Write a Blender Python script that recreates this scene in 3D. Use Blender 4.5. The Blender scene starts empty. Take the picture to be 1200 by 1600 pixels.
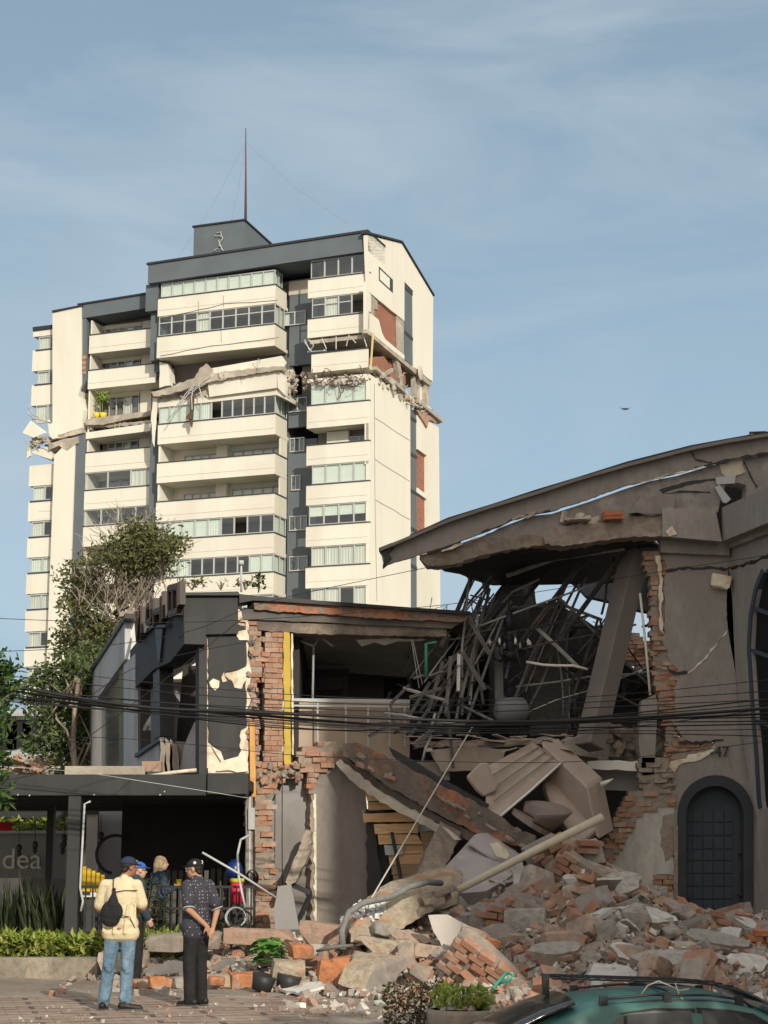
import bpy, bmesh, math, random
from math import *
from mathutils import Vector, Matrix, noise
random.seed(7)
R = random.random
def U(a, b): return a + (b - a) * random.random()
SC = bpy.context.scene
COL = SC.collection
V = Vector
# ------------------------------------------------------------------ camera
CZ = 1.7; FPX = 2800.0; TH = atan(545 / FPX)
cd = bpy.data.cameras.new("camera"); cam = bpy.data.objects.new("camera", cd); COL.objects.link(cam)
cam.location = (0, 0, CZ); cam.rotation_euler = (pi / 2 + TH, 0, 0)
cd.sensor_fit = 'VERTICAL'; cd.sensor_height = 36; cd.lens = 36 * FPX / 1600
cd.clip_start = 0.1; cd.clip_end = 5000
SC.camera = cam
SC.render.resolution_x = 768; SC.render.resolution_y = 1024
# ------------------------------------------------------------------ world, sun, exposure
SUN_AZ = radians(22); SUN_EL = radians(24)          # azimuth: behind the camera, to the right
w = bpy.data.worlds.new("World"); SC.world = w; w.use_nodes = True
nt = w.node_tree; N = nt.nodes; L = nt.links
bg = N['Background']
sky = N.new('ShaderNodeTexSky'); sky.sky_type = 'NISHITA'; sky.sun_disc = False
sky.sun_elevation = SUN_EL; sky.sun_rotation = pi - SUN_AZ
sky.air_density = 1.0; sky.dust_density = 1.6; sky.ozone_density = 1.2
tc = N.new('ShaderNodeTexCoord'); mp = N.new('ShaderNodeMapping'); mp.inputs['Scale'].default_value = (1.0, 1.0, 3.2)
mp.inputs['Rotation'].default_value = (0.0, 0.25, 0.4)
L.new(tc.outputs['Generated'], mp.inputs['Vector'])
n1 = N.new('ShaderNodeTexNoise'); n1.inputs['Scale'].default_value = 2.6; n1.inputs['Detail'].default_value = 7; n1.inputs['Roughness'].default_value = .55; n1.inputs['Distortion'].default_value = .6
L.new(mp.outputs[0], n1.inputs['Vector'])
r1 = N.new('ShaderNodeValToRGB'); r1.color_ramp.elements[0].position = .42; r1.color_ramp.elements[1].position = .72
r1.color_ramp.elements[0].color = (0.7, 0.7, 0.7, 1); r1.color_ramp.elements[1].color = (0.95, 0.95, 0.95, 1)
L.new(n1.outputs['Fac'], r1.inputs[0])
mx = N.new('ShaderNodeMix'); mx.data_type = 'RGBA'
L.new(r1.outputs[0], mx.inputs[0]); L.new(sky.outputs[0], mx.inputs[6]); 
sz0 = N.new('ShaderNodeSeparateXYZ'); L.new(tc.outputs['Generated'], sz0.inputs[0])
rz_ = N.new('ShaderNodeValToRGB'); rz_.color_ramp.elements[0].position = .08; rz_.color_ramp.elements[1].position = .48; rz_.color_ramp.elements[0].color = (.365, .495, .600, 1); rz_.color_ramp.elements[1].color = (.248, .342, .418, 1)
L.new(sz0.outputs['Z'], rz_.inputs[0])
sc_ = N.new('ShaderNodeVectorMath'); sc_.operation = 'SCALE'; sc_.inputs[3].default_value = 10.0; L.new(rz_.outputs[0], sc_.inputs[0]); L.new(sc_.outputs[0], mx.inputs[7])
# a low dark cloud bank by the horizon
sx = N.new('ShaderNodeSeparateXYZ'); L.new(tc.outputs['Generated'], sx.inputs[0])
n2 = N.new('ShaderNodeTexNoise'); n2.inputs['Scale'].default_value = 5; n2.inputs['Detail'].default_value = 6
L.new(tc.outputs['Generated'], n2.inputs['Vector'])
ma = N.new('ShaderNodeMath'); ma.operation = 'MULTIPLY_ADD'; L.new(n2.outputs['Fac'], ma.inputs[0]); ma.inputs[1].default_value = .16
neg = N.new('ShaderNodeMath'); neg.operation = 'MULTIPLY'; neg.inputs[1].default_value = -1; L.new(sx.outputs['Z'], neg.inputs[0]); L.new(neg.outputs[0], ma.inputs[2])
nx = N.new('ShaderNodeMath'); nx.operation = 'MULTIPLY_ADD'; L.new(sx.outputs['X'], nx.inputs[0]); nx.inputs[1].default_value = -.35; L.new(ma.outputs[0], nx.inputs[2])
r2 = N.new('ShaderNodeValToRGB'); r2.color_ramp.elements[0].position = 0.0; r2.color_ramp.elements[1].position = .045
r2.color_ramp.elements[1].color = (.62, .62, .62, 1)
L.new(nx.outputs[0], r2.inputs[0])
mx2 = N.new('ShaderNodeMix'); mx2.data_type = 'RGBA'; L.new(r2.outputs[0], mx2.inputs[0]); L.new(mx.outputs[2], mx2.inputs[6]); mx2.inputs[7].default_value = (2.2, 2.9, 3.7, 1)
# thin high wisps
mw = N.new('ShaderNodeMapping'); mw.inputs['Scale'].default_value = (1.6, 1.6, 5.0); mw.inputs['Rotation'].default_value = (.1, .35, .2); L.new(tc.outputs['Generated'], mw.inputs[0])
nw = N.new('ShaderNodeTexNoise'); nw.inputs['Scale'].default_value = 2.2; nw.inputs['Detail'].default_value = 8; nw.inputs['Roughness'].default_value = .57; nw.inputs['Distortion'].default_value = .5; L.new(mw.outputs[0], nw.inputs['Vector'])
rw = N.new('ShaderNodeMapRange'); rw.inputs[1].default_value = .43; rw.inputs[2].default_value = .68; rw.inputs[4].default_value = .72; L.new(nw.outputs['Fac'], rw.inputs[0])
mx3 = N.new('ShaderNodeMix'); mx3.data_type = 'RGBA'; L.new(rw.outputs[0], mx3.inputs[0]); L.new(mx2.outputs[2], mx3.inputs[6]); mx3.inputs[7].default_value = (4.1, 4.9, 5.6, 1)
# sun's side of the sky brightened and warmed, added to fill the shade
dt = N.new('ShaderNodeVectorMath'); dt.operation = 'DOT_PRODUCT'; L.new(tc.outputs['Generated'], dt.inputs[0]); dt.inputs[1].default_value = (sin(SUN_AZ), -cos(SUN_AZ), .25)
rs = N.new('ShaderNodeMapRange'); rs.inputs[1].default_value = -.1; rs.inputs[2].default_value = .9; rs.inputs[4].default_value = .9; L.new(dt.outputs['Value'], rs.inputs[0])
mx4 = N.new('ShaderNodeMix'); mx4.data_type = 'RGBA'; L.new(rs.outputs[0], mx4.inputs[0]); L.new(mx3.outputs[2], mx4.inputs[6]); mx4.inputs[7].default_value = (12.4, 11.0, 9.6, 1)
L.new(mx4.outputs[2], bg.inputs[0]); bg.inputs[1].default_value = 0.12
sl = bpy.data.lights.new("sun", 'SUN'); sl.energy = 4.1; sl.angle = radians(.6); sl.color = (1, .91, .77)
so = bpy.data.objects.new("sun", sl); COL.objects.link(so); so.location = (10, -20, 30)
tosun = V((sin(SUN_AZ) * cos(SUN_EL), -cos(SUN_AZ) * cos(SUN_EL), sin(SUN_EL)))
so.rotation_euler = tosun.to_track_quat('Z', 'Y').to_euler()
SC.view_settings.view_transform = 'Standard'; SC.view_settings.look = 'None'; SC.view_settings.gamma = 1
SC.view_settings.exposure = 0.0
SC.render.engine = 'CYCLES'
SC.cycles.max_bounces = 6; SC.cycles.transparent_max_bounces = 16
# ------------------------------------------------------------------ pixel -> place helpers (1200x1600 photograph)
def ray(px, py):
    u = (px - 600) / FPX; v = (800 - py) / FPX
    return V((u, cos(TH) - v * sin(TH), sin(TH) + v * cos(TH)))
def at(px, py, Y):
    d = ray(px, py); t = Y / d.y; return V((d.x * t, Y, CZ + d.z * t))
def atz(px, py, z):
    d = ray(px, py); t = (z - CZ) / d.z; return V((d.x * t, d.y * t, z))
class Plane:                      # a vertical wall plane through two ground points
    def __init__(s, a, b, off=0):
        s.a = V((a[0], a[1], 0)); s.d = (V((b[0], b[1], 0)) - s.a).normalized(); s.n = V((s.d.y, -s.d.x, 0))   # n faces right-hand side of a->b
        s.a = s.a + s.n * off
    def __call__(s, px, py, off=0):
        d = ray(px, py); t = ((s.a + s.n * off - V((0, 0, 0))).dot(s.n)) / d.dot(s.n)
        return V((0, 0, CZ)) + d * t
    def P(s, u, z, off=0): return s.a + s.d * u + s.n * off + V((0, 0, z))
    def uz(s, px, py, off=0):
        p = s(px, py, off); return ((p - s.a).dot(s.d), p.z)
# ------------------------------------------------------------------ objects
def setp(o, label=None, cat=None, group=None, kind=None):
    if label: o['label'] = label
    if cat: o['category'] = cat
    if group: o['group'] = group
    if kind: o['kind'] = kind
    return o
def thing(name, label, cat, loc=(0, 0, 0), rz=0, group=None):
    o = bpy.data.objects.new(name, None); COL.objects.link(o); o.location = loc; o.rotation_euler = (0, 0, rz)
    o.empty_display_size = .3
    o['_m'] = 0; del o['_m']
    return setp(o, label, cat, group)
def wmat(o):
    m = Matrix.Translation(o.location) @ o.rotation_euler.to_matrix().to_4x4()
    return wmat(o.parent) @ m if o.parent else m
class MB:
    def __init__(s): s.v = []; s.f = []; s.m = []; s.r = []; s.sm = []
    def add(s, vs, fs, mi=0, rnd=None, smooth=False):
        b = len(s.v); s.v += [tuple(p) for p in vs]
        if rnd is None: rnd = random.random()
        for f in fs: s.f.append([b + i for i in f]); s.m.append(mi); s.r.append(rnd); s.sm.append(smooth)
    def hexa(s, p, mi=0, rnd=None):   # 4 bottom then 4 top
        s.add(p, [(3, 2, 1, 0), (4, 5, 6, 7), (0, 1, 5, 4), (1, 2, 6, 5), (2, 3, 7, 6), (3, 0, 4, 7)], mi, rnd); return s
    def box(s, x0, x1, y0, y1, z0, z1, mi=0, rnd=None):
        return s.hexa([(x0, y0, z0), (x1, y0, z0), (x1, y1, z0), (x0, y1, z0), (x0, y0, z1), (x1, y0, z1), (x1, y1, z1), (x0, y1, z1)], mi, rnd)
    def obox(s, c, size, rot=None, mi=0, rnd=None):
        c = V(c); hx, hy, hz = size[0] / 2, size[1] / 2, size[2] / 2
        rot = rot or Matrix.Identity(3)
        P = [c + rot @ V(q) for q in ((-hx, -hy, -hz), (hx, -hy, -hz), (hx, hy, -hz), (-hx, hy, -hz), (-hx, -hy, hz), (hx, -hy, hz), (hx, hy, hz), (-hx, hy, hz))]
        return s.hexa(P, mi, rnd)
    def beam(s, a, b, w, h, mi=0, roll=0, rnd=None, taper=1):
        a = V(a); b = V(b); d = b - a; q = d.to_track_quat('X', 'Z').to_matrix()
        if roll: q = q @ Matrix.Rotation(roll, 3, 'X')
        y = q @ V((0, 1, 0)); z = q @ V((0, 0, 1))
        P = []
        for (p, k) in ((a, 1), (b, taper)): P.append([p - y * w / 2 * k - z * h / 2 * k, p + y * w / 2 * k - z * h / 2 * k, p + y * w / 2 * k + z * h / 2 * k, p - y * w / 2 * k + z * h / 2 * k])
        A, B = P
        return s.hexa([A[0], B[0], B[1], A[1], A[3], B[3], B[2], A[2]], mi, rnd)
    def prism(s, pts, ext, mi=0, mside=None, rnd=None, mback=None):
        pts = [V(p) for p in pts]; ext = V(ext); n = len(pts)
        mside = mi if mside is None else mside; mback = mi if mback is None else mback
        nn = V((0, 0, 0))
        for i in range(n): nn += pts[i].cross(pts[(i + 1) % n])
        flip = nn.dot(ext) > 0
        b = len(s.v); s.v += [tuple(p) for p in pts] + [tuple(p + ext) for p in pts]
        if rnd is None: rnd = random.random()
        fr = list(range(n)); bk = list(range(n, 2 * n))
        if flip: fr.reverse()
        else: bk.reverse()
        for f, mm in ((fr, mi), (bk, mback)): s.f.append([b + i for i in f]); s.m.append(mm); s.r.append(rnd); s.sm.append(False)
        for i in range(n):
            j = (i + 1) % n; q = [i, j, n + j, n + i]
            if not flip: q.reverse()
            s.f.append([b + k for k in q]); s.m.append(mside); s.r.append(rnd); s.sm.append(False)
        return s
    def tube(s, pts, r, n=6, mi=0, rnd=None, caps=True):
        pts = [V(p) for p in pts]; m = len(pts)
        rr = r if isinstance(r, (list, tuple)) else [r] * m
        b = len(s.v); up = None
        if rnd is None: rnd = random.random()
        for i, p in enumerate(pts):
            d = (pts[min(i + 1, m - 1)] - pts[max(i - 1, 0)])
            d = d.normalized() if d.length > 1e-9 else V((0, 0, 1))
            if up is None: up = V((0, 0, 1)) if abs(d.z) < .9 else V((1, 0, 0))
            x = d.cross(up)
            x = x.normalized() if x.length > 1e-6 else V((1, 0, 0))
            y = x.cross(d).normalized(); up = y
            for k in range(n):
                a = 2 * pi * k / n; s.v.append(tuple(p + (x * cos(a) + y * sin(a)) * rr[i]))
        for i in range(m - 1):
            for k in range(n):
                k2 = (k + 1) % n
                s.f.append([b + i * n + k, b + i * n + k2, b + (i + 1) * n + k2, b + (i + 1) * n + k]); s.m.append(mi); s.r.append(rnd); s.sm.append(n > 4)
        if caps:
            s.f.append([b + k for k in range(n)][::-1]); s.m.append(mi); s.r.append(rnd); s.sm.append(False)
            s.f.append([b + (m - 1) * n + k for k in range(n)]); s.m.append(mi); s.r.append(rnd); s.sm.append(False)
        return s
    def ell(s, c, rad, rot=None, mi=0, nu=12, nv=8, rnd=None):
        c = V(c); rot = rot or Matrix.Identity(3); vs = []; fs = []
        vs.append(c + rot @ V((0, 0, -rad[2])))
        for j in range(1, nv):
            t = -pi / 2 + pi * j / nv
            for i in range(nu):
                a = 2 * pi * i / nu; vs.append(c + rot @ V((rad[0] * cos(t) * cos(a), rad[1] * cos(t) * sin(a), rad[2] * sin(t))))
        vs.append(c + rot @ V((0, 0, rad[2])))
        for i in range(nu): fs.append((0, 1 + (i + 1) % nu, 1 + i))
        for j in range(nv - 2):
            for i in range(nu): a = 1 + j * nu; fs.append((a + i, a + (i + 1) % nu, a + nu + (i + 1) % nu, a + nu + i))
        t = 1 + (nv - 2) * nu; e = len(vs) - 1
        for i in range(nu): fs.append((t + i, t + (i + 1) % nu, e))
        s.add(vs, fs, mi, rnd, True); return s
    def build(s, name, mats, parent=None, local=False, bevel=0, smooth=None, label=None, cat=None, group=None, kind=None, origin=None):
        if not isinstance(mats, (list, tuple)): mats = [mats]
        me = bpy.data.meshes.new(name)
        if parent is None:
            if origin is None:
                xs = [p[0] for p in s.v]; ys = [p[1] for p in s.v]; zs = [p[2] for p in s.v]
                o0 = V(((min(xs) + max(xs)) / 2, (min(ys) + max(ys)) / 2, min(zs)))
            else: o0 = V(origin)
            vs = [V(p) - o0 for p in s.v]
        else:
            o0 = V((0, 0, 0))
            if local: vs = [V(p) for p in s.v]
            else:
                mi_ = wmat(parent).inverted(); vs = [mi_ @ V(p) for p in s.v]
        me.from_pydata(vs, [], s.f)
        for m in mats: me.materials.append(m)
        me.polygons.foreach_set('material_index', s.m)
        if smooth is None: me.polygons.foreach_set('use_smooth', s.sm)
        else: me.polygons.foreach_set('use_smooth', [smooth] * len(s.f))
        at_ = me.attributes.new('rnd', 'FLOAT', 'FACE'); at_.data.foreach_set('value', s.r)
        me.update()
        o = bpy.data.objects.new(name, me); COL.objects.link(o)
        if parent: o.parent = parent
        else: o.location = o0
        if bevel:
            b = o.modifiers.new('bevel', 'BEVEL'); b.width = bevel; b.segments = 1; b.limit_method = 'ANGLE'; b.angle_limit = radians(40)
        return setp(o, label, cat, group, kind)
def copy_tree(o, parent=None):
    c = o.copy(); COL.objects.link(c)
    if parent: c.parent = parent
    for ch in list(o.children): copy_tree(ch, c)
    return c
def jag(pts, amp, step, edges=None):
    """break the given edges of a 3D polygon into an uneven line"""
    out = []; n = len(pts)
    for i in range(n):
        a = V(pts[i]); b = V(pts[(i + 1) % n]); out.append(a)
        if edges is None or i in edges:
            d = b - a; k = int(d.length / step)
            if k < 2: continue
            nrm = None
            for j in range(n):
                c = V(pts[j]) - a
                q = c - d * (c.dot(d) / d.length_squared)
                if q.length > 1e-3: nrm = q.normalized(); break
            for j in range(1, k): out.append(a + d * ((j + U(-.3, .3)) / k) + nrm * U(-amp, amp))
    return out
def rotm(rx, ry, rz): return Matrix.Rotation(rz, 3, 'Z') @ Matrix.Rotation(ry, 3, 'Y') @ Matrix.Rotation(rx, 3, 'X')
def rrot(): return rotm(U(0, 6.28), U(0, 6.28), U(0, 6.28))
def chunk(mb, c, size, rot=None, mi=0, n=14, rnd=None, sub=True):
    """an angular broken lump: convex hull of points on a jittered box"""
    bm = bmesh.new(); rot = rot or rrot(); c = V(c)
    for sx_ in (-1, 1):
        for sy_ in (-1, 1):
            for sz_ in (-1, 1):
                bm.verts.new((sx_ * U(.55, 1) * size[0] / 2, sy_ * U(.55, 1) * size[1] / 2, sz_ * U(.55, 1) * size[2] / 2))
    for _ in range(n):
        k = random.randrange(3); p = [U(-.95, .95), U(-.95, .95), U(-.95, .95)]; p[k] = random.choice((-1, 1)) * U(.85, 1)
        bm.verts.new([p[j] * size[j] / 2 for j in range(3)])
    bmesh.ops.convex_hull(bm, input=bm.verts)
    bm.verts.ensure_lookup_table(); bm.verts.index_update()
    used = [v for v in bm.verts if v.link_faces]; idx = {v: i for i, v in enumerate(used)}
    mb.add([c + rot @ v.co for v in used], [[idx[v] for v in f.verts] for f in bm.faces], mi, rnd); bm.free()
    return mb
# ------------------------------------------------------------------ materials
def newmat(name):
    m = bpy.data.materials.new(name); m.use_nodes = True; return m, m.node_tree.nodes, m.node_tree.links, m.node_tree.nodes['Principled BSDF']
def mixc(N, L, fac, a, b, mode='MIX'):
    m = N.new('ShaderNodeMix'); m.data_type = 'RGBA'; m.blend_type = mode
    for s_, v in ((0, fac), (6, a), (7, b)):
        if isinstance(v, (int, float)): m.inputs[s_].default_value = v
        elif isinstance(v, (tuple, list)): m.inputs[s_].default_value = (*v[:3], 1)
        else: L.new(v, m.inputs[s_])
    return m.outputs[2]
def noisef(N, L, vec, scale, detail=6, rough=.6, dist=0, lo=.35, hi=.65):
    n = N.new('ShaderNodeTexNoise'); n.inputs['Scale'].default_value = scale; n.inputs['Detail'].default_value = detail; n.inputs['Roughness'].default_value = rough; n.inputs['Distortion'].default_value = dist
    L.new(vec, n.inputs['Vector'])
    r = N.new('ShaderNodeMapRange'); r.inputs[1].default_value = lo; r.inputs[2].default_value = hi; L.new(n.outputs['Fac'], r.inputs[0])
    return r.outputs[0]
def mat(name, c, c2=None, c3=None, s=2.0, s2=.5, rough=.85, bump=.3, bs=25, rnd=None, rndamt=.35, metal=0, spec=.3, stretch=(1, 1, 1), dirt=0, streak=0, sscale=1.0, lo=.35, hi=.65, bd=.02):
    m, N, L, P = newmat(name)
    tc = N.new('ShaderNodeTexCoord'); mp = N.new('ShaderNodeMapping'); mp.inputs['Scale'].default_value = stretch; L.new(tc.outputs['Object'], mp.inputs[0]); v = mp.outputs[0]
    col = c
    if c2: col = mixc(N, L, noisef(N, L, v, s, lo=lo, hi=hi), c, c2)
    if c3: col = mixc(N, L, noisef(N, L, v, s2, dist=.5, lo=.5, hi=.62), col, c3)
    if rnd:
        a = N.new('ShaderNodeAttribute'); a.attribute_name = 'rnd'
        cr = N.new('ShaderNodeValToRGB'); cr.color_ramp.interpolation = 'LINEAR'
        while len(cr.color_ramp.elements) < len(rnd): cr.color_ramp.elements.new(.5)
        for i, k in enumerate(rnd): cr.color_ramp.elements[i].position = i / max(1, len(rnd) - 1); cr.color_ramp.elements[i].color = (*k, 1)
        L.new(a.outputs['Fac'], cr.inputs[0]); col = mixc(N, L, rndamt, col, cr.outputs[0])
    if dirt:
        col = mixc(N, L, noisef(N, L, v, 9, 8, .7, lo=.45, hi=.75), col, tuple(x * (1 - dirt) for x in (c if not c2 else c2)))
    if streak:
        m3 = N.new('ShaderNodeMapping'); m3.inputs['Scale'].default_value = (2.2 * sscale, 2.2 * sscale, .10 * sscale); L.new(tc.outputs['Object'], m3.inputs[0])
        col = mixc(N, L, noisef(N, L, m3.outputs[0], 1.6, 8, .7, .3, lo=.48, hi=.85), col, tuple(x * (1 - streak) for x in c))
    if isinstance(col, tuple): P.inputs['Base Color'].default_value = (*col, 1)
    else: L.new(col, P.inputs['Base Color'])
    P.inputs['Roughness'].default_value = rough; P.inputs['Metallic'].default_value = metal; P.inputs['Specular IOR Level'].default_value = spec
    if bump:
        b = N.new('ShaderNodeBump'); b.inputs['Strength'].default_value = bump; b.inputs['Distance'].default_value = bd
        n = N.new('ShaderNodeTexNoise'); n.inputs['Scale'].default_value = bs; n.inputs['Detail'].default_value = 6; n.inputs['Roughness'].default_value = .65; L.new(tc.outputs['Object'], n.inputs['Vector'])
        L.new(n.outputs['Fac'], b.inputs['Height']); L.new(b.outputs[0], P.inputs['Normal'])
    return m
def brickmat(name, a, b, mortar, dirx=(1, 0), bw=.25, bh=.085, dust=None, dustamt=.5, bump=.8, ms=.012, vscale=1):
    m, N, L, P = newmat(name)
    tc = N.new('ShaderNodeTexCoord'); sp = N.new('ShaderNodeSeparateXYZ'); L.new(tc.outputs['Object'], sp.inputs[0])
    m1 = N.new('ShaderNodeMath'); m1.operation = 'MULTIPLY'; m1.inputs[1].default_value = dirx[0]; L.new(sp.outputs[0], m1.inputs[0])
    m2 = N.new('ShaderNodeMath'); m2.operation = 'MULTIPLY_ADD'; m2.inputs[1].default_value = dirx[1]; L.new(sp.outputs[1], m2.inputs[0]); L.new(m1.outputs[0], m2.inputs[2])
    cb = N.new('ShaderNodeCombineXYZ'); L.new(m2.outputs[0], cb.inputs[0]); L.new(sp.outputs[2], cb.inputs[1])
    t = N.new('ShaderNodeTexBrick'); L.new(cb.outputs[0], t.inputs['Vector'])
    t.inputs['Scale'].default_value = 1; t.inputs['Brick Width'].default_value = bw; t.inputs['Row Height'].default_value = bh; t.inputs['Mortar Size'].default_value = ms; t.inputs['Mortar Smooth'].default_value = .3
    t.inputs['Color1'].default_value = (*a, 1); t.inputs['Color2'].default_value = (*b, 1); t.inputs['Mortar'].default_value = (*mortar, 1)
    col = t.outputs[0]
    f1 = noisef(N, L, tc.outputs['Object'], 14, 8, .7, lo=.3, hi=.8)
    col = mixc(N, L, f1, col, mixc(N, L, 1.0, col, (.55, .5, .5), 'MULTIPLY'))
    if dust: col = mixc(N, L, noisef(N, L, tc.outputs['Object'], 2.2, 8, .7, .5, lo=.42, hi=.42 + .3 / max(dustamt, .1)), col, dust)
    L.new(col, P.inputs['Base Color']); P.inputs['Roughness'].default_value = .92; P.inputs['Specular IOR Level'].default_value = .15
    bu = N.new('ShaderNodeBump'); bu.inputs['Strength'].default_value = bump; bu.inputs['Distance'].default_value = .015; bu.invert = True; L.new(t.outputs['Fac'], bu.inputs['Height'])
    b2 = N.new('ShaderNodeBump'); b2.inputs['Strength'].default_value = .6; b2.inputs['Distance'].default_value = .02
    n = N.new('ShaderNodeTexNoise'); n.inputs['Scale'].default_value = 20; n.inputs['Detail'].default_value = 8; L.new(tc.outputs['Object'], n.inputs['Vector']); L.new(n.outputs['Fac'], b2.inputs['Height']); L.new(bu.outputs[0], b2.inputs['Normal'])
    L.new(b2.outputs[0], P.inputs['Normal']); return m
def glassmat(name, tint=(.5, .6, .6), refl=.25, dark=.0):
    m, N, L, P = newmat(name); out = N['Material Output']; N.remove(P)
    tr = N.new('ShaderNodeBsdfTransparent'); tr.inputs[0].default_value = (*tint, 1)
    gl = N.new('ShaderNodeBsdfGlossy'); gl.inputs['Roughness'].default_value = .04; gl.inputs[0].default_value = (.85, .9, .95, 1)
    mxs = N.new('ShaderNodeMixShader'); mxs.inputs[0].default_value = refl; L.new(tr.outputs[0], mxs.inputs[1]); L.new(gl.outputs[0], mxs.inputs[2]); L.new(mxs.outputs[0], out.inputs[0])
    return m
# ================================================================== unseen building added out of frame to throw shade on the hall
def offscreen():
    m = mat('plain_facade', (.30, .28, .25), (.26, .24, .22), s=.4, bump=.1); g = mat('plain_window', (.03, .035, .04), rough=.2, bump=0)
    d = V((sin(SUN_AZ), -cos(SUN_AZ), 0)); r = V((cos(SUN_AZ), sin(SUN_AZ), 0))
    c = V((-1.05, 30, 0)) + d * 37; t = thing('added_shade_building', 'tall plain grey building added out of view behind the viewer to shade the hall', 'building', c + V((0, 0, -.8)))
    def P(a, b, z): return c + r * a + d * b + V((0, 0, z))
    mb = MB(); mb.hexa([P(0, 14, -.8), P(34, 14, -.8), P(34, 0, -.8), P(0, 0, -.8), P(0, 14, 31), P(34, 14, 31), P(34, 0, 31), P(0, 0, 31)]); mb.build('wall', m, t)
    for f in range(9):
        mb = MB()
        for k in range(10):
            a = 1.2 + k * 3.2; z = 1.5 + f * 3.2; mb.hexa([P(a, .02, z), P(a + 2, .02, z), P(a + 2, -.05, z), P(a, -.05, z), P(a, .02, z + 1.6), P(a + 2, .02, z + 1.6), P(a + 2, -.05, z + 1.6), P(a, -.05, z + 1.6)])
        mb.build('window_row', g, t)
offscreen()
# ================================================================== apartment tower, about 118 m away
CREAM = mat('cream_render', (.675, .655, .565), (.635, .615, .53), (.59, .565, .48), streak=.13, sscale=.4, s=.25, s2=.12, rough=.9, bump=.15, bs=6, stretch=(1, 1, .5))
GREYP = mat('tower_grey_paint', (.115, .14, .155), (.10, .12, .135), s=.5, bump=.1, bs=5)
DKTRIM = mat('tower_dark_trim', (.045, .055, .06), bump=0)
ALU = mat('window_aluminium', (.42, .44, .43), rough=.5, bump=0)
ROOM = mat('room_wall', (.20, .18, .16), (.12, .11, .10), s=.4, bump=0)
SOFF = mat('soffit_paint', (.50, .45, .38), (.42, .38, .33), s=.5, bump=0)
CURT = mat('curtain_cloth', (.66, .66, .58), (.5, .5, .45), s=2.5, stretch=(3, 3, .1), bump=.0)
BLIND = mat('blind_fabric', (.58, .64, .58), (.66, .7, .64), s=1, stretch=(.4, .4, 8), bump=0)
PGLASS = glassmat('tower_glass', (.90, .94, .92), .10)
TBRICK = brickmat('tower_brick', (.36, .115, .055), (.30, .095, .05), (.36, .30, .25), (0, 1), .4, .2, ms=.02, dust=(.42, .34, .27), dustamt=.25)
CONC = mat('broken_concrete', (.38, .34, .28), (.27, .24, .20), (.50, .45, .36), s=1.4, s2=.7, bump=.6, bs=8, bd=.05)
RUST = mat('rusty_steel', (.12, .06, .04), (.08, .06, .055), s=3, bump=.2)
SLATE = mat('roof_trim', (.03, .035, .04), bump=0)
TC = V((-0.994, 118, 0)); TR = -atan2(.349, .937)
tower = thing('apartment_tower', 'cream and grey high-rise apartment block with a crushed middle storey and broken side wall', 'apartment building', TC, TR)
TX = V((.937, -.349, 0)).normalized(); TY = V((.349, .937, 0)).normalized()
def tw(px, py, n, o): d = ray(px, py); t = o.dot(n) / d.dot(n); p = V((0, 0, CZ)) + d * t; q = p - TC; return V((q.dot(TX), q.dot(TY), p.z))
def TF(px, py, yl=0): return tw(px, py, TY, TC + TY * yl)      # local point on a plane parallel to the front
def TS(px, py, xl=0): return tw(px, py, TX, TC + TX * xl)      # local point on a plane parallel to the side
def tb(name, mb, m, parent=None, **k): return mb.build(name, m, parent or tower, local=True, **k)
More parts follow.
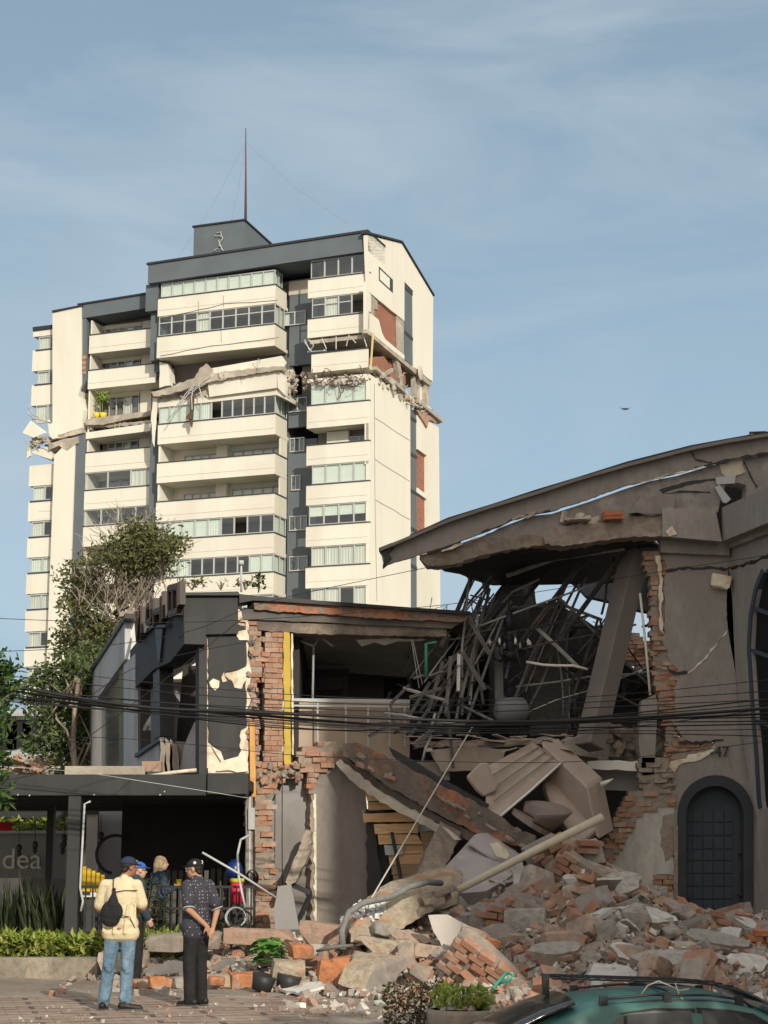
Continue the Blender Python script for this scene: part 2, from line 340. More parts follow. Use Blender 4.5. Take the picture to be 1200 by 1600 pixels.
def glazing(x0, x1, y, z0, z1, pattern, cur=CURT, parent=None, ret=None, thick=.05, mid=False, broken=()):
    """a strip of sliding windows: frame (window) > pane, curtain. ret = depth of a glazed return at the right end"""
    n = len(pattern); f = MB(); g = MB(); c = MB(); hasc = False; e = .045
    f.box(x0, x1, y - thick, y + thick, z0, z0 + .07); f.box(x0, x1, y - thick, y + thick, z1 - .07, z1)
    xs = [x0 + (x1 - x0) * i / n for i in range(n + 1)]
    for i, x in enumerate(xs):
        f.box(x - e + (e if i == 0 else 0), x + e - (e if i == n else 0), y - thick + .003, y + thick - .003, z0 + .07, z1 - .07)
    for i, ch in enumerate(pattern):
        if ch != 'o': g.add([(xs[i] + e, y, z0 + .07), (xs[i + 1] - e, y, z0 + .07), (xs[i + 1] - e, y, z1 - .07), (xs[i] + e, y, z1 - .07)], [(0, 1, 2, 3)])
        if mid and ch != 'o': f.box(xs[i] + e, xs[i + 1] - e, y - .03, y + .03, z1 - .07 - (z1 - z0) * .33, z1 - (z1 - z0) * .33)
        if ch in 'cbh':
            hasc = True; k = 10; zb = z0 + .05 if ch != 'h' else z0 + (z1 - z0) * .45; a = .03 if ch == 'c' else .004
            for j in range(k):
                u0 = xs[i] + (xs[i + 1] - xs[i]) * j / k; u1 = xs[i] + (xs[i + 1] - xs[i]) * (j + 1) / k
                d0 = a * (j % 2); d1 = a * ((j + 1) % 2)
                c.add([(u0, y + .07 + d0, zb), (u1, y + .07 + d1, zb), (u1, y + .07 + d1, z1), (u0, y + .07 + d0, z1)], [(0, 1, 2, 3)])
    if ret:
        xr = x1; f.box(xr - .001, xr + .05, y + .05, y + ret, z0, z0 + .07); f.box(xr - .001, xr + .05, y + .05, y + ret, z1 - .07, z1); f.box(xr - .001, xr + .05, y + ret - .07, y + ret, z0 + .07, z1 - .07); f.box(xr - .001, xr + .05, y + ret * .5 - .04, y + ret * .5 + .04, z0 + .07, z1 - .07)
        g.add([(xr + .02, y + .05, z0 + .07), (xr + .02, y + ret, z0 + .07), (xr + .02, y + ret, z1 - .07), (xr + .02, y + .05, z1 - .07)], [(0, 1, 2, 3)])
        hasc = True; c.add([(xr - .1, y + .1, z0), (xr - .1, y + ret, z0), (xr - .1, y + ret, z1), (xr - .1, y + .1, z1)], [(0, 1, 2, 3)])
    w_ = tb('window', f, ALU, parent)
    if g.v: g.build('pane', PGLASS, w_, local=True)
    if hasc: c.build('curtain', cur, w_, local=True)
    return w_
def wallwin(mb, x0, x1, y, z0, z1): pass
def parapet(x0, x1, y0, zt, zb, ret=0, dep=2.2, flare=False):
    """solid balcony front with its floor slab; ret = length of the return at the right end"""
    m = MB(); t = .16
    m.box(x0, x1, y0, y0 + t, zb + .25, zt)
    m.box(x0, x1, y0 + .004, y0 + dep, zb + .003, zb + .25)       # slab
    m.hexa([(x0, y0, zb), (x1, y0, zb), (x1, y0 + .02, zb), (x0, y0 + .02, zb), (x0, y0, zb + .25), (x1, y0, zb + .25), (x1, y0 + .02, zb + .25), (x0, y0 + .02, zb + .25)])
    if ret: m.box(x1 - t, x1 - .002, y0 + t, y0 + ret, zb + .25, zt)
    b = tb('balcony', m, [CREAM])
    c = MB(); c.box(x0 - .02, x1 + .05, y0 - .05, y0 + t + .04, zt, zt + .07)
    if ret: c.box(x1 - t - .03, x1 + .05, y0 + t + .04, y0 + ret, zt, zt + .07)
    c.build('coping', DKTRIM, b, local=True)
    j = MB(); j.box(x0 + .1, x1 - .05, y0 - .012, y0 + .01, zb + .42, zb + .445); j.build('joint_line', SOFF, b, local=True)
    return b
# ---- cores that carry the floors
core = MB()
core.box(-15.9, -7.0, 2.35, 9, 0, 42.4, 0); core.box(-4.4, -.35, 1.6, 9, 0, 34.0, 0); core.box(-4.4, -.35, 1.6, 9, 37.4, 43.2, 0)
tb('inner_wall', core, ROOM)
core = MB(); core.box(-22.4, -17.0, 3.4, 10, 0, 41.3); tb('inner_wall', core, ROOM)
gr = MB()
gr.box(-6.85, -4.62, 2.0, 2.3, 0, 30.6); gr.box(-6.85, -4.62, 2.0, 2.3, 31.5, 33.8); gr.box(-6.85, -4.62, 2.0, 2.3, 36.0, 42.3)
tb('recess_wall', gr, GREYP)
pl = MB(); pl.box(-17.1, -16.06, .9, 3.3, 0, 32.6); pl.box(-17.05, -16.1, 1.1, 3.3, 36.3, 40.6); pl.box(-17.35, -16.35, .1, 3.0, 40.6, 42.6); pl.box(-17.1, -16.4, .5, 3.3, 37, 40.6)
tb('pilaster', pl, GREYP)
# ---- block C
Cx0, Cx1 = -16.05, -6.95
for zt, zb in ((41.40, 40.08), (38.53, 36.98), (32.05, 30.62), (29.25, 27.82), (26.44, 25.04), (23.69, 22.28), (20.97, 19.5), (18.2, 16.75), (15.4, 13.95), (12.6, 11.15), (9.8, 8.35)):
    sh = -.25 if zt > 36 else 0
    parapet(Cx0 + sh, Cx1 + sh * .5, 0, zt, zb, ret=2.0, dep=2.35)
glazing(-16.1, -7.15, .1, 41.47, 42.55, 'bbbbbbbbbb', BLIND, ret=1.2)
glazing(-16.2, -7.1, .1, 38.6, 40.08, 'dddcddddd', CURT, ret=1.5, mid=True)
glazing(-16.0, -7.0, .1, 32.12, 33.72, 'bbbbcoddddd', BLIND, ret=1.9)
glazing(-16.0, -7.0, .1, 20.97 + .07 + 2.72, 25.04, 'bbbbcdodd', BLIND, ret=1.9)
glazing(-16.0, -7.0, .1, 21.04, 22.28, 'bccdddddbb', BLIND, ret=1.9)
glazing(-16.0, -7.0, .1, 18.27, 19.5, 'cbbdddbb', BLIND, ret=1.9)
for zt, zb in ((29.25, 30.62), (26.44, 27.82)):   # open balconies: side cheek, doors at the back
    m = MB(); m.box(-16.04, -15.9, .17, 2.3, zt - 1.1, zb); m.box(-7.1, -6.97, 1.0, 2.3, zt - 1.1, zb); m.box(-15.89, -7.11, 2.27, 2.34, zt - 1.1, zb); tb('balcony_wall', m, CREAM)
    m = MB(); m.box(-12.2, -11.4, 1.6, 2.26, zt - 1.1, zb); tb('balcony_wall', m, CREAM)
    glazing(-15.0, -12.4, 2.2, zt - 1.0, zb - .45, 'dcdd'); glazing(-11.2, -7.3, 2.2, zt - 1.0, zb - .35, 'ddcdd')
# ---- the crushed storey of block C
F = TF
def fp(pts, y=0, dy=.15): return [F(px, py, y) for px, py in pts]
m = MB()
m.prism(jag(fp([(327, 576), (440, 556), (447, 566), (440, 580), (330, 592)], -.1), .04, .4, {3, 4}), (0, .18, 0))
m.prism(jag(fp([(322, 592), (432, 574), (432, 606), (327, 620), (325, 603)], -.25), .05, .35, {0, 3, 4}), (0, .2, 0))
m.prism(fp([(432, 574), (434, 574), (446, 596), (446, 618), (434, 606)], -.2), (0, .9, 0))
m.prism(jag(fp([(325, 621), (432, 605), (447, 618), (447, 624), (432, 617), (247, 637), (247, 630)], 0), .03, .5, {5, 6}), (0, 2.3, 0))
tb('crushed_balcony', m, CREAM)
m = MB()
m.prism(jag(fp([(236, 612), (262, 606), (300, 592), (335, 583), (392, 576), (440, 572), (440, 578), (370, 588), (318, 600), (262, 617), (240, 619)], -.55), .06, .3), (0, .9, .1))
m.prism(jag(fp([(304, 590), (312, 575), (322, 568), (330, 575), (330, 592), (312, 602)], -.5), .06, .2), (0, .3, 0))
m.prism(jag(fp([(247, 620), (300, 612), (326, 606), (328, 622), (247, 632)], .1), .06, .2), (0, 2, 0))
tb('broken_slab', m, CONC)
m = MB()
m.prism(jag(fp([(249, 565), (262, 568), (266, 602), (249, 606)], .6), .05, .3), (0, .5, 0)); m.prism(fp([(262, 570), (268, 575), (270, 598), (264, 600)], 1.2), (0, .4, 0))
tb('leaning_pier', m, CREAM)
m = MB(); y = tb  # twisted reinforcement and hanging metal
def wig(a, b, k=5, amp=.12):
    a = V(a); b = V(b); return [a + (b - a) * (i / k) + (V((U(-amp, amp), U(-amp, amp), U(-amp, amp))) if 0 < i < k else V((0, 0, 0))) for i in range(k + 1)]
for a, b in (((300, 605), (262, 660)), ((302, 600), (300, 640)), ((310, 598), (318, 625)), ((295, 615), (320, 600)), ((340, 575), (346, 590)), ((352, 578), (350, 590)), ((395, 572), (404, 560)), ((402, 578), (406, 562)), ((300, 604), (268, 640)), ((330, 588), (298, 610))):
    m.tube(wig(F(*a, -.6), F(*b, -.7), 4, .08), .035, 4)
tb('twisted_bar', m, ALU)
m = MB(); m.prism(jag(fp([(298, 612), (303, 612), (302, 640), (299, 668), (296, 660)], -.6), .03, .2), (0, .12, 0)); m.prism(jag(fp([(291, 650), (299, 640), (299, 655), (290, 654)], -.7), .03, .2), (0, .1, 0))
tb('hanging_strip', m, RUST)
m = MB()
for i in range(60): chunk(m, F(U(275, 330), U(600, 622), U(0, .6)), (U(.15, .4), U(.15, .4), U(.1, .3)), n=6)
for i in range(40): chunk(m, F(U(436, 480), U(585, 612), U(.2, 2)), (U(.15, .5), U(.15, .4), U(.1, .3)), n=6)
tb('rubble_clump', m, CONC)
m = MB(); m.prism(jag(fp([(239, 622), (246, 622), (244, 660), (241, 698), (238, 690), (236, 650)], -.1), .03, .3), (0, .06, 0)); tb('torn_render', m, CREAM)
m = MB(); m.box(-16.0, -7.1, 2.2, 2.3, 33.9, 37.0); tb('back_partition', m, ROOM)
# ---- block E
Ex0, Ex1 = -4.6, -.02
for zt, zb in ((41.46, 40.12), (38.6, 37.25), (36.03, 34.7), (32.38, 30.8), (29.58, 28.2), (26.8, 25.42), (23.96, 22.56), (21.14, 19.72), (18.3, 16.9), (15.5, 14.1), (12.7, 11.3)):
    o_ = 0
    if zt == 36.03: o_ = -.0; parapet(Ex0 + .35, Ex1 - .05, -.1, zt, zb, dep=1.5)
    else: parapet(Ex0, Ex1, 0, zt, zb, dep=1.6)
glazing(-4.4, -.3, .1, 41.53, 42.85, 'dddd', ret=1.4, mid=False)
glazing(-4.3, -.35, .1, 38.67, 40.12, 'dcdo', mid=True)
glazing(-4.3, -.1, .1, 32.45, 34.0, 'bbbb', BLIND)
glazing(-4.2, -.1, .1, 26.87, 28.2, 'bbbb', BLIND)
glazing(-4.4, -.05, .1, 24.03, 25.42, 'hhhh', BLIND)
glazing(-4.2, -.05, .1, 21.21, 22.56, 'cccc', CURT)
glazing(-4.2, -.05, .1, 18.37, 19.72, 'ccdc', CURT)
m = MB(); m.box(-3.6, -2.0, 1.2, 1.5, 28.6, 30.75); m.box(-.35, -.06, 0.02, .5, 28.0, 30.8); tb('balcony_wall', m, CREAM)
glazing(-1.95, -.4, 1.3, 29.0, 30.3, 'dd')
m = MB(); m.box(-.45, -.03, .02, .4, 38.6, 40.1); m.box(-.3, -.04, .03, .4, 40.1, 43.2); m.box(-4.6, -.05, 0.05, 1.6, 34.02, 34.3); tb('corner_pier', m, CREAM)
m = MB()   # crushed window frames
for a, b in (((476, 531), (484, 548)), ((484, 548), (490, 540)), ((490, 540), (482, 531)), ((503, 529), (510, 545)), ((510, 545), (505, 548)), ((541, 541), (545, 524)), ((545, 524), (556, 536)), ((476, 535), (487, 550)), ((566, 520), (573, 542)), ((480, 550), (510, 548)), ((525, 526), (525, 546))):
    m.tube([F(*a, -.05), F(*b, -.15)], .04, 4)
tb('bent_frame', m, ALU)
m = MB()
for i in range(26):
    a = F(U(478, 575), U(583, 602), U(-.5, .1)); m.tube(wig(a, a + V((U(-1.2, 1.2), U(-.3, .1), U(-.4, .5))), 4, .12), .03, 4)
for a, b in (((528, 596), (532, 618)), ((532, 618), (526, 625)), ((540, 600), (534, 615)), ((507, 578), (510, 590)), ((516, 578), (519, 588)), ((562, 570), (566, 580))): m.tube(wig(F(*a, -.3), F(*b, -.3), 3, .05), .03, 4)
tb('twisted_bar', m, RUST)
m = MB()
for i in range(50): chunk(m, F(U(480, 578), U(588, 603), U(-.2, .6)), (U(.15, .6), U(.15, .4), U(.08, .25)), n=6)
tb('rubble_clump', m, CONC)
# recess windows
for (a, b, c, d, p) in ((444, 485, 478, 510, 'bb'), (450, 620, 480, 645, 'bb'), (455, 742, 470, 767, 'dd'), (452, 805, 480, 830, 'hdd'), (452, 868, 481, 893, 'bb'), (453, 683, 476, 707, 'dod')):
    A = F(a, d, 1.95); B = F(c, b, 1.95); glazing(A.x, B.x, 1.93, A.z, B.z, p, BLIND)
m = MB(); A = F(438, 450, 2.2); m.box(-6.9, -4.5, 1.95, 2.0, 41.2, 42.2); tb('recess_panel', m, SOFF)
m = MB(); m.prism(jag(fp([(447, 558), (458, 560), (458, 590), (447, 585)], 2.3), .05, .3), (0, .3, 0)); tb('recess_panel', m, CREAM)
# ---- roof bands
m = MB(); m.hexa([(-17.0, -.3, 42.55), (.0, -.3, 42.95), (.0, 3, 42.95), (-17.0, 3, 42.55), (-17.0, -.3, 43.95), (.0, -.3, 44.3), (.0, 3, 44.3), (-17.0, 3, 43.95)])
tb('roof_band', m, GREYP)
m = MB(); m.hexa([(-17.1, -.4, 43.95), (.03, -.4, 44.3), (.03, 3.1, 44.3), (-17.1, 3.1, 43.95), (-17.1, -.4, 44.1), (.03, -.4, 44.46), (.03, 3.1, 44.46), (-17.1, 3.1, 44.1)])
g0 = [TS(572, 365, 0), TS(627, 379, 0), TS(677, 463, 0)]
for a, b in ((g0[0], g0[1]), (g0[1], g0[2])):
    a = a.copy(); b = b.copy(); m.prism([a, b, b + V((0, 0, .18)), a + V((0, 0, .18))], (-.4, 0, 0)); m.prism([a, b, b + V((0, 0, .12)), a + V((0, 0, .12))], (.12, 0, 0))
tb('roof_edge', m, SLATE)
m = MB(); ph = (g0[1], g0[2])
m.hexa([(-17, 3, 43.6), (-.4, 3, 43.6), (-.4, 13.4, 43.2), (-17, 13.4, 43.2), (-17, 3, 43.9), (-.4, 3, 43.9), (-.4, 13.4, 43.6), (-17, 13.4, 43.6)]); tb('roof_slab', m, GREYP)
# penthouse and mast
A = F(303, 356, 4); B = F(382, 344, 4); A2 = F(303, 408, 4)
PG = GREYP
m = MB(); zt = (A.z + B.z) / 2; yb = 4 + 5.2
m.hexa([(A.x, 4, 42), (B.x, 4, 42), (B.x, yb, 42), (A.x, yb, 42), (A.x, 4, zt), (B.x, 4, zt), (B.x, yb, zt - 0.3), (A.x, yb, zt - .3)]); pen = tb('roof_hut', m, PG)
m = MB(); m.hexa([(A.x - .1, 3.9, zt), (B.x + .1, 3.9, zt), (B.x + .1, yb + .1, zt - .3), (A.x - .1, yb + .1, zt - .3), (A.x - .1, 3.9, zt + .12), (B.x + .1, 3.9, zt + .12), (B.x + .1, yb + .1, zt - .18), (A.x - .1, yb + .1, zt - .18)]); m.build('coping', SLATE, pen, local=True)
m = MB()
for i, (a, b) in enumerate((((338, 364), (347, 362)), ((345, 362), (348, 372)), ((348, 372), (342, 384)), ((342, 384), (349, 392)), ((335, 368), (345, 370)), ((338, 395), (350, 396)), ((342, 375), (346, 390)), ((334, 392), (341, 388)))): m.tube(wig(F(*a, 3.9), F(*b, 3.9), 3, .06), .035, 4)
m.build('cable_tangle', ALU, pen, local=True)
m = MB(); a = F(384, 352, 4.6); b = F(384, 284, 4.6); c = F(384, 200, 4.6); m.tube([a - V((0, 0, 1)), b, c], [.12, .07, .03], 6); mast = tb('mast', m, RUST)
m = MB(); t0 = F(384, 222, 4.6)
for e in (F(275, 408, 1), F(545, 350, 9), F(360, 352, 9)): m.tube([t0, t0 * .5 + e * .5 - V((0, 0, .5)), e], .005, 3)
m.build('guy_wire', SLATE, mast, local=True)
# ---- left wing B
by = 1.5; Bx0, Bx1 = -22.7, -17.1
for zt, zb in ((39.75, 38.35), (37.05, 35.65), (30.85, 29.38), (28.03, 26.64), (25.38, 23.92), (22.55, 21.1), (19.75, 18.3), (16.95, 15.5), (14.15, 12.7)): parapet(Bx0, Bx1, by, zt, zb, dep=2)
for zt, zb in ((39.75, 40.95), (37.05, 38.35), (33.2, 35.65), (30.85, 32.2), (28.03, 29.38), (25.38, 26.64), (22.55, 23.92)):
    m = MB(); m.box(Bx0, Bx0 + .12, by + .17, 3.38, zt - 1.1, zb); m.box(Bx0 + .13, Bx1 - 2.2, 3.2, 3.38, zb - .3, zb); m.box(Bx1 - 2.1, Bx1 - 1.2, 3.1, 3.38, zt - 1, zb - .002); tb('balcony_wall', m, CREAM)
    if zt in (28.03, 25.38): glazing(Bx0, Bx1, by + .1, zt + .07, zb, 'dddd' if zt < 28 else 'ddc'); glazing(Bx0 + .8, Bx1, 3.2, zt - .9, zb - .2, 'dddd')
    else: glazing(Bx0 + .9, Bx1 - 2.2, 3.15, zt - .9, zb - .3, 'ddcd'); glazing(Bx1 - 1.1, Bx1 - .05, 3.15, zt - .9, zb - .3, 'dd')
m = MB()
FB = lambda pts, y=by: [F(px, py, y) for px, py in pts]
m.hexa([(-23.6, by - .1, 41.1), (-17.0, by - .1, 41.35), (-17.0, 4, 41.35), (-23.6, 4, 41.1), (-23.6, by - .1, 42.15), (-17.0, by - .1, 42.4), (-17.0, 4, 42.4), (-23.6, 4, 42.15)]); tb('roof_band', m, GREYP)
m = MB(); m.hexa([(-23.7, by - .2, 42.15), (-17.0, by - .2, 42.4), (-17.0, 4, 42.4), (-23.7, 4, 42.15), (-23.7, by - .2, 42.27), (-17.0, by - .2, 42.52), (-17.0, 4, 42.52), (-23.7, 4, 42.27)]); tb('roof_edge', m, SLATE)
m = MB(); m.prism(FB([(127, 476), (135, 500), (135, 595), (127, 610), (120, 600), (124, 560)], by - .05), (0, 1.8, 0)); m.prism([(-23.5, by - .05, 0), (-22.72, by - .05, 0), (-22.72, by - .05, 32.3), (-23.5, by - .05, 32.3)], (0, 1.8, 0)); tb('pilaster', m, GREYP)
m = MB(); m.prism(jag(FB([(126, 555), (134, 553), (134, 585), (127, 583)], by - .1), .05, .25), (0, .15, 0)); tb('exposed_brick', m, TBRICK)
# broken floor of wing B
m = MB(); m.prism(jag(FB([(133, 655), (200, 646), (240, 642), (240, 648), (200, 655), (160, 664), (134, 664)], by - .2), .04, .3), (0, 2, 0)); m.prism(jag(FB([(140, 664), (180, 662), (238, 655), (238, 660), (170, 668)], by), .06, .25), (0, 1.8, 0)); tb('broken_slab', m, CONC)
m = MB(); m.prism(FB([(134, 676), (236, 661), (236, 673), (134, 686)], by), (0, 1.9, 0)); tb('lintel', m, CREAM)
m = MB()
for i in range(40): chunk(m, F(U(140, 238), U(658, 672), by + U(0, .8)), (U(.2, .6), U(.2, .4), U(.06, .2)), n=6)
tb('rubble_clump', m, CONC)
YEL = mat('yellow_glaze', (.65, .5, .05), bump=0); LEAF0 = mat('potted_leaf', (.12, .2, .04), (.2, .28, .05), s=3, bump=0)
m = MB()
for px in (151, 161):
    p = F(px, 653, by + .3); m.tube([p + V((0, 0, -.05)), p + V((0, 0, .35))], [.17, .3], 9)
tb('flower_pot', m, YEL)
m = MB(); p = F(160, 622, by + .3)
for i in range(120):
    q = p + V((U(-.5, .5), U(-.3, .3), U(-.25, .4))); d = V((U(-1, 1), U(-1, 1), U(-.6, .6))).normalized() * .16; e = d.orthogonal().normalized() * .05
    m.add([q - d, q + e, q + d, q - e], [(0, 1, 2, 3)])
m.tube([F(160, 652, by + .3), p], .03, 4); m.tube([F(156, 652, by + .3), p + V((-.2, 0, 0))], .03, 4); tb('potted_plant', m, LEAF0)
# ---- far-left wing A
m = MB(); ay = 1.3
a = FB([(82, 487), (127, 478), (127, 600), (122, 618), (131, 640), (128, 668), (82, 684)], ay); m.prism(jag(a, .05, .5, {3, 4, 5}), (0, 8, 0))
a = FB([(82, 712), (110, 690), (121, 685)], ay); m.prism(jag([V((-25.2, ay, 0)), V((-23.5, ay, 0)), V((-23.5, ay, a[2].z)), *a[::-1][1:], V((-25.2, ay, a[0].z))], .05, .4, {2, 3}), (0, 8, 0))
tb('wall', m, CREAM)
m = MB(); m.prism(FB([(81, 485), (128, 476), (128, 478), (81, 488)], ay - .1), (0, 6, 0)); m.prism(FB([(51, 511), (83, 507), (83, 513), (51, 517)], ay + .5), (0, 2, 0)); tb('roof_edge', m, SLATE)
m = MB(); m.prism(jag(FB([(76, 684), (128, 668), (131, 676), (76, 690)], ay), .04, .4), (0, 7, 0)); m.prism(jag(FB([(76, 692), (122, 682), (122, 692), (105, 704), (92, 696), (76, 704)], ay - .02), .05, .3), (0, 6, 0)); tb('broken_slab', m, CONC)
m = MB(); m.prism(FB([(78, 688), (130, 674), (130, 684), (78, 696)], ay + .4), (0, 5, 0)); tb('exposed_brick', m, TBRICK)
m = MB(); ax = ay + .6
seg = [(516, 523), (548, 577), (602, 631), (728, 757), (784, 812), (840, 869), (896, 926), (953, 985), (1012, 1040), (1067, 1096), (1124, 1500)]
for t_, b_ in seg:
    x0 = 52 - (t_ - 516) * .028; A = F(x0, t_, ax); B = F(83, b_, ax); m = MB(); m.box(A.x, -25.2, ax, ax + 7, max(0, B.z), A.z); tb('bay_wall', m, CREAM)
m = MB(); k = MB()
for i in range(len(seg) - 1):
    t_ = seg[i][1]; b_ = seg[i + 1][0]; x0 = 55 - (t_ - 516) * .028
    if b_ - t_ > 40: continue
    A = F(x0, b_, ax); B = F(82, t_, ax); A.x = max(A.x, -27.35)
    glazing(A.x + .1, -25.25, ax + .08, A.z + .05, B.z - .05, random.choice(('bb', 'cc', 'cd', 'cc')), random.choice((CURT, BLIND)))
    k = MB(); k.box(A.x - .1, -25.15, ax - .05, ax + .1, A.z - .05, A.z + .05); tb('window_sill', k, DKTRIM)
    m.box(A.x + .1, -25.2, ax + 1.2, ax + 7, A.z, B.z)
tb('inner_wall', m, ROOM)
A = F(55, 662, ax); B = F(82, 631, ax); glazing(A.x, -25.25, ax + .08, A.z, B.z, 'cc')
# debris hanging at the left end
m = MB(); m.prism(jag(FB([(35, 676), (47, 658), (72, 676), (52, 684)], ay - .6), .04, .3, {2, 3}), (0, .1, .05)); m.prism(jag(FB([(75, 655), (80, 662), (90, 684), (82, 686), (76, 676)], ay - .3), .04, .3), (0, .15, 0)); m.prism(FB([(41, 700), (48, 698), (48, 712), (42, 716)], ay), (0, .15, 0)); m.prism(FB([(48, 706), (78, 696), (82, 716), (80, 718), (50, 708)], ay + .2), (0, 4, 0)); tb('hanging_panel', m, CREAM)
m = MB()
for a, b in (((44, 642), (52, 655)), ((48, 640), (70, 670)), ((50, 655), (80, 660)), ((42, 685), (44, 705)), ((60, 690), (75, 680)), ((44, 640), (50, 634)), ((46, 690), (60, 705)), ((62, 684), (78, 694))): m.tube(wig(F(*a, ay - .3), F(*b, ay - .4), 4, .1), .04, 4)
for i in range(30): chunk(m, F(U(48, 84), U(684, 700), ay + U(-.2, .6)), (U(.2, .5), U(.2, .4), U(.08, .25)), n=6)
tb('rubble_clump', m, CONC)
# ---- gable side
S = TS
def sp(pts, x=0): return [S(px, py, x) for px, py in pts]
m = MB()
m.prism(jag(sp([(573, 367), (627, 380), (677, 463), (676, 596), (647, 574), (646, 455), (632, 440), (632, 502), (577, 457)]), .03, .8, {3, 7}), (-.25, 0, 0))
m.prism(jag(sp([(577, 457), (577, 515), (572, 515), (572, 440)]), .0, 9, set()), (-.2, 0, 0))
m.prism(jag(sp([(576, 487), (592, 500), (597, 520), (602, 530), (632, 555), (632, 562), (602, 538), (575, 516)]), .03, .4, {1, 2, 4}), (-.15, 0, 0))
gy = S(641, 640).y; gy2 = S(652, 640).y; yE = S(688, 945).y
def down(p): return V((p.x, p.y, 0))
a = sp([(574, 592), (592, 590), (641, 634)]); m.prism(jag([V((0, .02, 0)), V((0, .02, a[0].z))] + a[1:] + [down(a[2])], .05, .5, {1, 2}), (-.25, 0, 0))
a = sp([(652, 646), (684, 667), (668, 712)]); h1 = sp([(667, 712), (653, 702)]); zh = S(667, 836).z
b = sp([(653, 645), (685, 667)]); ye = b[1].y + .1
y0 = gy2 + .02; y1 = S(667, 770).y
m.prism(jag([V((0, y0, h1[1].z)), V((0, y0, b[0].z)), V((0, ye, b[1].z)), V((0, ye + .3, 0)), V((0, y1 + .1, 0)), V((0, y1, h1[0].z))], .04, .5, {1}), (-.25, 0, 0))
zA = S(655, 835).z; m.prism([V((-.01, y0, zA)), V((-.01, y1, zh)), V((-.01, y1 + .1, 0)), V((-.01, y0, 0))], (-.24, 0, 0)); z1 = S(654, 763).z; m.prism([V((-.02, y0, z1)), V((-.02, y1, z1 - .1)), V((-.02, y1, z1 - .45)), V((-.02, y0, z1 - .35))], (-.2, 0, 0))
tb('gable_wall', m, CREAM)
m = MB(); m.prism([V((-.2, y0 - .05, zA - .1)), V((-.2, y1 + .05, zA - .1)), V((-.2, y1 + .05, h1[0].z + .1)), V((-.2, y0 - .05, h1[1].z + .1))], (-.2, 0, 0)); m.prism(sp([(576, 456), (633, 501), (633, 558), (576, 517)], -.18), (-.2, 0, 0)); tb('exposed_brick', m, TBRICK)
m = MB(); m.prism(sp([(577, 457), (590, 467), (590, 484), (577, 480)], -.1), (-.06, 0, 0))
m.prism(sp([(582, 462), (585, 465), (585, 497), (582, 494)], -.05), (-.1, 0, 0)); m.prism(sp([(620, 492), (631, 500), (631, 555), (621, 545)], -.05), (-.1, 0, 0)); tb('bare_column', m, CONC)
m = MB(); m.prism(sp([(632, 440), (646, 454), (646, 573), (632, 561)], -.1), (-.2, 0, 0)); m.prism([V((-.1, gy - .02, 0)), V((-.1, gy2 + .03, 0)), V((-.1, gy2 + .03, b[0].z - .1)), V((-.1, gy - .02, b[0].z + .1))], (-.2, 0, 0)); tb('grey_strip', m, GREYP)
m = MB()
for py in (446, 516): m.prism(sp([(633, py), (646, py + 12), (646, py + 17), (633, py + 5)], -.06), (-.1, 0, 0))
for py in (650, 706, 763, 822, 880): m.prism([S(641.5, py, -.06), S(652, py + 6, -.06), S(652, py + 11, -.06), S(641.5, py + 5, -.06)], (-.1, 0, 0))
tb('strip_window', m, DKTRIM)
m = MB(); m.prism(sp([(592, 416), (614, 437), (614, 458), (592, 438)], .01), (-.06, 0, 0)); ww = tb('window', m, DKTRIM); m = MB(); m.prism(sp([(594, 421), (609, 435), (609, 451), (594, 437)], .03), (-.04, 0, 0)); m.build('pane', CREAM, ww, local=True)
# floor slab at the break, seen from below, and the crushed storey behind it
m = MB(); zs = S(600, 536).z
m.box(-4.5, -.12, .2, 13.5, zs - .35, zs - .05); m.prism(sp([(573, 514), (674, 597), (672, 603), (573, 520)], .03), (-.3, 0, 0)); tb('floor_slab', m, CONC)
m = MB()
m.box(-6, -3.4, 2.4, 13, 33.5, zs - .35); tb('inner_wall', m, ROOM)
m = MB(); m.prism(jag(sp([(578, 560), (600, 556), (612, 575), (596, 580), (578, 582)], -.4), .06, .3), (-.3, 0, 0)); m.prism(jag(sp([(612, 560), (632, 562), (634, 600), (622, 604), (600, 584)], -.5), .06, .3), (-.3, 0, 0)); m.prism(jag(sp([(592, 575), (612, 578), (622, 592), (600, 592)], -.1), .06, .3), (-.5, 0, 0)); tb('exposed_brick', m, TBRICK)
m = MB()
m.prism(sp([(619, 560), (624, 560), (632, 605), (627, 606)], -.1), (-.35, 0, 0)); m.prism(sp([(649, 587), (656, 585), (656, 632), (649, 628)], -.1), (-.35, 0, 0)); m.prism(sp([(665, 598), (671, 598), (671, 640), (665, 636)], -.1), (-.6, 0, 0))
m.beam(S(585, 575, .1), S(612, 600, .2), .3, .25); m.beam(S(596, 588, .25), S(612, 578, .2), .25, .25); m.beam(S(608, 592, .1), S(634, 614, .2), .3, .3); m.beam(S(648, 624, .1), S(690, 658, .3), .25, .25)
tb('leaning_pier', m, CONC)
m = MB(); m.prism(sp([(656, 598), (664, 602), (664, 630), (656, 626)], -.4), (-.05, 0, 0)); m.prism(jag(sp([(661, 632), (672, 636), (675, 650), (663, 645)], .05), .04, .3), (-.2, 0, 0)); tb('torn_render', m, CREAM)
m = MB(); m.beam(S(583, 520, .25), S(579, 578, .2), .10, .10); tb('hanging_strip', m, mat('pale_yellow_pipe', (.55, .45, .22), bump=0))
m = MB()
for i in range(110): t_ = R(); chunk(m, S(584 + t_ * 90, 592 + t_ * 62 + U(-14, 2), U(-.6, .25)), (U(.15, .5), U(.15, .5), U(.08, .3)), n=6)
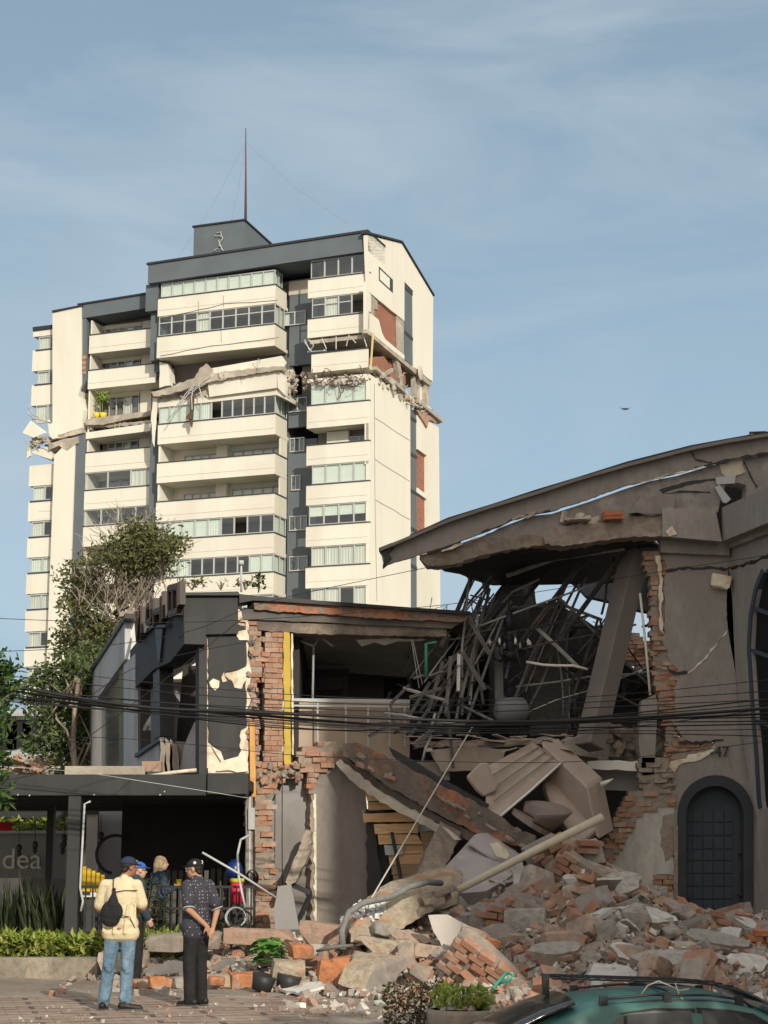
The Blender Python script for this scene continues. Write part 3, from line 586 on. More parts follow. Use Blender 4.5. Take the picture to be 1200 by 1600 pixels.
for i in range(16): t_ = R(); a = S(620 + t_ * 40, 600 + t_ * 40 + U(-12, 2), .2); m.tube(wig(a, a + V((U(-.1, .4), U(-.8, .8), U(-.5, .7))), 4, .12), .035, 4)
tb('rubble_clump', m, CONC)
m = MB(); m.prism(jag(sp([(650, 640), (668, 648), (690, 656), (688, 662), (670, 656), (668, 668), (660, 655)], .15), .05, .3), (-.3, 0, 0)); tb('exposed_brick', m, mat('pink_brick', (.42, .25, .17), (.3, .22, .17), s=1, bump=.4, bs=6))
m = MB(); m.box(-27, -17, 9.2, 9.4, 0, 41); m.box(-16.9, -.3, 13.3, 13.5, 0, 34.0); m.box(-16.9, -.3, 13.3, 13.5, 37, 43.5); tb('back_wall', m, CREAM)
# hairline cracks
m = MB()
def crack(pts, r=.012, y=-.02, fn=F, k=4):
    q = []
    for i in range(len(pts) - 1):
        a = fn(*pts[i], y); b = fn(*pts[i + 1], y)
        for j in range(k): q.append(a + (b - a) * (j / k) + V((0, 0, U(-.04, .04))))
    q.append(fn(*pts[-1], y)); m.tube(q, r, 4)
crack([(250, 497), (300, 487), (350, 475), (434, 469)], .02); crack([(250, 556), (330, 541), (436, 527)], .02); crack([(310, 470), (310, 493)]); crack([(349, 462), (349, 480)]); crack([(345, 512), (346, 535)]); crack([(372, 575), (378, 600)], .01, -.3)
crack([(655, 565 + 60), (655, 640)], .01); crack([(60, 800), (80, 798)], .01, 1.2)
crack([(586, 653), (640, 688)], .012, .02, S); crack([(586, 718), (640, 752)], .012, .02, S); crack([(587, 781), (641, 812)], .012, .02, S); crack([(585, 600), (586, 780), (589, 940)], .012, .02, S, 8)
tb('crack', m, mat('crack_shadow_gap', (.12, .1, .08), bump=0))
# satellite dish on the gable
m = MB(); m.ell(S(657, 583, .25), (.08, .55, .55)); tb('satellite_dish', m, SOFF)
# ================================================================== ground
PAVE, _N, _L, _P = newmat('brick_paving')
_tc = _N.new('ShaderNodeTexCoord')
def bricknode(vec, bw, bh, c1, c2, mo, ms=.008):
    t = _N.new('ShaderNodeTexBrick'); _L.new(vec, t.inputs['Vector']); t.inputs['Scale'].default_value = 1; t.inputs['Brick Width'].default_value = bw; t.inputs['Row Height'].default_value = bh
    t.inputs['Mortar Size'].default_value = ms; t.inputs['Mortar Smooth'].default_value = .3; t.inputs['Color1'].default_value = (*c1, 1); t.inputs['Color2'].default_value = (*c2, 1); t.inputs['Mortar'].default_value = (*mo, 1); return t
_mp = _N.new('ShaderNodeMapping'); _mp.inputs['Rotation'].default_value = (0, 0, radians(-14)); _L.new(_tc.outputs['Object'], _mp.inputs[0])
_t = bricknode(_mp.outputs[0], 1.25, .36, (.40, .29, .215), (.30, .215, .165), (.085, .07, .055), .035)
_t2 = bricknode(_mp.outputs[0], .31, .09, (1, 1, 1), (.82, .78, .76), (.45, .42, .4), .012)
_mul = mixc(_N, _L, 1.0, _t.outputs[0], _t2.outputs[0], 'MULTIPLY')
_c = mixc(_N, _L, noisef(_N, _L, _tc.outputs['Object'], 1.3, 8, .7, .4, .45, .72), _mul, (.38, .315, .245))
_c = mixc(_N, _L, noisef(_N, _L, _tc.outputs['Object'], 7, 8, .7, 0, .5, .8), _c, (.16, .13, .10))
_L.new(_c, _P.inputs['Base Color']); _P.inputs['Roughness'].default_value = .93
_b = _N.new('ShaderNodeBump'); _b.invert = True; _b.inputs['Strength'].default_value = .9; _b.inputs['Distance'].default_value = .02; _L.new(_t.outputs['Fac'], _b.inputs['Height']); _L.new(_b.outputs[0], _P.inputs['Normal'])
SOIL = mat('dusty_ground', (.30, .25, .20), (.22, .18, .145), (.36, .31, .25), s=2.2, s2=.8, bump=.8, bs=12, bd=.03, dirt=.35)
ASPH = mat('asphalt', (.05, .05, .05), (.065, .063, .06), s=3, bump=.4, bs=60, bd=.01)
def groundsheet(name, x0, x1, y0, y1, z, m, nx=2, ny=2, f=None):
    mb = MB(); vs = []; fs = []
    for j in range(ny + 1):
        for i in range(nx + 1):
            x = x0 + (x1 - x0) * i / nx; y = y0 + (y1 - y0) * j / ny; vs.append((x, y, z + (f(x, y) if f else 0)))
    for j in range(ny):
        for i in range(nx): a = j * (nx + 1) + i; fs.append((a, a + 1, a + nx + 2, a + nx + 1))
    mb.add(vs, fs, 0, .5, False); return mb.build(name, m, kind='structure', origin=(0, 0, z))
groundsheet('ground', -1500, 1500, -300, 3000, -.80, mat('far_ground', (.12, .11, .09), (.08, .09, .06), s=.05, bump=0))
groundsheet('road', -60, 60, 5, 15.45, -.76, ASPH)
mb = MB(); mb.box(-60, 60, 15.45, 120, -.79, 0.0); mb.build('terrace_ground', SOIL, kind='structure', bevel=.03)
mb = MB(); mb.box(-60, 60, 15.3, 15.45, -.79, -.62); mb.build('kerb', CONC, kind='structure', bevel=.02)
groundsheet('brick_paving', -9, -.6, 15.6, 23.6, .004, PAVE)
# ================================================================== brick laying helper
BR = [(.36, .17, .10), (.28, .15, .10), (.40, .21, .13), (.33, .25, .19), (.24, .14, .10), (.36, .29, .23), (.40, .16, .08)]
BRK = mat('loose_brick', (.40, .17, .095), (.32, .20, .145), (.42, .36, .29), s=6, s2=4, rnd=BR, rndamt=.55, bump=.6, bs=30, bd=.015, dirt=.3)
MORT = mat('mortar', (.32, .27, .215), (.24, .20, .165), s=3, bump=.7, bs=20, bd=.02, dirt=.3)
def spans(poly, z):
    xs = []
    for i in range(len(poly)):
        (x0, z0), (x1, z1) = poly[i], poly[(i + 1) % len(poly)]
        if (z0 <= z) != (z1 <= z): xs.append(x0 + (x1 - x0) * (z - z0) / (z1 - z0))
    xs.sort(); return [(xs[i], xs[i + 1]) for i in range(0, len(xs) - 1, 2)]
def brickwall(name, parent, pl, pxs, off=0, depth=.25, bw=.24, bh=.085, rough=.02, ragged=.07, missing=.02, mats=None, **k):
    poly = [pl.uz(x, y, off) for x, y in pxs]; z0 = min(p[1] for p in poly); z1 = max(p[1] for p in poly)
    mb = MB(); z = z0; c = 0
    while z < z1:
        for a, b in spans(poly, z + bh / 2):
            mb2a = a + U(-.05, .05); mb2b = b + U(-.05, .05)
            if mb2b - mb2a > .05:      # mortar bed
                q = [pl.P(mb2a, z, off - .02), pl.P(mb2b, z, off - .02), pl.P(mb2b, z, off - depth), pl.P(mb2a, z, off - depth)]
                mb.hexa(q + [p + V((0, 0, bh - .001)) for p in q], 1)
            u = a + (-(bw / 2) if c % 2 else 0) - U(0, .03)
            while u < b:
                ua = max(u, a - ragged * R()); ub = min(u + bw - .012, b + ragged * R())
                if ub - ua > .04 and R() > missing:
                    d = U(-rough, rough); dz = U(-.004, .004); e = U(-.01, .01)
                    if rough > .018 and R() < .42: chunk(mb, pl.P((ua + ub) / 2, z + bh / 2, off - depth / 2 + d), ((ub - ua) * 1.05, depth * 1.05, bh * 1.15), rotm(0, U(-.1, .1), atan2(pl.d.y, pl.d.x)), 1 if R() < .35 else 0, n=8); u += bw; continue
                    jj = (lambda: V((U(-.012, .012), U(-.012, .012), U(-.008, .008)))) if rough > .018 else (lambda: V((0, 0, 0)))
                    q = [pl.P(ua, z + .004 + dz, off + d), pl.P(ub, z + .004 + dz, off + d + e), pl.P(ub, z + .004 + dz, off - depth + U(-.02, .02)), pl.P(ua, z + .004 + dz, off - depth + U(-.02, .02))]
                    mb.hexa([p + jj() for p in q] + [p + V((0, 0, bh - .010)) + jj() for p in q], 0)
                u += bw
        z += bh; c += 1
    return mb.build(name, mats or [BRK, MORT], parent, **k)
# ================================================================== the ruined black building on the left
BLK = mat('black_cladding', (.030, .031, .033), (.038, .039, .040), (.052, .050, .048), streak=-.5, s=1.5, s2=.7, bump=.12, bs=9, rough=.7, stretch=(1, 1, .4))
BLK2 = mat('black_steel', (.022, .023, .025), (.03, .03, .03), s=4, bump=.1, rough=.5)
PLAS = mat('old_cream_plaster', (.72, .66, .53), (.6, .53, .41), (.48, .38, .28), s=6, s2=3, bump=.5, bs=18, bd=.02)
LGRY = mat('pale_grey_paint', (.40, .41, .42), (.36, .37, .38), (.30, .30, .30), s=1, s2=.8, bump=.1, stretch=(1, 1, .3))
WHT = mat('white_paint', (.70, .68, .62), (.62, .6, .55), s=1.2, bump=.1, stretch=(1, 1, .4))
TAUPE = mat('taupe_render', (.275, .248, .222), (.24, .218, .197), (.315, .29, .265), s=.8, s2=.9, bump=.35, bs=9, bd=.03, stretch=(1, 1, .5), dirt=.15, streak=.22)
TANW = mat('tan_wall', (.42, .34, .26), (.37, .30, .23), s=1.5, bump=.15)
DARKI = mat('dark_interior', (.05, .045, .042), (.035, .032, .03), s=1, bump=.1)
GRYW = mat('grey_interior_wall', (.27, .265, .26), (.22, .215, .21), (.17, .16, .15), s=1.1, s2=.7, bump=.15, stretch=(1, 1, .4))
P1 = at(287, 930, 29.0); P2 = atz(140, 1062, P1.z)
PF = Plane((P1.x, P1.y), (P1.x + 1, P1.y + .3))                 # front wall plane, normal to the viewer
PS = Plane((P2.x, P2.y), (P1.x, P1.y))                         # receding left wall, normal to the left
lb = thing('ruined_building', 'black-clad two-storey restaurant building with its corner torn open to bare brick', 'building', (P1.x, P1.y + 1, 0))
def pf(pts, off=0, pl=PF): return [pl(x, y, off) for x, y in pts]
def slab(name, pts, m, off=0, th=.15, pl=PF, parent=lb, jagged=None, amp=.03, step=.15, mside=None, **k):
    q = pf(pts, off, pl)
    if jagged is not None: q = jag(q, amp, step, jagged if jagged != 'all' else None)
    ms = [m] if mside is None else [m, mside]
    mb = MB(); mb.prism(q, -pl.n * th, 0, None if mside is None else 1); return mb.build(name, ms, parent, **k)
# sanity: both normals must face the camera side
assert PF.n.y < 0 and PS.n.y < 0
slab('cladding_box', [(287, 930), (372, 928), (372, 990), (287, 992)], BLK, .12, .5)
slab('narrow_panel', [(311, 990), (323.5, 990), (323.5, 1210), (311, 1210)], BLK, .06, .3)
slab('inner_plaster', [(325, 950), (388, 952), (390, 1212), (325, 1212)], PLAS, 0, .2, jagged={1}, amp=.05, mside=MORT)
slab('cladding_panel', [(325.5, 985), (372, 985), (352, 958), (372, 953), (383, 958), (386, 968), (372, 966), (360, 972), (382, 978), (386, 990), (385, 1040), (372, 1046), (352, 1050), (352, 1056), (366, 1068), (384, 1064), (386, 1135), (377, 1140), (374, 1165), (378, 1182), (352, 1190), (344, 1172), (330, 1162), (326, 1158)], BLK, .035, .03, jagged='all', amp=.015, step=.08)
for pts in ([(327, 1066), (333, 1060), (343, 1064), (342, 1074), (336, 1079), (329, 1072)], [(346, 1058), (350, 1050), (355, 1064), (348, 1066)], [(360, 1060), (380, 1055), (384, 1062), (378, 1076), (366, 1074)]): slab('plaster_patch', pts, PLAS, .05, .02, jagged='all', amp=.02, step=.06)
slab('plaster_patch', [(331, 1166), (345, 1174), (350, 1188), (372, 1182), (385, 1160), (388, 1205), (338, 1205), (346, 1190)], PLAS, .045, .02, jagged='all', amp=.02, step=.08)
slab('plaster_patch', [(342, 962), (372, 952), (388, 960), (388, 1000), (374, 1000), (368, 990), (384, 984), (384, 972), (360, 968)], PLAS, .045, .02, jagged='all', amp=.02, step=.08)
mb = MB(); mb.prism(pf([(280, 930), (286, 926), (372, 924), (374, 930)], .2), V((0, 1.4, .02))); mb.build('roof_edge', BLK2, lb)
slab('seam', [(323.5, 988), (325.5, 988), (325.5, 1200), (323.5, 1200)], PLAS, .0, .1, jagged='all', amp=.004, step=.1)
# torn masonry between the cladding and the pillar
brickwall('torn_masonry', lb, PF, [(388, 958), (400, 955), (404, 990), (414, 1050), (410, 1065), (400, 1062), (398, 1130), (404, 1165), (404, 1200), (388, 1205)], -.02, .35, rough=.035, missing=.08, ragged=.12)
brickwall('brick_pillar', lb, PF, [(415, 985), (441, 985), (441, 1198), (414, 1198)], -.02, .35, rough=.012, ragged=.015, missing=0)
brickwall('torn_masonry', lb, PF, [(392, 1196), (440, 1196), (468, 1200), (470, 1212), (440, 1222), (424, 1240), (424, 1300), (426, 1370), (440, 1400), (465, 1450), (400, 1450), (398, 1300), (392, 1240)], .0, .35, rough=.04, missing=.05, ragged=.1)
brickwall('torn_masonry', lb, PF, [(468, 1178), (480, 1165), (515, 1160), (536, 1166), (532, 1190), (505, 1205), (494, 1215), (492, 1240), (484, 1240), (484, 1212), (470, 1205)], .05, .3, rough=.035, missing=.05)
slab('wall_end', [(485, 1212), (494, 1212), (494, 1450), (486, 1450)], MORT, .0, .5, jagged={1, 3}, amp=.03, step=.06)
slab('plaster_edge', [(490, 1240), (494, 1225), (495, 1450), (491, 1450)], PLAS, .02, .1, jagged={0, 2, 3}, amp=.02, step=.07)
mb = MB()
for i in range(30): chunk(mb, PF(U(395, 470), U(1192, 1225), U(-.05, .06)), (U(.06, .16), U(.06, .14), U(.04, .1)), mi=random.choice((0, 1)), n=8)
for i in range(22): chunk(mb, PF(U(386, 402), U(935, 1180), U(-.1, .04)), (U(.05, .14), U(.05, .14), U(.04, .09)), mi=random.choice((0, 1)), n=8)
mb.build('loose_masonry', [MORT, BRK], lb)
slab('dark_gap_sheet', [(400, 990), (413, 990), (413, 1165), (402, 1165)], DARKI, -.3, .1)  # dark sheet filling the gap, its shade put in the colour
YELP = mat('yellow_ochre_paint', (.50, .36, .06), (.42, .30, .06), s=4, bump=.3); ORW = mat('orange_timber', (.60, .33, .11), (.5, .26, .09), s=5, bump=.2, stretch=(4, 4, .4))
mb = MB(); q = pf([(442.5, 988), (452.5, 988), (455, 1195), (444, 1195)], .02); mb.prism(jag(q, .01, .12, {1, 3}), V((0, .25, 0))); mb.build('yellow_column', YELP, lb, bevel=.01)
mb = MB(); q = pf([(455, 990), (457.5, 990), (459, 1180), (456.5, 1180)], 0); mb.prism(jag(q, .008, .1, {1, 3}), V((0, .1, 0))); mb.build('plaster_strip', PLAS, lb)
mb = MB(); q = pf([(390, 1128), (398, 1128), (400, 1252), (391, 1252)], .08); mb.prism(q, V((0, .1, 0))); mb.build('timber_post', ORW, lb)
# top beams over the open storey
slab('membrane', [(374, 928), (440, 934), (735, 955), (736, 960), (440, 940), (396, 938), (374, 942)], BLK2, .2, .6, jagged={0, 1, 3}, amp=.008, step=.3)
ROUGHB = mat('rough_red_masonry', (.42, .17, .09), (.24, .18, .14), (.30, .25, .19), s=3.2, s2=2.0, bump=1, bs=9, bd=.06, dirt=.5, lo=.42, hi=.56)
ROUGHC = mat('rough_beam_concrete', (.27, .225, .175), (.20, .165, .13), (.12, .10, .085), s=2.5, s2=1.1, bump=.8, bs=10, bd=.05, dirt=.4)
slab('brick_coping', [(396, 940), (440, 941), (600, 951), (735, 961), (722, 972), (600, 966), (430, 955), (398, 952)], ROUGHB, .12, .5, jagged='all', amp=.016, step=.07)
slab('dark_band', [(376, 950), (430, 956), (722, 972), (705, 982), (402, 968), (380, 968)], mat('dark_band_tone', (.10, .10, .095), (.07, .07, .07), (.15, .13, .11), s=2, bump=.4, bs=8), .05, .5, jagged={1, 3}, amp=.008, step=.2)  # dark grey band between the coping and the beam
slab('concrete_beam', [(400, 969), (480, 973), (698, 981), (698, 995), (480, 990), (404, 985)], ROUGHC, .0, .5, jagged='all', amp=.012, step=.07)
# room behind: roof slab, back wall, side walls, floor
zr = PF(600, 985).z; zf = PF(600, 1190).z; bx0 = P1.x + .3
mb = MB(); a = PF(380, 960, -.4); b = PF(725, 975, -.4)
mb.hexa([(a.x, a.y, zr + .05), (b.x, b.y, zr + .05), (b.x, b.y + 7, zr + .05), (a.x, a.y + 7, zr + .05), (a.x, a.y, zr + .35), (b.x, b.y, zr + .35), (b.x, b.y + 7, zr + .35), (a.x, a.y + 7, zr + .35)]); mb.build('roof_slab', DARKI, lb)
a = PF(457, 1190, -.5); b = PF(700, 1190, -.5)
mb = MB(); mb.box(a.x, b.x + .5, a.y + 5.6, a.y + 5.8, zf, zr + .05); mb.build('back_wall', mat('shaded_back_wall', (.26, .25, .235), (.2, .19, .18), s=.8, bump=.1), lb)
mb = MB(); mb.box(a.x - .1, a.x + .1, a.y, a.y + 5.6, zf, zr + .05); mb.build('side_wall', DARKI, lb)
mb = MB(); mb.box(a.x, b.x, a.y, a.y + 6, zf - .3, zf); mb.build('upper_floor', CONC, lb)
slab('tan_partition', [(457, 1096), (640, 1098), (640, 1200), (457, 1200)], TANW, -.5, .15)
mb = MB(); mb.box(P1.x + 5.2, P1.x + 5.35, 31.2, 34, zf + .9, zr - .1); mb.build('partition', GRYW, lb)
mb = MB(); mb.prism(jag([at(556, 1000, 30.4), at(600, 997, 30.4), at(700, 988, 30.6), at(704, 994, 30.6), at(640, 1002, 30.5), at(565, 1010, 30.4)], .05, .2, {2, 3, 4}), V((0, .05, .0))); mb.build('torn_ceiling_board', WHT, lb)
mb = MB(); mb.prism([at(462, 1000, 31.2), at(704, 992, 31.2), at(690, 1062, 33.6), at(462, 1046, 33.6)], V((0, 0, .05))); mb.build('ceiling_board', mat('ceiling_board', (.55, .52, .48), (.45, .42, .38), s=1, bump=.05), lb)
mb = MB(); mb.beam(at(540, 1056, 33), at(540, 1105, 33), .1, .1); mb.beam(at(455, 1070, 33), at(535, 1068, 33), .3, .25); mb.beam(at(455, 1052, 33.2), at(545, 1050, 33.2), .12, .12); mb.build('steel_frame', BLK2, lb)
# railing of the open storey
rail = thing('balcony_railing', 'thin pale metal railing across the opened upper room of the black building', 'railing', PF(530, 1130, -.3))
mb = MB(); a = PF(455, 1094, -.3); b = PF(640, 1096, -.3); mb.beam(a, b, .05, .06); mb.beam(a + V((0, 0, -.09)), b + V((0, 0, -.09)), .03, .03); mb.build('top_rail', ALU, rail)
for px in (496, 540, 575, 608, 632): mb = MB(); mb.beam(PF(px, 1096, -.3), PF(px, 1165, -.3), .03, .03); mb.build('baluster', ALU, rail)
# lower storey walls
slab('grey_wall', [(418, 1228), (440, 1218), (460, 1206), (482, 1206), (486, 1220), (486, 1450), (418, 1450)], GRYW, -.25, .2, jagged={0, 1, 2}, amp=.03)
slab('taupe_wall', [(492, 1214), (506, 1204), (530, 1196), (555, 1204), (570, 1225), (576, 1290), (577, 1450), (492, 1450)], TAUPE, -.02, .25, jagged={0, 1, 2, 3}, amp=.04, mside=MORT)
# ---- receding left side
def sl(name, pts, m, off=0, th=.2, **k): return slab(name, pts, m, off, th, pl=PS, **k)
sl('side_fascia', [(288, 933), (214, 1003), (203, 1017), (203, 1083), (211, 1075), (240, 1046), (266, 1034), (288, 1006)], BLK, 0, .35)
mb = MB(); mb.prism(pf([(232, 977), (258, 976), (258, 980), (232, 981)], .12, PS), -PS.n * .2); mb.prism(pf([(242, 983), (254, 982), (249, 1034), (246, 1034)], .05, PS), -PS.n * .1); mb.build('side_bracket', BLK2, lb)
sl('steel_column', [(210, 1074), (219, 1070), (219, 1182), (210, 1186)], BLK2, -.05, .2); sl('steel_column', [(239, 1036), (249, 1034), (250, 1150), (240, 1155)], BLK2, -.05, .25)
sl('low_wall', [(211, 1182), (248, 1157), (248, 1210), (211, 1212)], LGRY, 0, .15); mb = MB(); mb.prism(pf([(210, 1178), (249, 1152), (249, 1157), (210, 1184)], .06, PS), -PS.n * .28); mb.build('sill', BLK2, lb)
sl('grey_column', [(193, 1040), (210, 1022), (210, 1210), (193, 1210)], LGRY, .02, .3); sl('moss_strip', [(186, 1050), (192.5, 1042), (192.5, 1210), (186, 1210)], mat('algae_strip', (.10, .12, .06), (.16, .17, .10), s=5, bump=.2), 0, .15)
sl('dark_glazing', [(153, 1092), (186, 1052), (186, 1210), (153, 1210)], mat('dark_glazing', (.06, .065, .07), (.09, .095, .10), s=.6, rough=.15, bump=0, spec=.5), -.05, .05)
sl('pale_column', [(143, 1092), (152.5, 1088), (152.5, 1210), (143, 1212)], WHT, .04, .3); sl('edge_column', [(139, 1093), (142.5, 1093), (142.5, 1212), (139, 1212)], LGRY, .04, .3)
# gable blade: sunlit front and unlit side put into its two colours
mb = MB(); bl = pf([(138, 1056), (195, 966), (195, 1030), (155, 1087), (152, 1094), (138, 1094)], .05, PS); mb.prism(bl, -PS.n * .12); mb.build('end_blade', LGRY, lb)
a = PS(195, 966, .05); b = PS(195, 1030, .05); mb = MB(); dx = V((.45, .12, 0)); w0 = at(214, 963, a.y + .15); w1 = at(214, 1003, a.y + .15)
mb.prism([a, w0, w1, b], V((-.05, .3, 0))); mb.build('blade_front', WHT, lb)
mb = MB(); mb.prism([a + V((-.1, -.1, .02)), w0 + V((.03, -.1, .02)), w0 + V((.03, -.1, .12)), a + V((-.1, -.1, .12))], V((0, .5, 0))); mb.build('blade_coping', MORT, lb)
q0 = PS(138, 1056, .1); q1 = PS(195, 966, .1); mb = MB(); mb.prism([q0, q1, q1 + V((0, 0, .1)), q0 + V((0, 0, .1))], -PS.n * .25); mb.build('blade_edge', BLK2, lb)
# interior seen through the side opening
RBK = mat('ruin_interior_wall', (.36, .37, .38), (.3, .3, .31), s=.8, bump=.1, stretch=(1, 1, .4))
o1 = 1.3
mb = MB(); mb.prism(jag([PS(212, 1085, -o1), PS(245, 1075, -o1), PS(268, 1078, -o1), PS(283, 1100, -o1), PS(283, 1165, -o1), PS(270, 1210, -o1), PS(212, 1210, -o1)], .04, .3, {2, 3, 4}), -PS.n * .1); mb.build('inner_wall', RBK, lb)
mb = MB(); mb.prism([PS(288, 1006, -.35), PS(210, 1078, -.35), PS(240, 1078, -3.0), PS(330, 1020, -3.2)], V((0, 0, .08))); mb.build('room_ceiling', mat('stained_ceiling', (.25, .22, .19), (.16, .13, .11), s=1, bump=.1), lb)
mb = MB(); mb.prism([at(286, 1040, 32.5), at(345, 1040, 32.5), at(345, 1215, 32.5), at(270, 1215, 32.5)], V((0, .1, 0))); mb.build('inner_wall', DARKI, lb)
mb = MB(); mb.prism(jag([at(294, 1150, 30.6), at(304, 1128, 30.6), at(312, 1130, 30.6), at(312, 1208, 30.6), at(276, 1208, 30.6), at(285, 1180, 30.6)], .05, .15, {0, 4, 5}), V((0, .12, 0))); mb.build('broken_partition', LGRY, lb)
mb = MB(); mb.prism(jag([at(274, 1158, 30.9), at(292, 1160, 30.9), at(290, 1206, 30.9), at(276, 1206, 30.9)], .04, .12), V((0, .15, 0))); mb.build('broken_partition', TAUPE, lb)
mb = MB()
for x0, x1 in ((250, 259), (258, 268), (266, 277)): mb.prism(jag([at(x0, 1152 + U(0, 10), 30.5), at(x1, 1156 + U(0, 12), 30.5), at(x1 + 3, 1206, 30.5), at(x0, 1206, 30.5)], .02, .15), V((0, .2, 0)))
mb.build('cracked_pier', MORT, lb)
# the roof sign: big rusty letters seen from the side
SIGN = mat('sign_brown_steel', (.022, .011, .009), (.015, .009, .008), s=3, bump=.1, rough=.5); SEDGE = mat('sign_letter_face', (.12, .085, .07), bump=0)
sg = [((214, 958, 222, 1000), 'V'), ((224, 950, 236, 990), 'I'), ((232, 945, 241, 980), 'O'), ((243, 936, 257, 978), 'H'), ((258, 925, 264, 968), 'I'), ((266, 916, 283, 962), 'E')]
for (x0, y0, x1, y1), ch in sg:
    mb = MB(); o_ = .1
    A = lambda fx, fy: PS(x0 + (x1 - x0) * fx, (y0 + (y1 - y0) * fy) - (x1 - x0) * fx * .55 * 0, o_)
    d = -PS.n * .22
    def st(p, q, wd=.12):
        a = A(*p); b = A(*q); mb.beam(a, b, .1, wd, 0); mb.beam(a + PS.n * .06, b + PS.n * .06, .015, wd * .6, 1)
    if ch in 'IHE': st((.1, 0), (.1, 1))
    if ch == 'H': st((.9, -.1), (.9, .9)); st((.1, .5), (.9, .4))
    if ch == 'E': st((.5, -.05), (.5, .95)); st((.1, .08), (1, 0)); st((.1, .95), (.9, .85)); st((1, -.1), (1, .7), .3)
    if ch == 'V': st((.1, 0), (.5, 1)); st((.9, -.1), (.5, 1)); st((.5, .3), (.5, 1.05))
    if ch == 'O': st((.2, .1), (.1, .8)); st((.8, 0), (.9, .7)); st((.2, .1), (.8, 0)); st((.1, .8), (.9, .7))
    mb.build('sign_letter', [SIGN, SEDGE], label={'V': 'pointed brown steel roof sign letter at the low left end of the row', 'O': 'rounded brown steel roof sign letter', 'H': 'wide brown steel roof sign letter with two uprights and a crossbar', 'E': 'largest brown steel roof sign letter beside the black corner box'}.get(ch, 'plain single-upright brown steel roof sign letter'), cat='sign letter', group='brown sign letters along the roof edge')
mb = MB(); mb.beam(PS(216, 1001, .02), PS(286, 936, .02), .08, .08); mb.beam(PS(216, 975, -.15), PS(284, 925, -.15), .05, .05); mb.build('sign_rail', SIGN, lb)
# ================================================================== front canopy on a post
cn = thing('entrance_canopy', 'black flat canopy with deep fascia over the restaurant terrace', 'canopy', (-4.5, 28, 0))
zc0 = at(200, 1243, 27.8).z; zc1 = at(200, 1210, 27.8).z; xr = at(388, 1225, 27.8).x; xs_ = at(323, 1225, 27.8).x
mb = MB(); mb.box(-11, xs_ - .01, 27.8, 27.95, zc0, zc1); mb.build('fascia', BLK, cn, bevel=.008)
mb = MB(); mb.box(xs_ + .01, xr, 27.78, 27.95, zc0 + .02, zc1 + .02); mb.build('fascia', BLK, cn, bevel=.008)
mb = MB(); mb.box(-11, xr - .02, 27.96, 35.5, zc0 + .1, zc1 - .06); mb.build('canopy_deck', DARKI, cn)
mb = MB(); 
for i in range(12): mb.box(-9, xr - .05, 28.4 + i * .75, 28.5 + i * .75, zc0 - .02, zc0 + .098)
mb.build('joist', BLK2, cn)
mb = MB(); a = at(108, 1245, 27.9); b = at(128, 1245, 27.9); mb.box(a.x, b.x, 27.82, 28.02, .1, zc0 - .002); mb.build('post', BLK, cn, bevel=.01)
mb = MB(); a = at(69, 1400, 33); b = at(80, 1400, 33); mb.box(a.x, b.x, 33, 33.2, 0, zc0 + .09); mb.build('post', BLK2, cn)
mb = MB(); c = at(129.5, 1250, 27.8); mb.tube([c + V((.12, 0, -.02)), c + V((.03, 0, -.06)), V((c.x, 27.8, 1.3)), V((c.x + .05, 27.8, 1.1)), V((c.x + .02, 27.8, .95))], .018, 6); mb.build('conduit', ALU, cn)
mb = MB()
for (px, py) in ((28, 1242), (46, 1243), (147, 1242), (257, 1237), (250, 1242)): p = at(px, py, 27.79); mb.ell(p, (.013, .01, .013))
mb.build('bolt', ALU, cn)
# back walls of the ground floor under the canopy
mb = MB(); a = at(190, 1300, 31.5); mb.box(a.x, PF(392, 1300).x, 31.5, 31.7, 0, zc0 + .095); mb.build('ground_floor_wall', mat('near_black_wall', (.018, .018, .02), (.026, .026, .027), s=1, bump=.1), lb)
mb = MB(); a = at(168, 1300, 36); b = at(190, 1300, 36); mb.box(at(135, 1300, 36).x, at(150, 1300, 36).x, 36, 36.2, 0, 2.6); mb.build('white_pier', WHT, lb)
mb = MB(); mb.box(at(150.5, 1300, 36).x, at(190, 1300, 36).x, 36.3, 36.4, 0, 2.8); mb.build('grey_panel', mat('ground_floor_grey', (.36, .37, .38), (.3, .3, .31), s=.8, bump=.1), lb)
# debris lying on top of the canopy
mb = MB(); z = zc1
mb.box(at(102, 1205, 28.1).x, at(227, 1205, 28.1).x, 28.05, 28.35, z + .0, z + .14); o = mb.build('concrete_plank', CONC, label='long pale concrete plank lying on the canopy edge', cat='plank')
mb = MB(); mb.obox(at(238, 1198, 28.2) * 1, (.30, .2, .16)); mb.build('brick_block', BRK, label='single orange brick block on the canopy between plank and pole', cat='brick')
mb = MB(); mb.tube([at(232, 1213, 28), at(270, 1207, 28), at(307, 1203, 28)], .03, 6); mb.build('timber_pole', PLAS, label='pale bent pole lying on the canopy edge below the torn side opening', cat='pole')
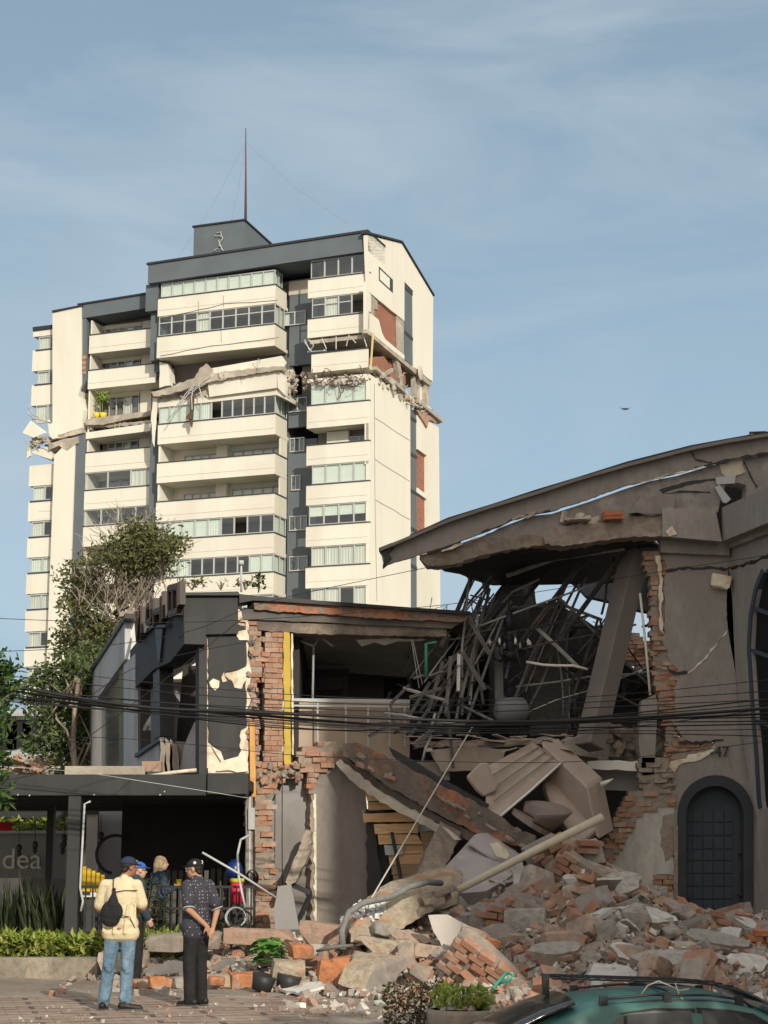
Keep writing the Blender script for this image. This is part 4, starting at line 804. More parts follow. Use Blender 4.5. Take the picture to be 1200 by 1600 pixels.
# ================================================================== the collapsed brown building on the right
YW = 30.0
PB = Plane((-5, YW), (10, YW))
bb = thing('collapsed_hall', 'taupe rendered hall with a long sloping roof edge and its left half collapsed', 'building', (4.2, YW + 1, 0))
def w(pts, off=0): return [PB(x, y, off) for x, y in pts]
def bs(name, pts, m, off=0, th=.25, parent=bb, **k): return slab(name, pts, m, off, th, pl=PB, parent=parent, **k)
TAUR = mat('taupe_render_to_raw_concrete', (.26, .235, .21), (.23, .21, .19), (.33, .31, .28), s=.8, s2=.9, bump=.5, bs=10, bd=.03, dirt=.25)
topl = [(594, 857), (640, 838), (700, 812), (770, 789), (840, 768), (900, 748), (980, 725), (1080, 699), (1140, 687), (1210, 676)]
crk = [(612, 880), (667, 863), (690, 857), (720, 845), (747, 835), (781, 823), (800, 812), (827, 805), (860, 799), (922, 779), (973, 760), (1015, 750), (1058, 739), (1112, 725), (1210, 706)]
bs('gable_fascia', topl + crk[::-1] + [(600, 884)], TAUPE, .25, .09, jagged=set(range(len(topl), len(topl) + len(crk) - 1)), amp=.010, step=.06)
tl2 = [(x, y - 5) for x, y in topl]
mb = MB(); q = w([(x, y - 1) for x, y in topl], .40); q2 = w([(x, y + 4) for x, y in topl], .40); mb.prism(q + q2[::-1], V((0, .3, 0))); mb.build('verge_trim', mat('verge_trim', (.20, .18, .16), (.15, .135, .12), s=2, bump=.2), bb)
mb = MB(); q = w([(x, y - 3 + 1.2 * sin(x * .05)) for x, y in topl[1:]], .3); q2 = w([(x, y - .8) for x, y in topl[1:]], .3); mb.prism(q + q2[::-1], V((0, .3, 0))); mb.build('roof_felt', BLK2, bb)
low = [(656, 868), (690, 858), (722, 849.5), (750, 839), (783, 824), (830, 806), (862, 803), (922, 783.5), (975, 764.5), (1015, 752), (1058, 743.5), (1112, 727), (1205, 708)]
bs('gable_wall', low + [(1205, 790), (1168, 788), (1166, 758), (1138, 750), (1128, 768), (1122, 800), (1035, 797), (975, 813), (880, 822), (853, 836), (850, 852), (800, 858), (750, 868), (715, 880), (686, 885), (668, 884)], TAUR, .15, .4, jagged={1, 3, 21, 22, 23, 24, 25, 26, 27, 12, 13, 14, 15, 16}, amp=.016, step=.06, mside=CONC)
bs('raw_edge', [(656, 870), (690, 863), (722, 852), (760, 842), (800, 836), (850, 838), (850, 852), (800, 858), (750, 868), (715, 880), (686, 885), (668, 884)], ROUGHC, .165, .2, jagged='all', amp=.02, step=.08)
bs('fascia_end', [(592, 856), (612, 848), (616, 856), (606, 864), (612, 872), (598, 884), (601, 870)], BLK2, .32, .4)
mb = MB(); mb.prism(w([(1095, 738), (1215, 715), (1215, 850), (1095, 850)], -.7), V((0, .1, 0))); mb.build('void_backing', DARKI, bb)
bs('hollow_block', [(1150, 738), (1166, 741), (1164, 752), (1150, 751)], BRK, .14, .2)
bs('broken_panel', [(1117, 762), (1124, 757), (1142, 780), (1135, 786), (1130, 785)], LGRY, .22, .06)
bs('grey_plate', [(1118, 746), (1150, 742), (1148, 755), (1120, 757)], LGRY, .19, .05)
bs('patch', [(1124, 726), (1160, 716), (1165, 738), (1135, 745), (1128, 740)], CONC, .17, .05, jagged='all', amp=.03, step=.1)
for pts in ([(1030, 765), (1075, 752), (1118, 747), (1120, 750), (1080, 757), (1036, 771)], [(1040, 771), (1062, 766), (1110, 768), (1110, 770), (1064, 770)], [(1160, 720), (1164, 722), (1184, 760), (1182, 763)], [(690, 0), (690, 0), (690, 0)]):
    if pts[0][1]: bs('crack', pts, BLK2, .16, .03, jagged='all', amp=.015, step=.08)
# beams of the eaves
bs('eaves_beam', [(1035, 793), (1118, 795), (1128, 846), (1035, 838)], TAUPE, .45, .6, mside=TAUR)
bs('broken_eaves_beam', [(850, 838), (868, 824), (920, 818), (975, 811), (1035, 797), (1035, 838), (985, 839), (930, 846), (880, 854), (852, 850)], mat('stripped_beam', (.30, .235, .19), (.25, .20, .17), (.38, .34, .29), s=3, s2=1.6, bump=.7, bs=12, bd=.03, dirt=.35), .35, .5, jagged='all', amp=.016, step=.06)
bs('eaves_moulding', [(1032, 839), (1139, 844), (1140, 868), (1033, 863)], TAUPE, .12, .3)
bs('plaster_patch', [(1040, 830), (1050, 822), (1058, 835), (1046, 838)], PLAS, .47, .04)
mb = MB(); mb.prism([at(600, 1060, 35), at(1060, 1060, 35), at(1060, 1210, 35), at(600, 1210, 35)], V((0, .1, 0))); mb.build('rear_partition', DARKI, bb)
# the big facade wall with the arched doorway
cx_, hw, sy = 1118.5, 54, 1272
arch = [(cx_ - hw * cos(t), sy - (sy - 1218) * sin(t)) for t in [pi * i / 16 for i in range(17)]]
left = [(1036, 866), (1042, 884), (1037, 905), (1040, 960), (1037, 1000), (1046, 1030), (1060, 1046), (1062, 1060), (1054, 1080), (1060, 1110), (1058, 1140), (1072, 1156), (1098, 1160), (1120, 1158)]
low2 = [(1110, 1170), (1085, 1182), (1062, 1188), (1052, 1210), (1056, 1260), (1052, 1290), (1056, 1450)]
bs('facade_wall', left + low2 + [(1064.5, 1450)] + arch + [(1172.5, 1450), (1215, 1450), (1185, 1100), (1150, 866)], TAUPE, 0, .3, jagged=set(range(0, len(left) + len(low2) - 1)), amp=.03, step=.1, mside=PLAS)
brickwall('torn_masonry', bb, PB, [(1008, 858), (1040, 858), (1044, 900), (1040, 1000), (1048, 1030), (1062, 1045), (1068, 1070), (1058, 1150), (1075, 1160), (1112, 1162), (1108, 1174), (1080, 1186), (1062, 1192), (1058, 1240), (1045, 1236), (1040, 1150), (1030, 1100), (1024, 1050), (1018, 960), (1020, 905), (1010, 890)], -.05, .3, rough=.035, missing=.04, ragged=.07)
brickwall('torn_masonry', bb, PB, [(984, 1240), (1052, 1236), (1054, 1262), (1004, 1266), (975, 1310), (952, 1350), (946, 1392), (934, 1380), (946, 1322), (965, 1275)], .04, .3, rough=.035, missing=.03, ragged=.07)
CEM = mat('grey_cement_render', (.44, .43, .385), (.37, .355, .32), (.50, .48, .43), s=1.6, s2=1, bump=.4, bs=9, bd=.02, stretch=(1, 1, .5), dirt=.2)
bs('cement_wall', [(1004, 1266), (1030, 1252), (1054, 1250), (1056, 1450), (1010, 1450), (985, 1420), (946, 1400), (950, 1352), (975, 1310)], CEM, .0, .25, jagged={0, 1, 5, 6, 7, 8}, amp=.04, step=.12, mside=MORT)
brickwall('exposed_brick', bb, PB, [(1022, 1364), (1054, 1362), (1054, 1424), (1034, 1424), (1030, 1390)], .02, .1, rough=.015)
bs('plaster_patch', [(1036, 1275), (1052, 1270), (1053, 1335), (1040, 1345), (1032, 1320)], MORT, .02, .03, jagged='all', amp=.03, step=.1)
bs('jamb_strip', [(1052, 1290), (1060, 1290), (1062, 1450), (1056, 1450)], MORT, .05, .2, jagged={0, 3}, amp=.02)
# cracks in the render: thin strips laid on the face
def fis(pts, wpx=1.6, off=.012, m=BLK2):
    up = [(x, y - wpx) for x, y in pts]; dn = [(x + .6, y + wpx) for x, y in pts[::-1]]
    bs('crack', up + dn, m, off, .03, jagged='all', amp=.02, step=.07)
for seg_ in ([(667, 863), (690, 857), (720, 846)], [(752, 832), (781, 822), (800, 812), (827, 804), (860, 798)], [(1085, 731), (1112, 725), (1160, 714), (1205, 706)], [(1080, 705), (1086, 718), (1112, 722)]): fis(seg_, 1.3, 0.262)
fis([(690, 861), (720, 850), (745, 840)], 1.1, .27, PLAS); fis([(1000, 754), (1058, 739), (1100, 728)], .9, 0.262, PLAS)  # pale strips standing in for sky light through the crack
fis([(800, 812), (812, 806), (824, 808), (836, 800)], 2.2, .27, CONC)
fis([(1040, 892), (1060, 888), (1090, 888), (1115, 887), (1135, 890), (1140, 886)], 1.6)
fis([(1138, 888), (1141, 905), (1135, 940), (1137, 975), (1140, 988), (1148, 1010), (1151, 1040), (1152, 1065)], 1.5)
fis([(1136, 985), (1120, 1005), (1100, 1030), (1085, 1045), (1074, 1052)], .8, m=PLAS); fis([(1074, 1050), (1060, 1052), (1045, 1046)], 2)
fis([(1060, 1160), (1095, 1160), (1130, 1156)], 1.2); fis([(1136, 1180), (1141, 1192), (1143, 1200)], .7)
bs('plaster_patch', [(1048, 1190), (1062, 1186), (1085, 1178), (1108, 1172), (1118, 1166), (1116, 1172), (1100, 1184), (1085, 1190), (1068, 1192), (1056, 1204), (1051, 1212)], PLAS, .02, .03, jagged='all', amp=.03, step=.07)
bs('plaster_patch', [(1024, 868), (1032, 868), (1036, 905), (1034, 960), (1037, 990), (1032, 985), (1030, 950), (1030, 900)], PLAS, .02, .05, jagged='all', amp=.02, step=.08)
mb = MB(); chunk(mb, PB(1126, 909, .1), (.34, .14, .26), rotm(0, .2, 0), n=16); mb.build('dislodged_lump', PLAS, bb); 
mb = MB(); q = w([(1118, 895), (1140, 890), (1144, 920), (1134, 922), (1120, 905)], .008); mb.prism(jag(q, .03, .08), V((0, .05, 0))); mb.build('spalled_hollow', MORT, bb)
# house number
def text_mesh(txt, name, size, loc, rot, m, parent, ext=.01, **k):
    cu = bpy.data.curves.new(name, 'FONT'); cu.body = txt; cu.size = size; cu.extrude = ext; cu.offset = .0 * size
    t = bpy.data.objects.new(name, cu); COL.objects.link(t); dg = bpy.context.evaluated_depsgraph_get(); dg.update()
    me = bpy.data.meshes.new_from_object(t.evaluated_get(dg)); COL.objects.unlink(t); bpy.data.objects.remove(t)
    me.materials.clear(); me.materials.append(m); o = bpy.data.objects.new(name, me); COL.objects.link(o)
    M_ = Matrix.Translation(loc) @ rot.to_4x4()
    if parent: o.parent = parent; M_ = wmat(parent).inverted() @ M_
    me.transform(M_ if parent else rot.to_4x4())
    if not parent: o.location = loc
    return setp(o, **k)
p = PB(1109, 1182, .05); text_mesh('-47', 'house_number', .25, p, rotm(pi / 2, 0, 0), BLK2, bb)
# arched door
DOORM = mat('blue_black_steel', (.030, .040, .052), (.040, .050, .062), s=2, bump=.15, rough=.55); DOORF = mat('dark_frame_grey', (.035, .04, .048), (.045, .05, .055), s=2, bump=.1)
dr = thing('arched_door', 'blue-black panelled metal door under a round arch, half buried by rubble at its foot', 'door', PB(1118, 1450, -.1))
def archpts(cx, hw, sy, ay, by, off=0, n=20): return w([(cx - hw, by)] + [(cx - hw * cos(pi * i / n), sy - (sy - ay) * sin(pi * i / n)) for i in range(n + 1)] + [(cx + hw, by)], off)
o_ = archpts(1118.5, 59, 1272, 1211, 1450, .06); i_ = archpts(1117, 45, 1275, 1228, 1450, .06)
mb = MB()
for k in range(len(o_) - 1): mb.prism([o_[k], o_[k + 1], i_[k + 1], i_[k]], V((0, .38, 0)))
mb.build('door_frame', DOORF, dr)
mb = MB(); mb.prism(archpts(1113, 47, 1275, 1226, 1450, -.2), V((0, .06, 0))); leaf = mb.build('door_leaf', DOORM, dr)
mb = MB()
xs_g = [1066, 1082, 1098, 1114, 1131, 1145]
ys_g = [1264, 1285, 1306, 1327, 1345, 1365, 1385, 1405, 1425]
for i in range(len(xs_g) - 1):
    for j in range(len(ys_g) - 1):
        q = w([(xs_g[i] + 1, ys_g[j] + 1), (xs_g[i + 1] - 1, ys_g[j] + 1), (xs_g[i + 1] - 1, ys_g[j + 1] - 1), (xs_g[i] + 1, ys_g[j + 1] - 1)], -.175); mb.prism(q, V((0, .03, 0)))
mb.build('door_panel', DOORM, leaf)
mb = MB()
for py in (1333, 1398): mb.ell(PB(1157, py, -.12), (.04, .04, .04))
mb.build('door_knob', BLK2, leaf); mb = MB(); mb.beam(PB(1163, 1355, -.12), PB(1163, 1380, -.12), .05, .05); mb.build('door_handle', BLK2, leaf)
# projecting wing at the right edge with the tall arched window
KX = at(1150, 1100, YW); P3 = Plane((KX.x, KX.y), (KX.x + .26, KX.y - .965))
assert P3.n.dot(V((0, 0, 0)) - P3.a) > 0 or True
if P3.n.dot(V((0, 0, 0)) - P3.a) < 0: P3.n = -P3.n
def P3w(pts, off=0): return [P3(x, y, off) for x, y in pts]
aw = [(1210, 878), (1196, 892), (1185, 920), (1177, 960), (1174, 1010), (1177, 1060), (1181, 1120), (1186, 1180), (1190, 1250), (1192, 1262), (1210, 1262)]
mb = MB(); mb.prism(P3w([(1139, 800), (1262, 750)] + [(1262, 862)] + aw + [(1262, 1262), (1262, 1455), (1186, 1455), (1183, 1280), (1164, 1180), (1150, 1060), (1139, 866)]), -P3.n * .35); mb.build('wing_wall', TAUPE, bb)
mb = MB(); mb.prism(P3w([(1128, 793), (1265, 732), (1265, 790), (1128, 846)], .28), -P3.n * .5); mb.build('wing_cornice', TAUPE, bb)
mb = MB(); mb.prism(P3w([(1139, 846), (1265, 797), (1265, 808), (1139, 856)], .1), -P3.n * .3); mb.build('wing_moulding', TAUR, bb)
mb = MB(); mb.prism(jag(P3w([(1141, 886), (1170, 878), (1210, 862), (1210, 867), (1172, 882), (1141, 890)], .008), .02, .08), -P3.n * .02); mb.build('crack', BLK2, bb)
ww = thing('arched_window', 'tall arched window with dark blue steel bars at the right edge of the picture', 'window', P3(1200, 1262, -.1))
mb = MB()
q = P3w(aw[1:-1], -.03); 
for i in range(len(q) - 1): mb.beam(q[i], q[i + 1], .12, .10)
for y_ in (955, 1022, 1130): mb.beam(P3(1176, y_ - 6, -.03), P3(1225, y_ + 12, -.03), .06, .06)
mb.beam(P3(1205, 886, -.03), P3(1212, 1262, -.03), .06, .06); mb.build('window_frame', mat('blue_steel_frame', (.05, .065, .085), bump=0, rough=.4), ww)
mb = MB(); mb.prism(P3w([(1262, 862)] + aw + [(1262, 1262)], -.07), -P3.n * .02); mb.build('pane', mat('dark_pane', (.012, .013, .015), rough=.5, bump=0, spec=.15), ww)
mb = MB(); mb.tube([PB(1172, 690, -.2) , PB(1172, 676, -.2), PB(1196, 675, -.2), PB(1196, 690, -.2)], .025, 5); mb.build('roof_rail', BLK2, bb)
# rear of the hall: roof decks, beams, rooms
SHEET = mat('dark_roof_sheet', (.032, .031, .031), (.022, .021, .021), (.055, .05, .046), s=1.5, s2=1.2, bump=.3, bs=12, rough=.7)
def sheet(pts, th=.06, corr=0, name='roof_sheet', m=SHEET, parent=bb, jg=.06, **k):
    q = [at(*p) for p in pts]; mb = MB(); n = (q[1] - q[0]).cross(q[-1] - q[0]).normalized()
    mb.prism(jag(q, jg, .3) if jg else q, n * th)
    return mb.build(name, m, parent, **k)
sheet([(670, 878, 30.1), (1020, 845, 30.1), (1060, 890, 33.5), (950, 912, 33.5), (770, 915, 33.0), (690, 890, 31.0)])
sheet([(1140, 850, 30.4), (1000, 850, 30.4), (1010, 905, 36), (1200, 905, 36)])
sheet([(880, 905, 35), (915, 935, 34.5), (1050, 970, 34), (1050, 905, 35.5), (960, 890, 35.5)])
sheet([(830, 905, 33.5), (795, 900, 33), (735, 985, 32.5), (660, 1100, 32), (830, 1120, 34), (840, 960, 34)])
sheet([(800, 945, 34.5), (880, 948, 34.6), (960, 1000, 34.6), (960, 1180, 35), (790, 1180, 34.5)])
sheet([(930, 1080, 33.8), (1040, 1030, 33.8), (1060, 1180, 33.8), (925, 1180, 33.8)], m=DARKI)
sheet([(690, 970, 34), (740, 955, 34), (780, 1100, 34.6), (600, 1110, 34)], m=SHEET)
for i in range(9):   # collapsed rafters at the back right
    a = at(U(930, 960), U(1000, 1110), 33.5); b = at(U(1010, 1045), U(1060, 1160), 32.8)
    mb = MB(); mb.beam(a, b, .12, .16); mb.build('fallen_rafter', SHEET, bb)
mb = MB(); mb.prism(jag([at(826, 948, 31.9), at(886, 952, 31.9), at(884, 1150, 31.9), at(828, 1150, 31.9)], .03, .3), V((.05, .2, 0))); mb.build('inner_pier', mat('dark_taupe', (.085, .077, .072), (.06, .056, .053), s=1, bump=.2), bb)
brickwall('rear_brick_wall', bb, Plane((-5, 37.5), (10, 37.5)), [(935, 975), (975, 985), (1030, 1010), (1030, 1045), (975, 1040), (935, 1015)], 0, .3, rough=.05, ragged=.2)
# slab edge and lower room
mb = MB(); mb.prism(jag([at(885, 1150, 31), at(1040, 1150, 31), at(1040, 1182, 31), at(930, 1184, 31), at(880, 1170, 31)], .04, .2), V((0, 3, 0))); mb.build('floor_edge', CONC, bb)
mb = MB(); mb.prism(jag(w([(918, 1190), (1000, 1188), (1010, 1196), (1010, 1204), (920, 1200)], -.2), .02, .15), V((0, .3, 0))); mb.prism(jag(w([(1000, 1196), (1012, 1196), (1008, 1240), (1000, 1236)], -.2), .02, .1), V((0, .3, 0))); mb.build('white_trim', WHT, bb)
bs('lower_room_wall', [(915, 1198), (1003, 1198), (1003, 1236), (985, 1244), (984, 1236), (946, 1234), (946, 1300), (915, 1300)], GRYW, -.6, .15)
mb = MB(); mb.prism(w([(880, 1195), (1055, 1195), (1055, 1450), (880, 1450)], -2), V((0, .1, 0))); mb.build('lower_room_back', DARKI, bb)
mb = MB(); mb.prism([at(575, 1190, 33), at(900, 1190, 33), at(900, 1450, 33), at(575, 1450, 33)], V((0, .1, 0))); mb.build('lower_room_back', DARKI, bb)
mb = MB(); mb.prism(w([(1002, 1095), (1024, 1085), (1028, 1100), (1022, 1210), (1004, 1212), (998, 1160)], .0), V((0, .3, 0))); mb.build('stub_column', TAUPE, bb)
brickwall('torn_masonry', bb, PB, [(1000, 1184), (1030, 1180), (1050, 1192), (1052, 1240), (1010, 1240), (1000, 1225)], .02, .4, rough=.05, missing=.08, mats=[MORT, MORT])
mb = MB()
for i in range(70): chunk(mb, at(U(940, 1040), U(1140, 1180), 31 + U(-.4, .8)), (U(.1, .35), U(.1, .3), U(.05, .15)), n=8)
mb.build('loose_masonry', MORT, bb)
mb = MB(); 
for i in range(14): chunk(mb, PB(U(860, 1000), U(812, 822) - 3, .2), (U(.1, .3), U(.1, .2), U(.04, .1)), n=8)
mb.build('loose_masonry', CONC, bb)
# things resting on the eaves beam
def lump(name, px, py, Y, size, rot, m, label, cat, n=14, group=None):
    mb = MB(); chunk(mb, at(px, py, Y), size, rot, n=n); return mb.build(name, m, label=label, cat=cat, group=group)
mb = MB(); mb.prism(jag([at(984, 802, 29.5), at(1000, 778, 29.5), at(1054, 776, 29.6), at(1050, 800, 29.6), at(1020, 806, 29.6)], .03, .12), V((.05, .5, .1))); mb.build('tilted_slab', [TAUPE], label='grey tilted slab fragment lodged on top of the eaves beam', cat='slab')
mb = MB(); mb.obox(at(957, 807, 29.6), (.32, .25, .14), rotm(0, -.05, .1)); 
for k_ in range(2): mb.obox(at(957, 804 + 5 * k_, 29.47), (.3, .02, .03), rotm(0, -.05, .1))
mb.build('hollow_brick', mat('fresh_orange_brick', (.42, .15, .07), (.36, .13, .07), s=5, bump=.3), label='bright orange hollow brick sitting on the broken eaves beam', cat='brick')
lump('slab_flake', 904, 813, 29.6, (.42, .25, .05), rotm(0, -.05, 0), CONC, 'thin flat grey flake lying on the eaves beam left of the orange brick', 'slab')
# leaning column and the steel wreckage
mb = MB(); mb.beam(at(992, 866, 30.8), at(921, 1168, 29.9), .40, .34, roll=.15); mb.build('leaning_column', mat('dusky_taupe', (.17, .15, .135), (.14, .125, .115), s=1.5, bump=.3, bs=8), label='long taupe rectangular column leaning across the collapsed hall', cat='column', bevel=.015)
STL = mat('galvanised_bar', (.40, .39, .37), (.27, .26, .24), s=5, bump=.2, metal=.3, rough=.55); DST = mat('dark_steel_bar', (.065, .06, .057), (.045, .04, .037), (.10, .08, .065), s=4, s2=3, bump=.3, rough=.7); MST = mat('grey_steel_bar', (.17, .163, .155), (.11, .10, .095), s=4, bump=.3, rough=.6)
bars = [  # points (px,py,Y), width, material, kind
 ([(738, 900, 31), (712, 960, 30.6), (688, 1012, 30.2)], .11, DST), ([(792, 900, 31.5), (868, 873, 31), (976, 857, 30.6)], .10, STL), ([(976, 860, 30.7), (914, 946, 30.9), (826, 1065, 31.3)], .12, DST),
 ([(914, 873, 31.2), (815, 1003, 31)], .13, DST), ([(733, 904, 30.8), (722, 1010, 30.6), (722, 1118, 30.4)], .05, STL), ([(717, 1022, 30.2), (716, 1080, 30.2)], .09, WHT),
 ([(838, 980, 31), (870, 1010, 31), (903, 1042, 31)], .09, STL), ([(800, 949, 32), (876, 944, 32)], .07, STL), ([(876, 944, 32), (941, 969, 32)], .08, STL), ([(822, 1034, 30.8), (918, 1046, 30.8)], .05, WHT),
 ([(730, 962, 30.4), (765, 1022, 30.4)], .11, MST), ([(722, 1018, 30.3), (758, 1078, 30.2)], .11, MST), ([(692, 1034, 30.2), (669, 1112, 30)], .09, MST), ([(704, 1026, 30.2), (697, 1116, 30)], .09, MST),
 ([(1000, 927, 30.3), (1008, 1000, 30.2), (1016, 1086, 30.1)], .045, WHT), ([(716, 1100, 30), (770, 1126, 30)], .06, MST), ([(600, 1114, 29.8), (726, 1133, 29.8)], .05, STL),
 ([(776, 1000, 31), (690, 1080, 30.4), (640, 1150, 30)], .08, MST), ([(806, 950, 31.5), (740, 1040, 31), (700, 1110, 30.5)], .08, DST), ([(880, 1080, 31.2), (944, 1000, 31.2)], .07, DST), ([(800, 900, 32), (742, 1010, 31.2)], .06, DST),
 ([(935, 965, 31.4), (905, 1060, 31.2), (880, 1130, 31)], .06, DST), ([(960, 870, 31), (940, 960, 31)], .05, DST), ([(630, 1075, 29.9), (700, 1096, 29.9)], .07, STL), ([(640, 1070, 29.9), (610, 1100, 29.9), (614, 1130, 29.9)], .07, MST),
 ([(640, 1118, 30), (672, 1066, 30.2)], .09, MST), ([(646, 1060, 30), (700, 1050, 30.2)], .05, MST), ([(680, 1115, 29.8), (660, 1190, 29.7)], .05, STL), ([(700, 1110, 29.9), (708, 1200, 29.6)], .07, DST), ([(806, 985, 31), (790, 1060, 31)], .06, MST),
 ([(886, 1020, 32), (890, 1140, 31.6)], .05, MST), ([(740, 1000, 30.8), (755, 1100, 30.6)], .06, MST), ([(770, 960, 31.5), (800, 925, 31.6), (842, 905, 31.8)], .05, STL), ([(744, 900, 31.3), (700, 1005, 31)], .03, MST), ([(752, 903, 31.6), (765, 938, 31.4)], .03, DST), ([(765, 905, 31.6), (748, 955, 31.4)], .03, DST), ([(735, 930, 31.4), (775, 945, 31.6)], .03, DST), ([(738, 955, 31.2), (800, 975, 31.4)], .04, DST), ([(700, 1000, 30.6), (800, 980, 31.2)], .04, MST),
 ([(858, 890, 32), (800, 960, 32)], .1, DST), ([(905, 905, 32), (850, 1010, 31.8)], .06, DST), ([(640, 1090, 29.8), (690, 1076, 29.8)], .08, MST), ([(560, 1135, 30), (600, 1130, 30), (640, 1132, 29.8)], .06, DST), ([(575, 1150, 29.9), (618, 1128, 29.9)], .1, MST), ([(690, 1130, 29.7), (650, 1160, 29.7)], .09, MST),
]
for i in range(20):      # the left fan of long members
    bars.append(([(U(735, 800), U(905, 965), U(31, 31.6)), (U(640, 735), U(1050, 1130), U(30, 30.6))], random.choice((.03, .045, .06, .07)), random.choice((MST, MST, STL, DST))))
for i in range(34):      # the rest of the crushed lattice
    xx = U(690, 960); yy = U(900, 1080); Y_ = U(30.8, 31.7); a_ = random.choice((radians(U(48, 68)), radians(U(48, 68)), radians(U(-48, -25)), radians(U(80, 100)), radians(U(-6, 22)))); l_ = U(60, 140)
    p0 = (xx - cos(a_) * l_, yy + sin(a_) * l_, Y_ - .2); p1_ = (xx + cos(a_) * l_, yy - sin(a_) * l_, Y_ + .3)
    if min(p0[1], p1_[1]) < 872 + max(0, 760 - min(p0[0], p1_[0])) * .3 or max(p0[1], p1_[1]) > 1150: continue
    bars.append(([p0, p1_], random.choice((.03, .04, .05, .06)), random.choice((DST, DST, MST, MST, STL))))
names = {WHT: 'white', STL: 'pale galvanised', DST: 'dark rusty', MST: 'dull grey'}
for i, (pts, wd, m) in enumerate(bars):
    q = [at(*p) for p in pts]; mb = MB()
    if wd <= .05: mb.tube(wig(q[0], q[-1], 4, .03) if len(q) == 2 else q, wd / 2, 6)
    else:
        for k_ in range(len(q) - 1): mb.beam(q[k_], q[k_ + 1], wd * .72, .018, 0, roll=.5 + i); mb.beam(q[k_], q[k_ + 1], .018, wd * .72, 0, roll=.5 + i)
    special = {1: 'long curved galvanised pipe running just under the torn roof edge', 14: 'slim white pole standing beside the leaning column near the torn wall', 0: 'dark steel truss leg with knobbed top at the left of the wreckage', 2: 'long dark diagonal truss chord crossing the whole wreckage', 5: 'short thick white tube hanging upright in the wreckage', 9: 'straight white tube lying level beside the dark inner pier'}
    if i in special: mb.build('steel_bar', m, label=special[i], cat='steel bar')
    else:
        (xa_, ya_), (xb_, yb_) = (pts[0][:2], pts[-1][:2]); mx_, my_ = (xa_ + xb_) / 2, (ya_ + yb_) / 2; ln = hypot(xb_ - xa_, yb_ - ya_); an = degrees(atan2(-(yb_ - ya_), xb_ - xa_)) % 180
        tl = 'upright' if 70 < an < 110 else ('level' if an < 18 or an > 162 else ('rising to the right' if an < 90 else 'rising to the left'))
        wh = ('above and left of the chandelier' if mx_ < 790 else 'above and right of the chandelier') if my_ < 960 else (('far left of the chandelier' if mx_ < 690 else 'just left of the chandelier' if mx_ < 790 else 'right of the chandelier') if my_ < 1050 else ('low beside the balcony railing' if mx_ < 690 else 'just above the cable bundle'))
        mb.build('steel_bar', m, label='%s %s %s bar %s, %s' % (names[m], 'short' if ln < 90 else 'long', 'thin' if wd <= .05 else 'flat', tl, wh), cat='steel bar', group='%s bars of the collapsed truss' % names[m])
mb = MB()
for i in range(60):
    a = at(U(640, 960), U(920, 1130), U(30.2, 32.5)); q = [a]
    for k_ in range(4): q.append(q[-1] + V((U(-.25, .25), U(-.2, .2), U(-.35, .15))))
    mb.tube(q, U(.005, .010), 4)
mb.build('hanging_wire_tangle', DST, label='tangle of thin hanging wires caught in the collapsed truss', cat='wires', kind='stuff')
mb = MB()
for i in range(60):
    a = at(U(610, 760) , U(1060, 1160), U(29.9, 31.5)); mb.beam(a, a + V((U(-.45, .45), U(-.3, .3), U(-.3, .3))), U(.015, .06), U(.01, .04))
for i in range(60):
    a = at(U(700, 1030), U(960, 1160), U(32.2, 33.8)); mb.beam(a, a + V((U(-.7, .7), U(-.3, .3), U(-.5, .5))), U(.02, .07), U(.015, .05))
mb.build('splintered_framing', SHEET, label='dense dark splinters of roof framing behind the bent bars', cat='debris', kind='stuff')
# chandelier
ch = thing('chandelier', 'black candle-arm chandelier with small white bulbs hanging in the wrecked hall', 'chandelier', at(797, 1035, 30.9))
c0 = at(797, 1024, 30.9); mb = MB(); mb.tube([at(795, 955, 30.9), at(796, 985, 30.9)], .07, 8); mb.tube([at(796, 985, 30.9), c0], [.05, .09], 8); mb.ell(c0, (.14, .14, .1)); mb.ell(at(796, 998, 30.9), (.09, .09, .08)); mb.build('stem', BLK2, ch)
for i in range(8):
    a_ = 2 * pi * i / 8 + .2; e = c0 + V((cos(a_) * .36, sin(a_) * .36, .12)); mb = MB(); mb.tube([c0, c0 + V((cos(a_) * .2, sin(a_) * .2, -.1)), c0 + V((cos(a_) * .33, sin(a_) * .33, -.03)), e], .018, 6); mb.tube([e, e + V((0, 0, .03))], .05, 8); ar = mb.build('arm', BLK2, ch)
    mb = MB(); mb.tube([e + V((0, 0, .03)), e + V((0, 0, .10)), e + V((0, 0, .15))], [.018, .026, .006], 7); mb.build('bulb', WHT, ar)
t = at(795, 905, 31); mb = MB(); mb.tube([t, at(795, 955, 30.9)], .01, 5); mb.build('chain', BLK2, ch)
# grey drum
mb = MB(); a = at(775, 1112, 30.2); b = at(822, 1108, 30.4); mb.tube([a, a.lerp(b, .1), a.lerp(b, .5), a.lerp(b, .9), b], [.1, .2, .22, .2, .12], 16); mb.build('water_drum', mat('drum_grey', (.15, .15, .155), bump=.1), label='grey round drum lying on its side under the chandelier', cat='drum')
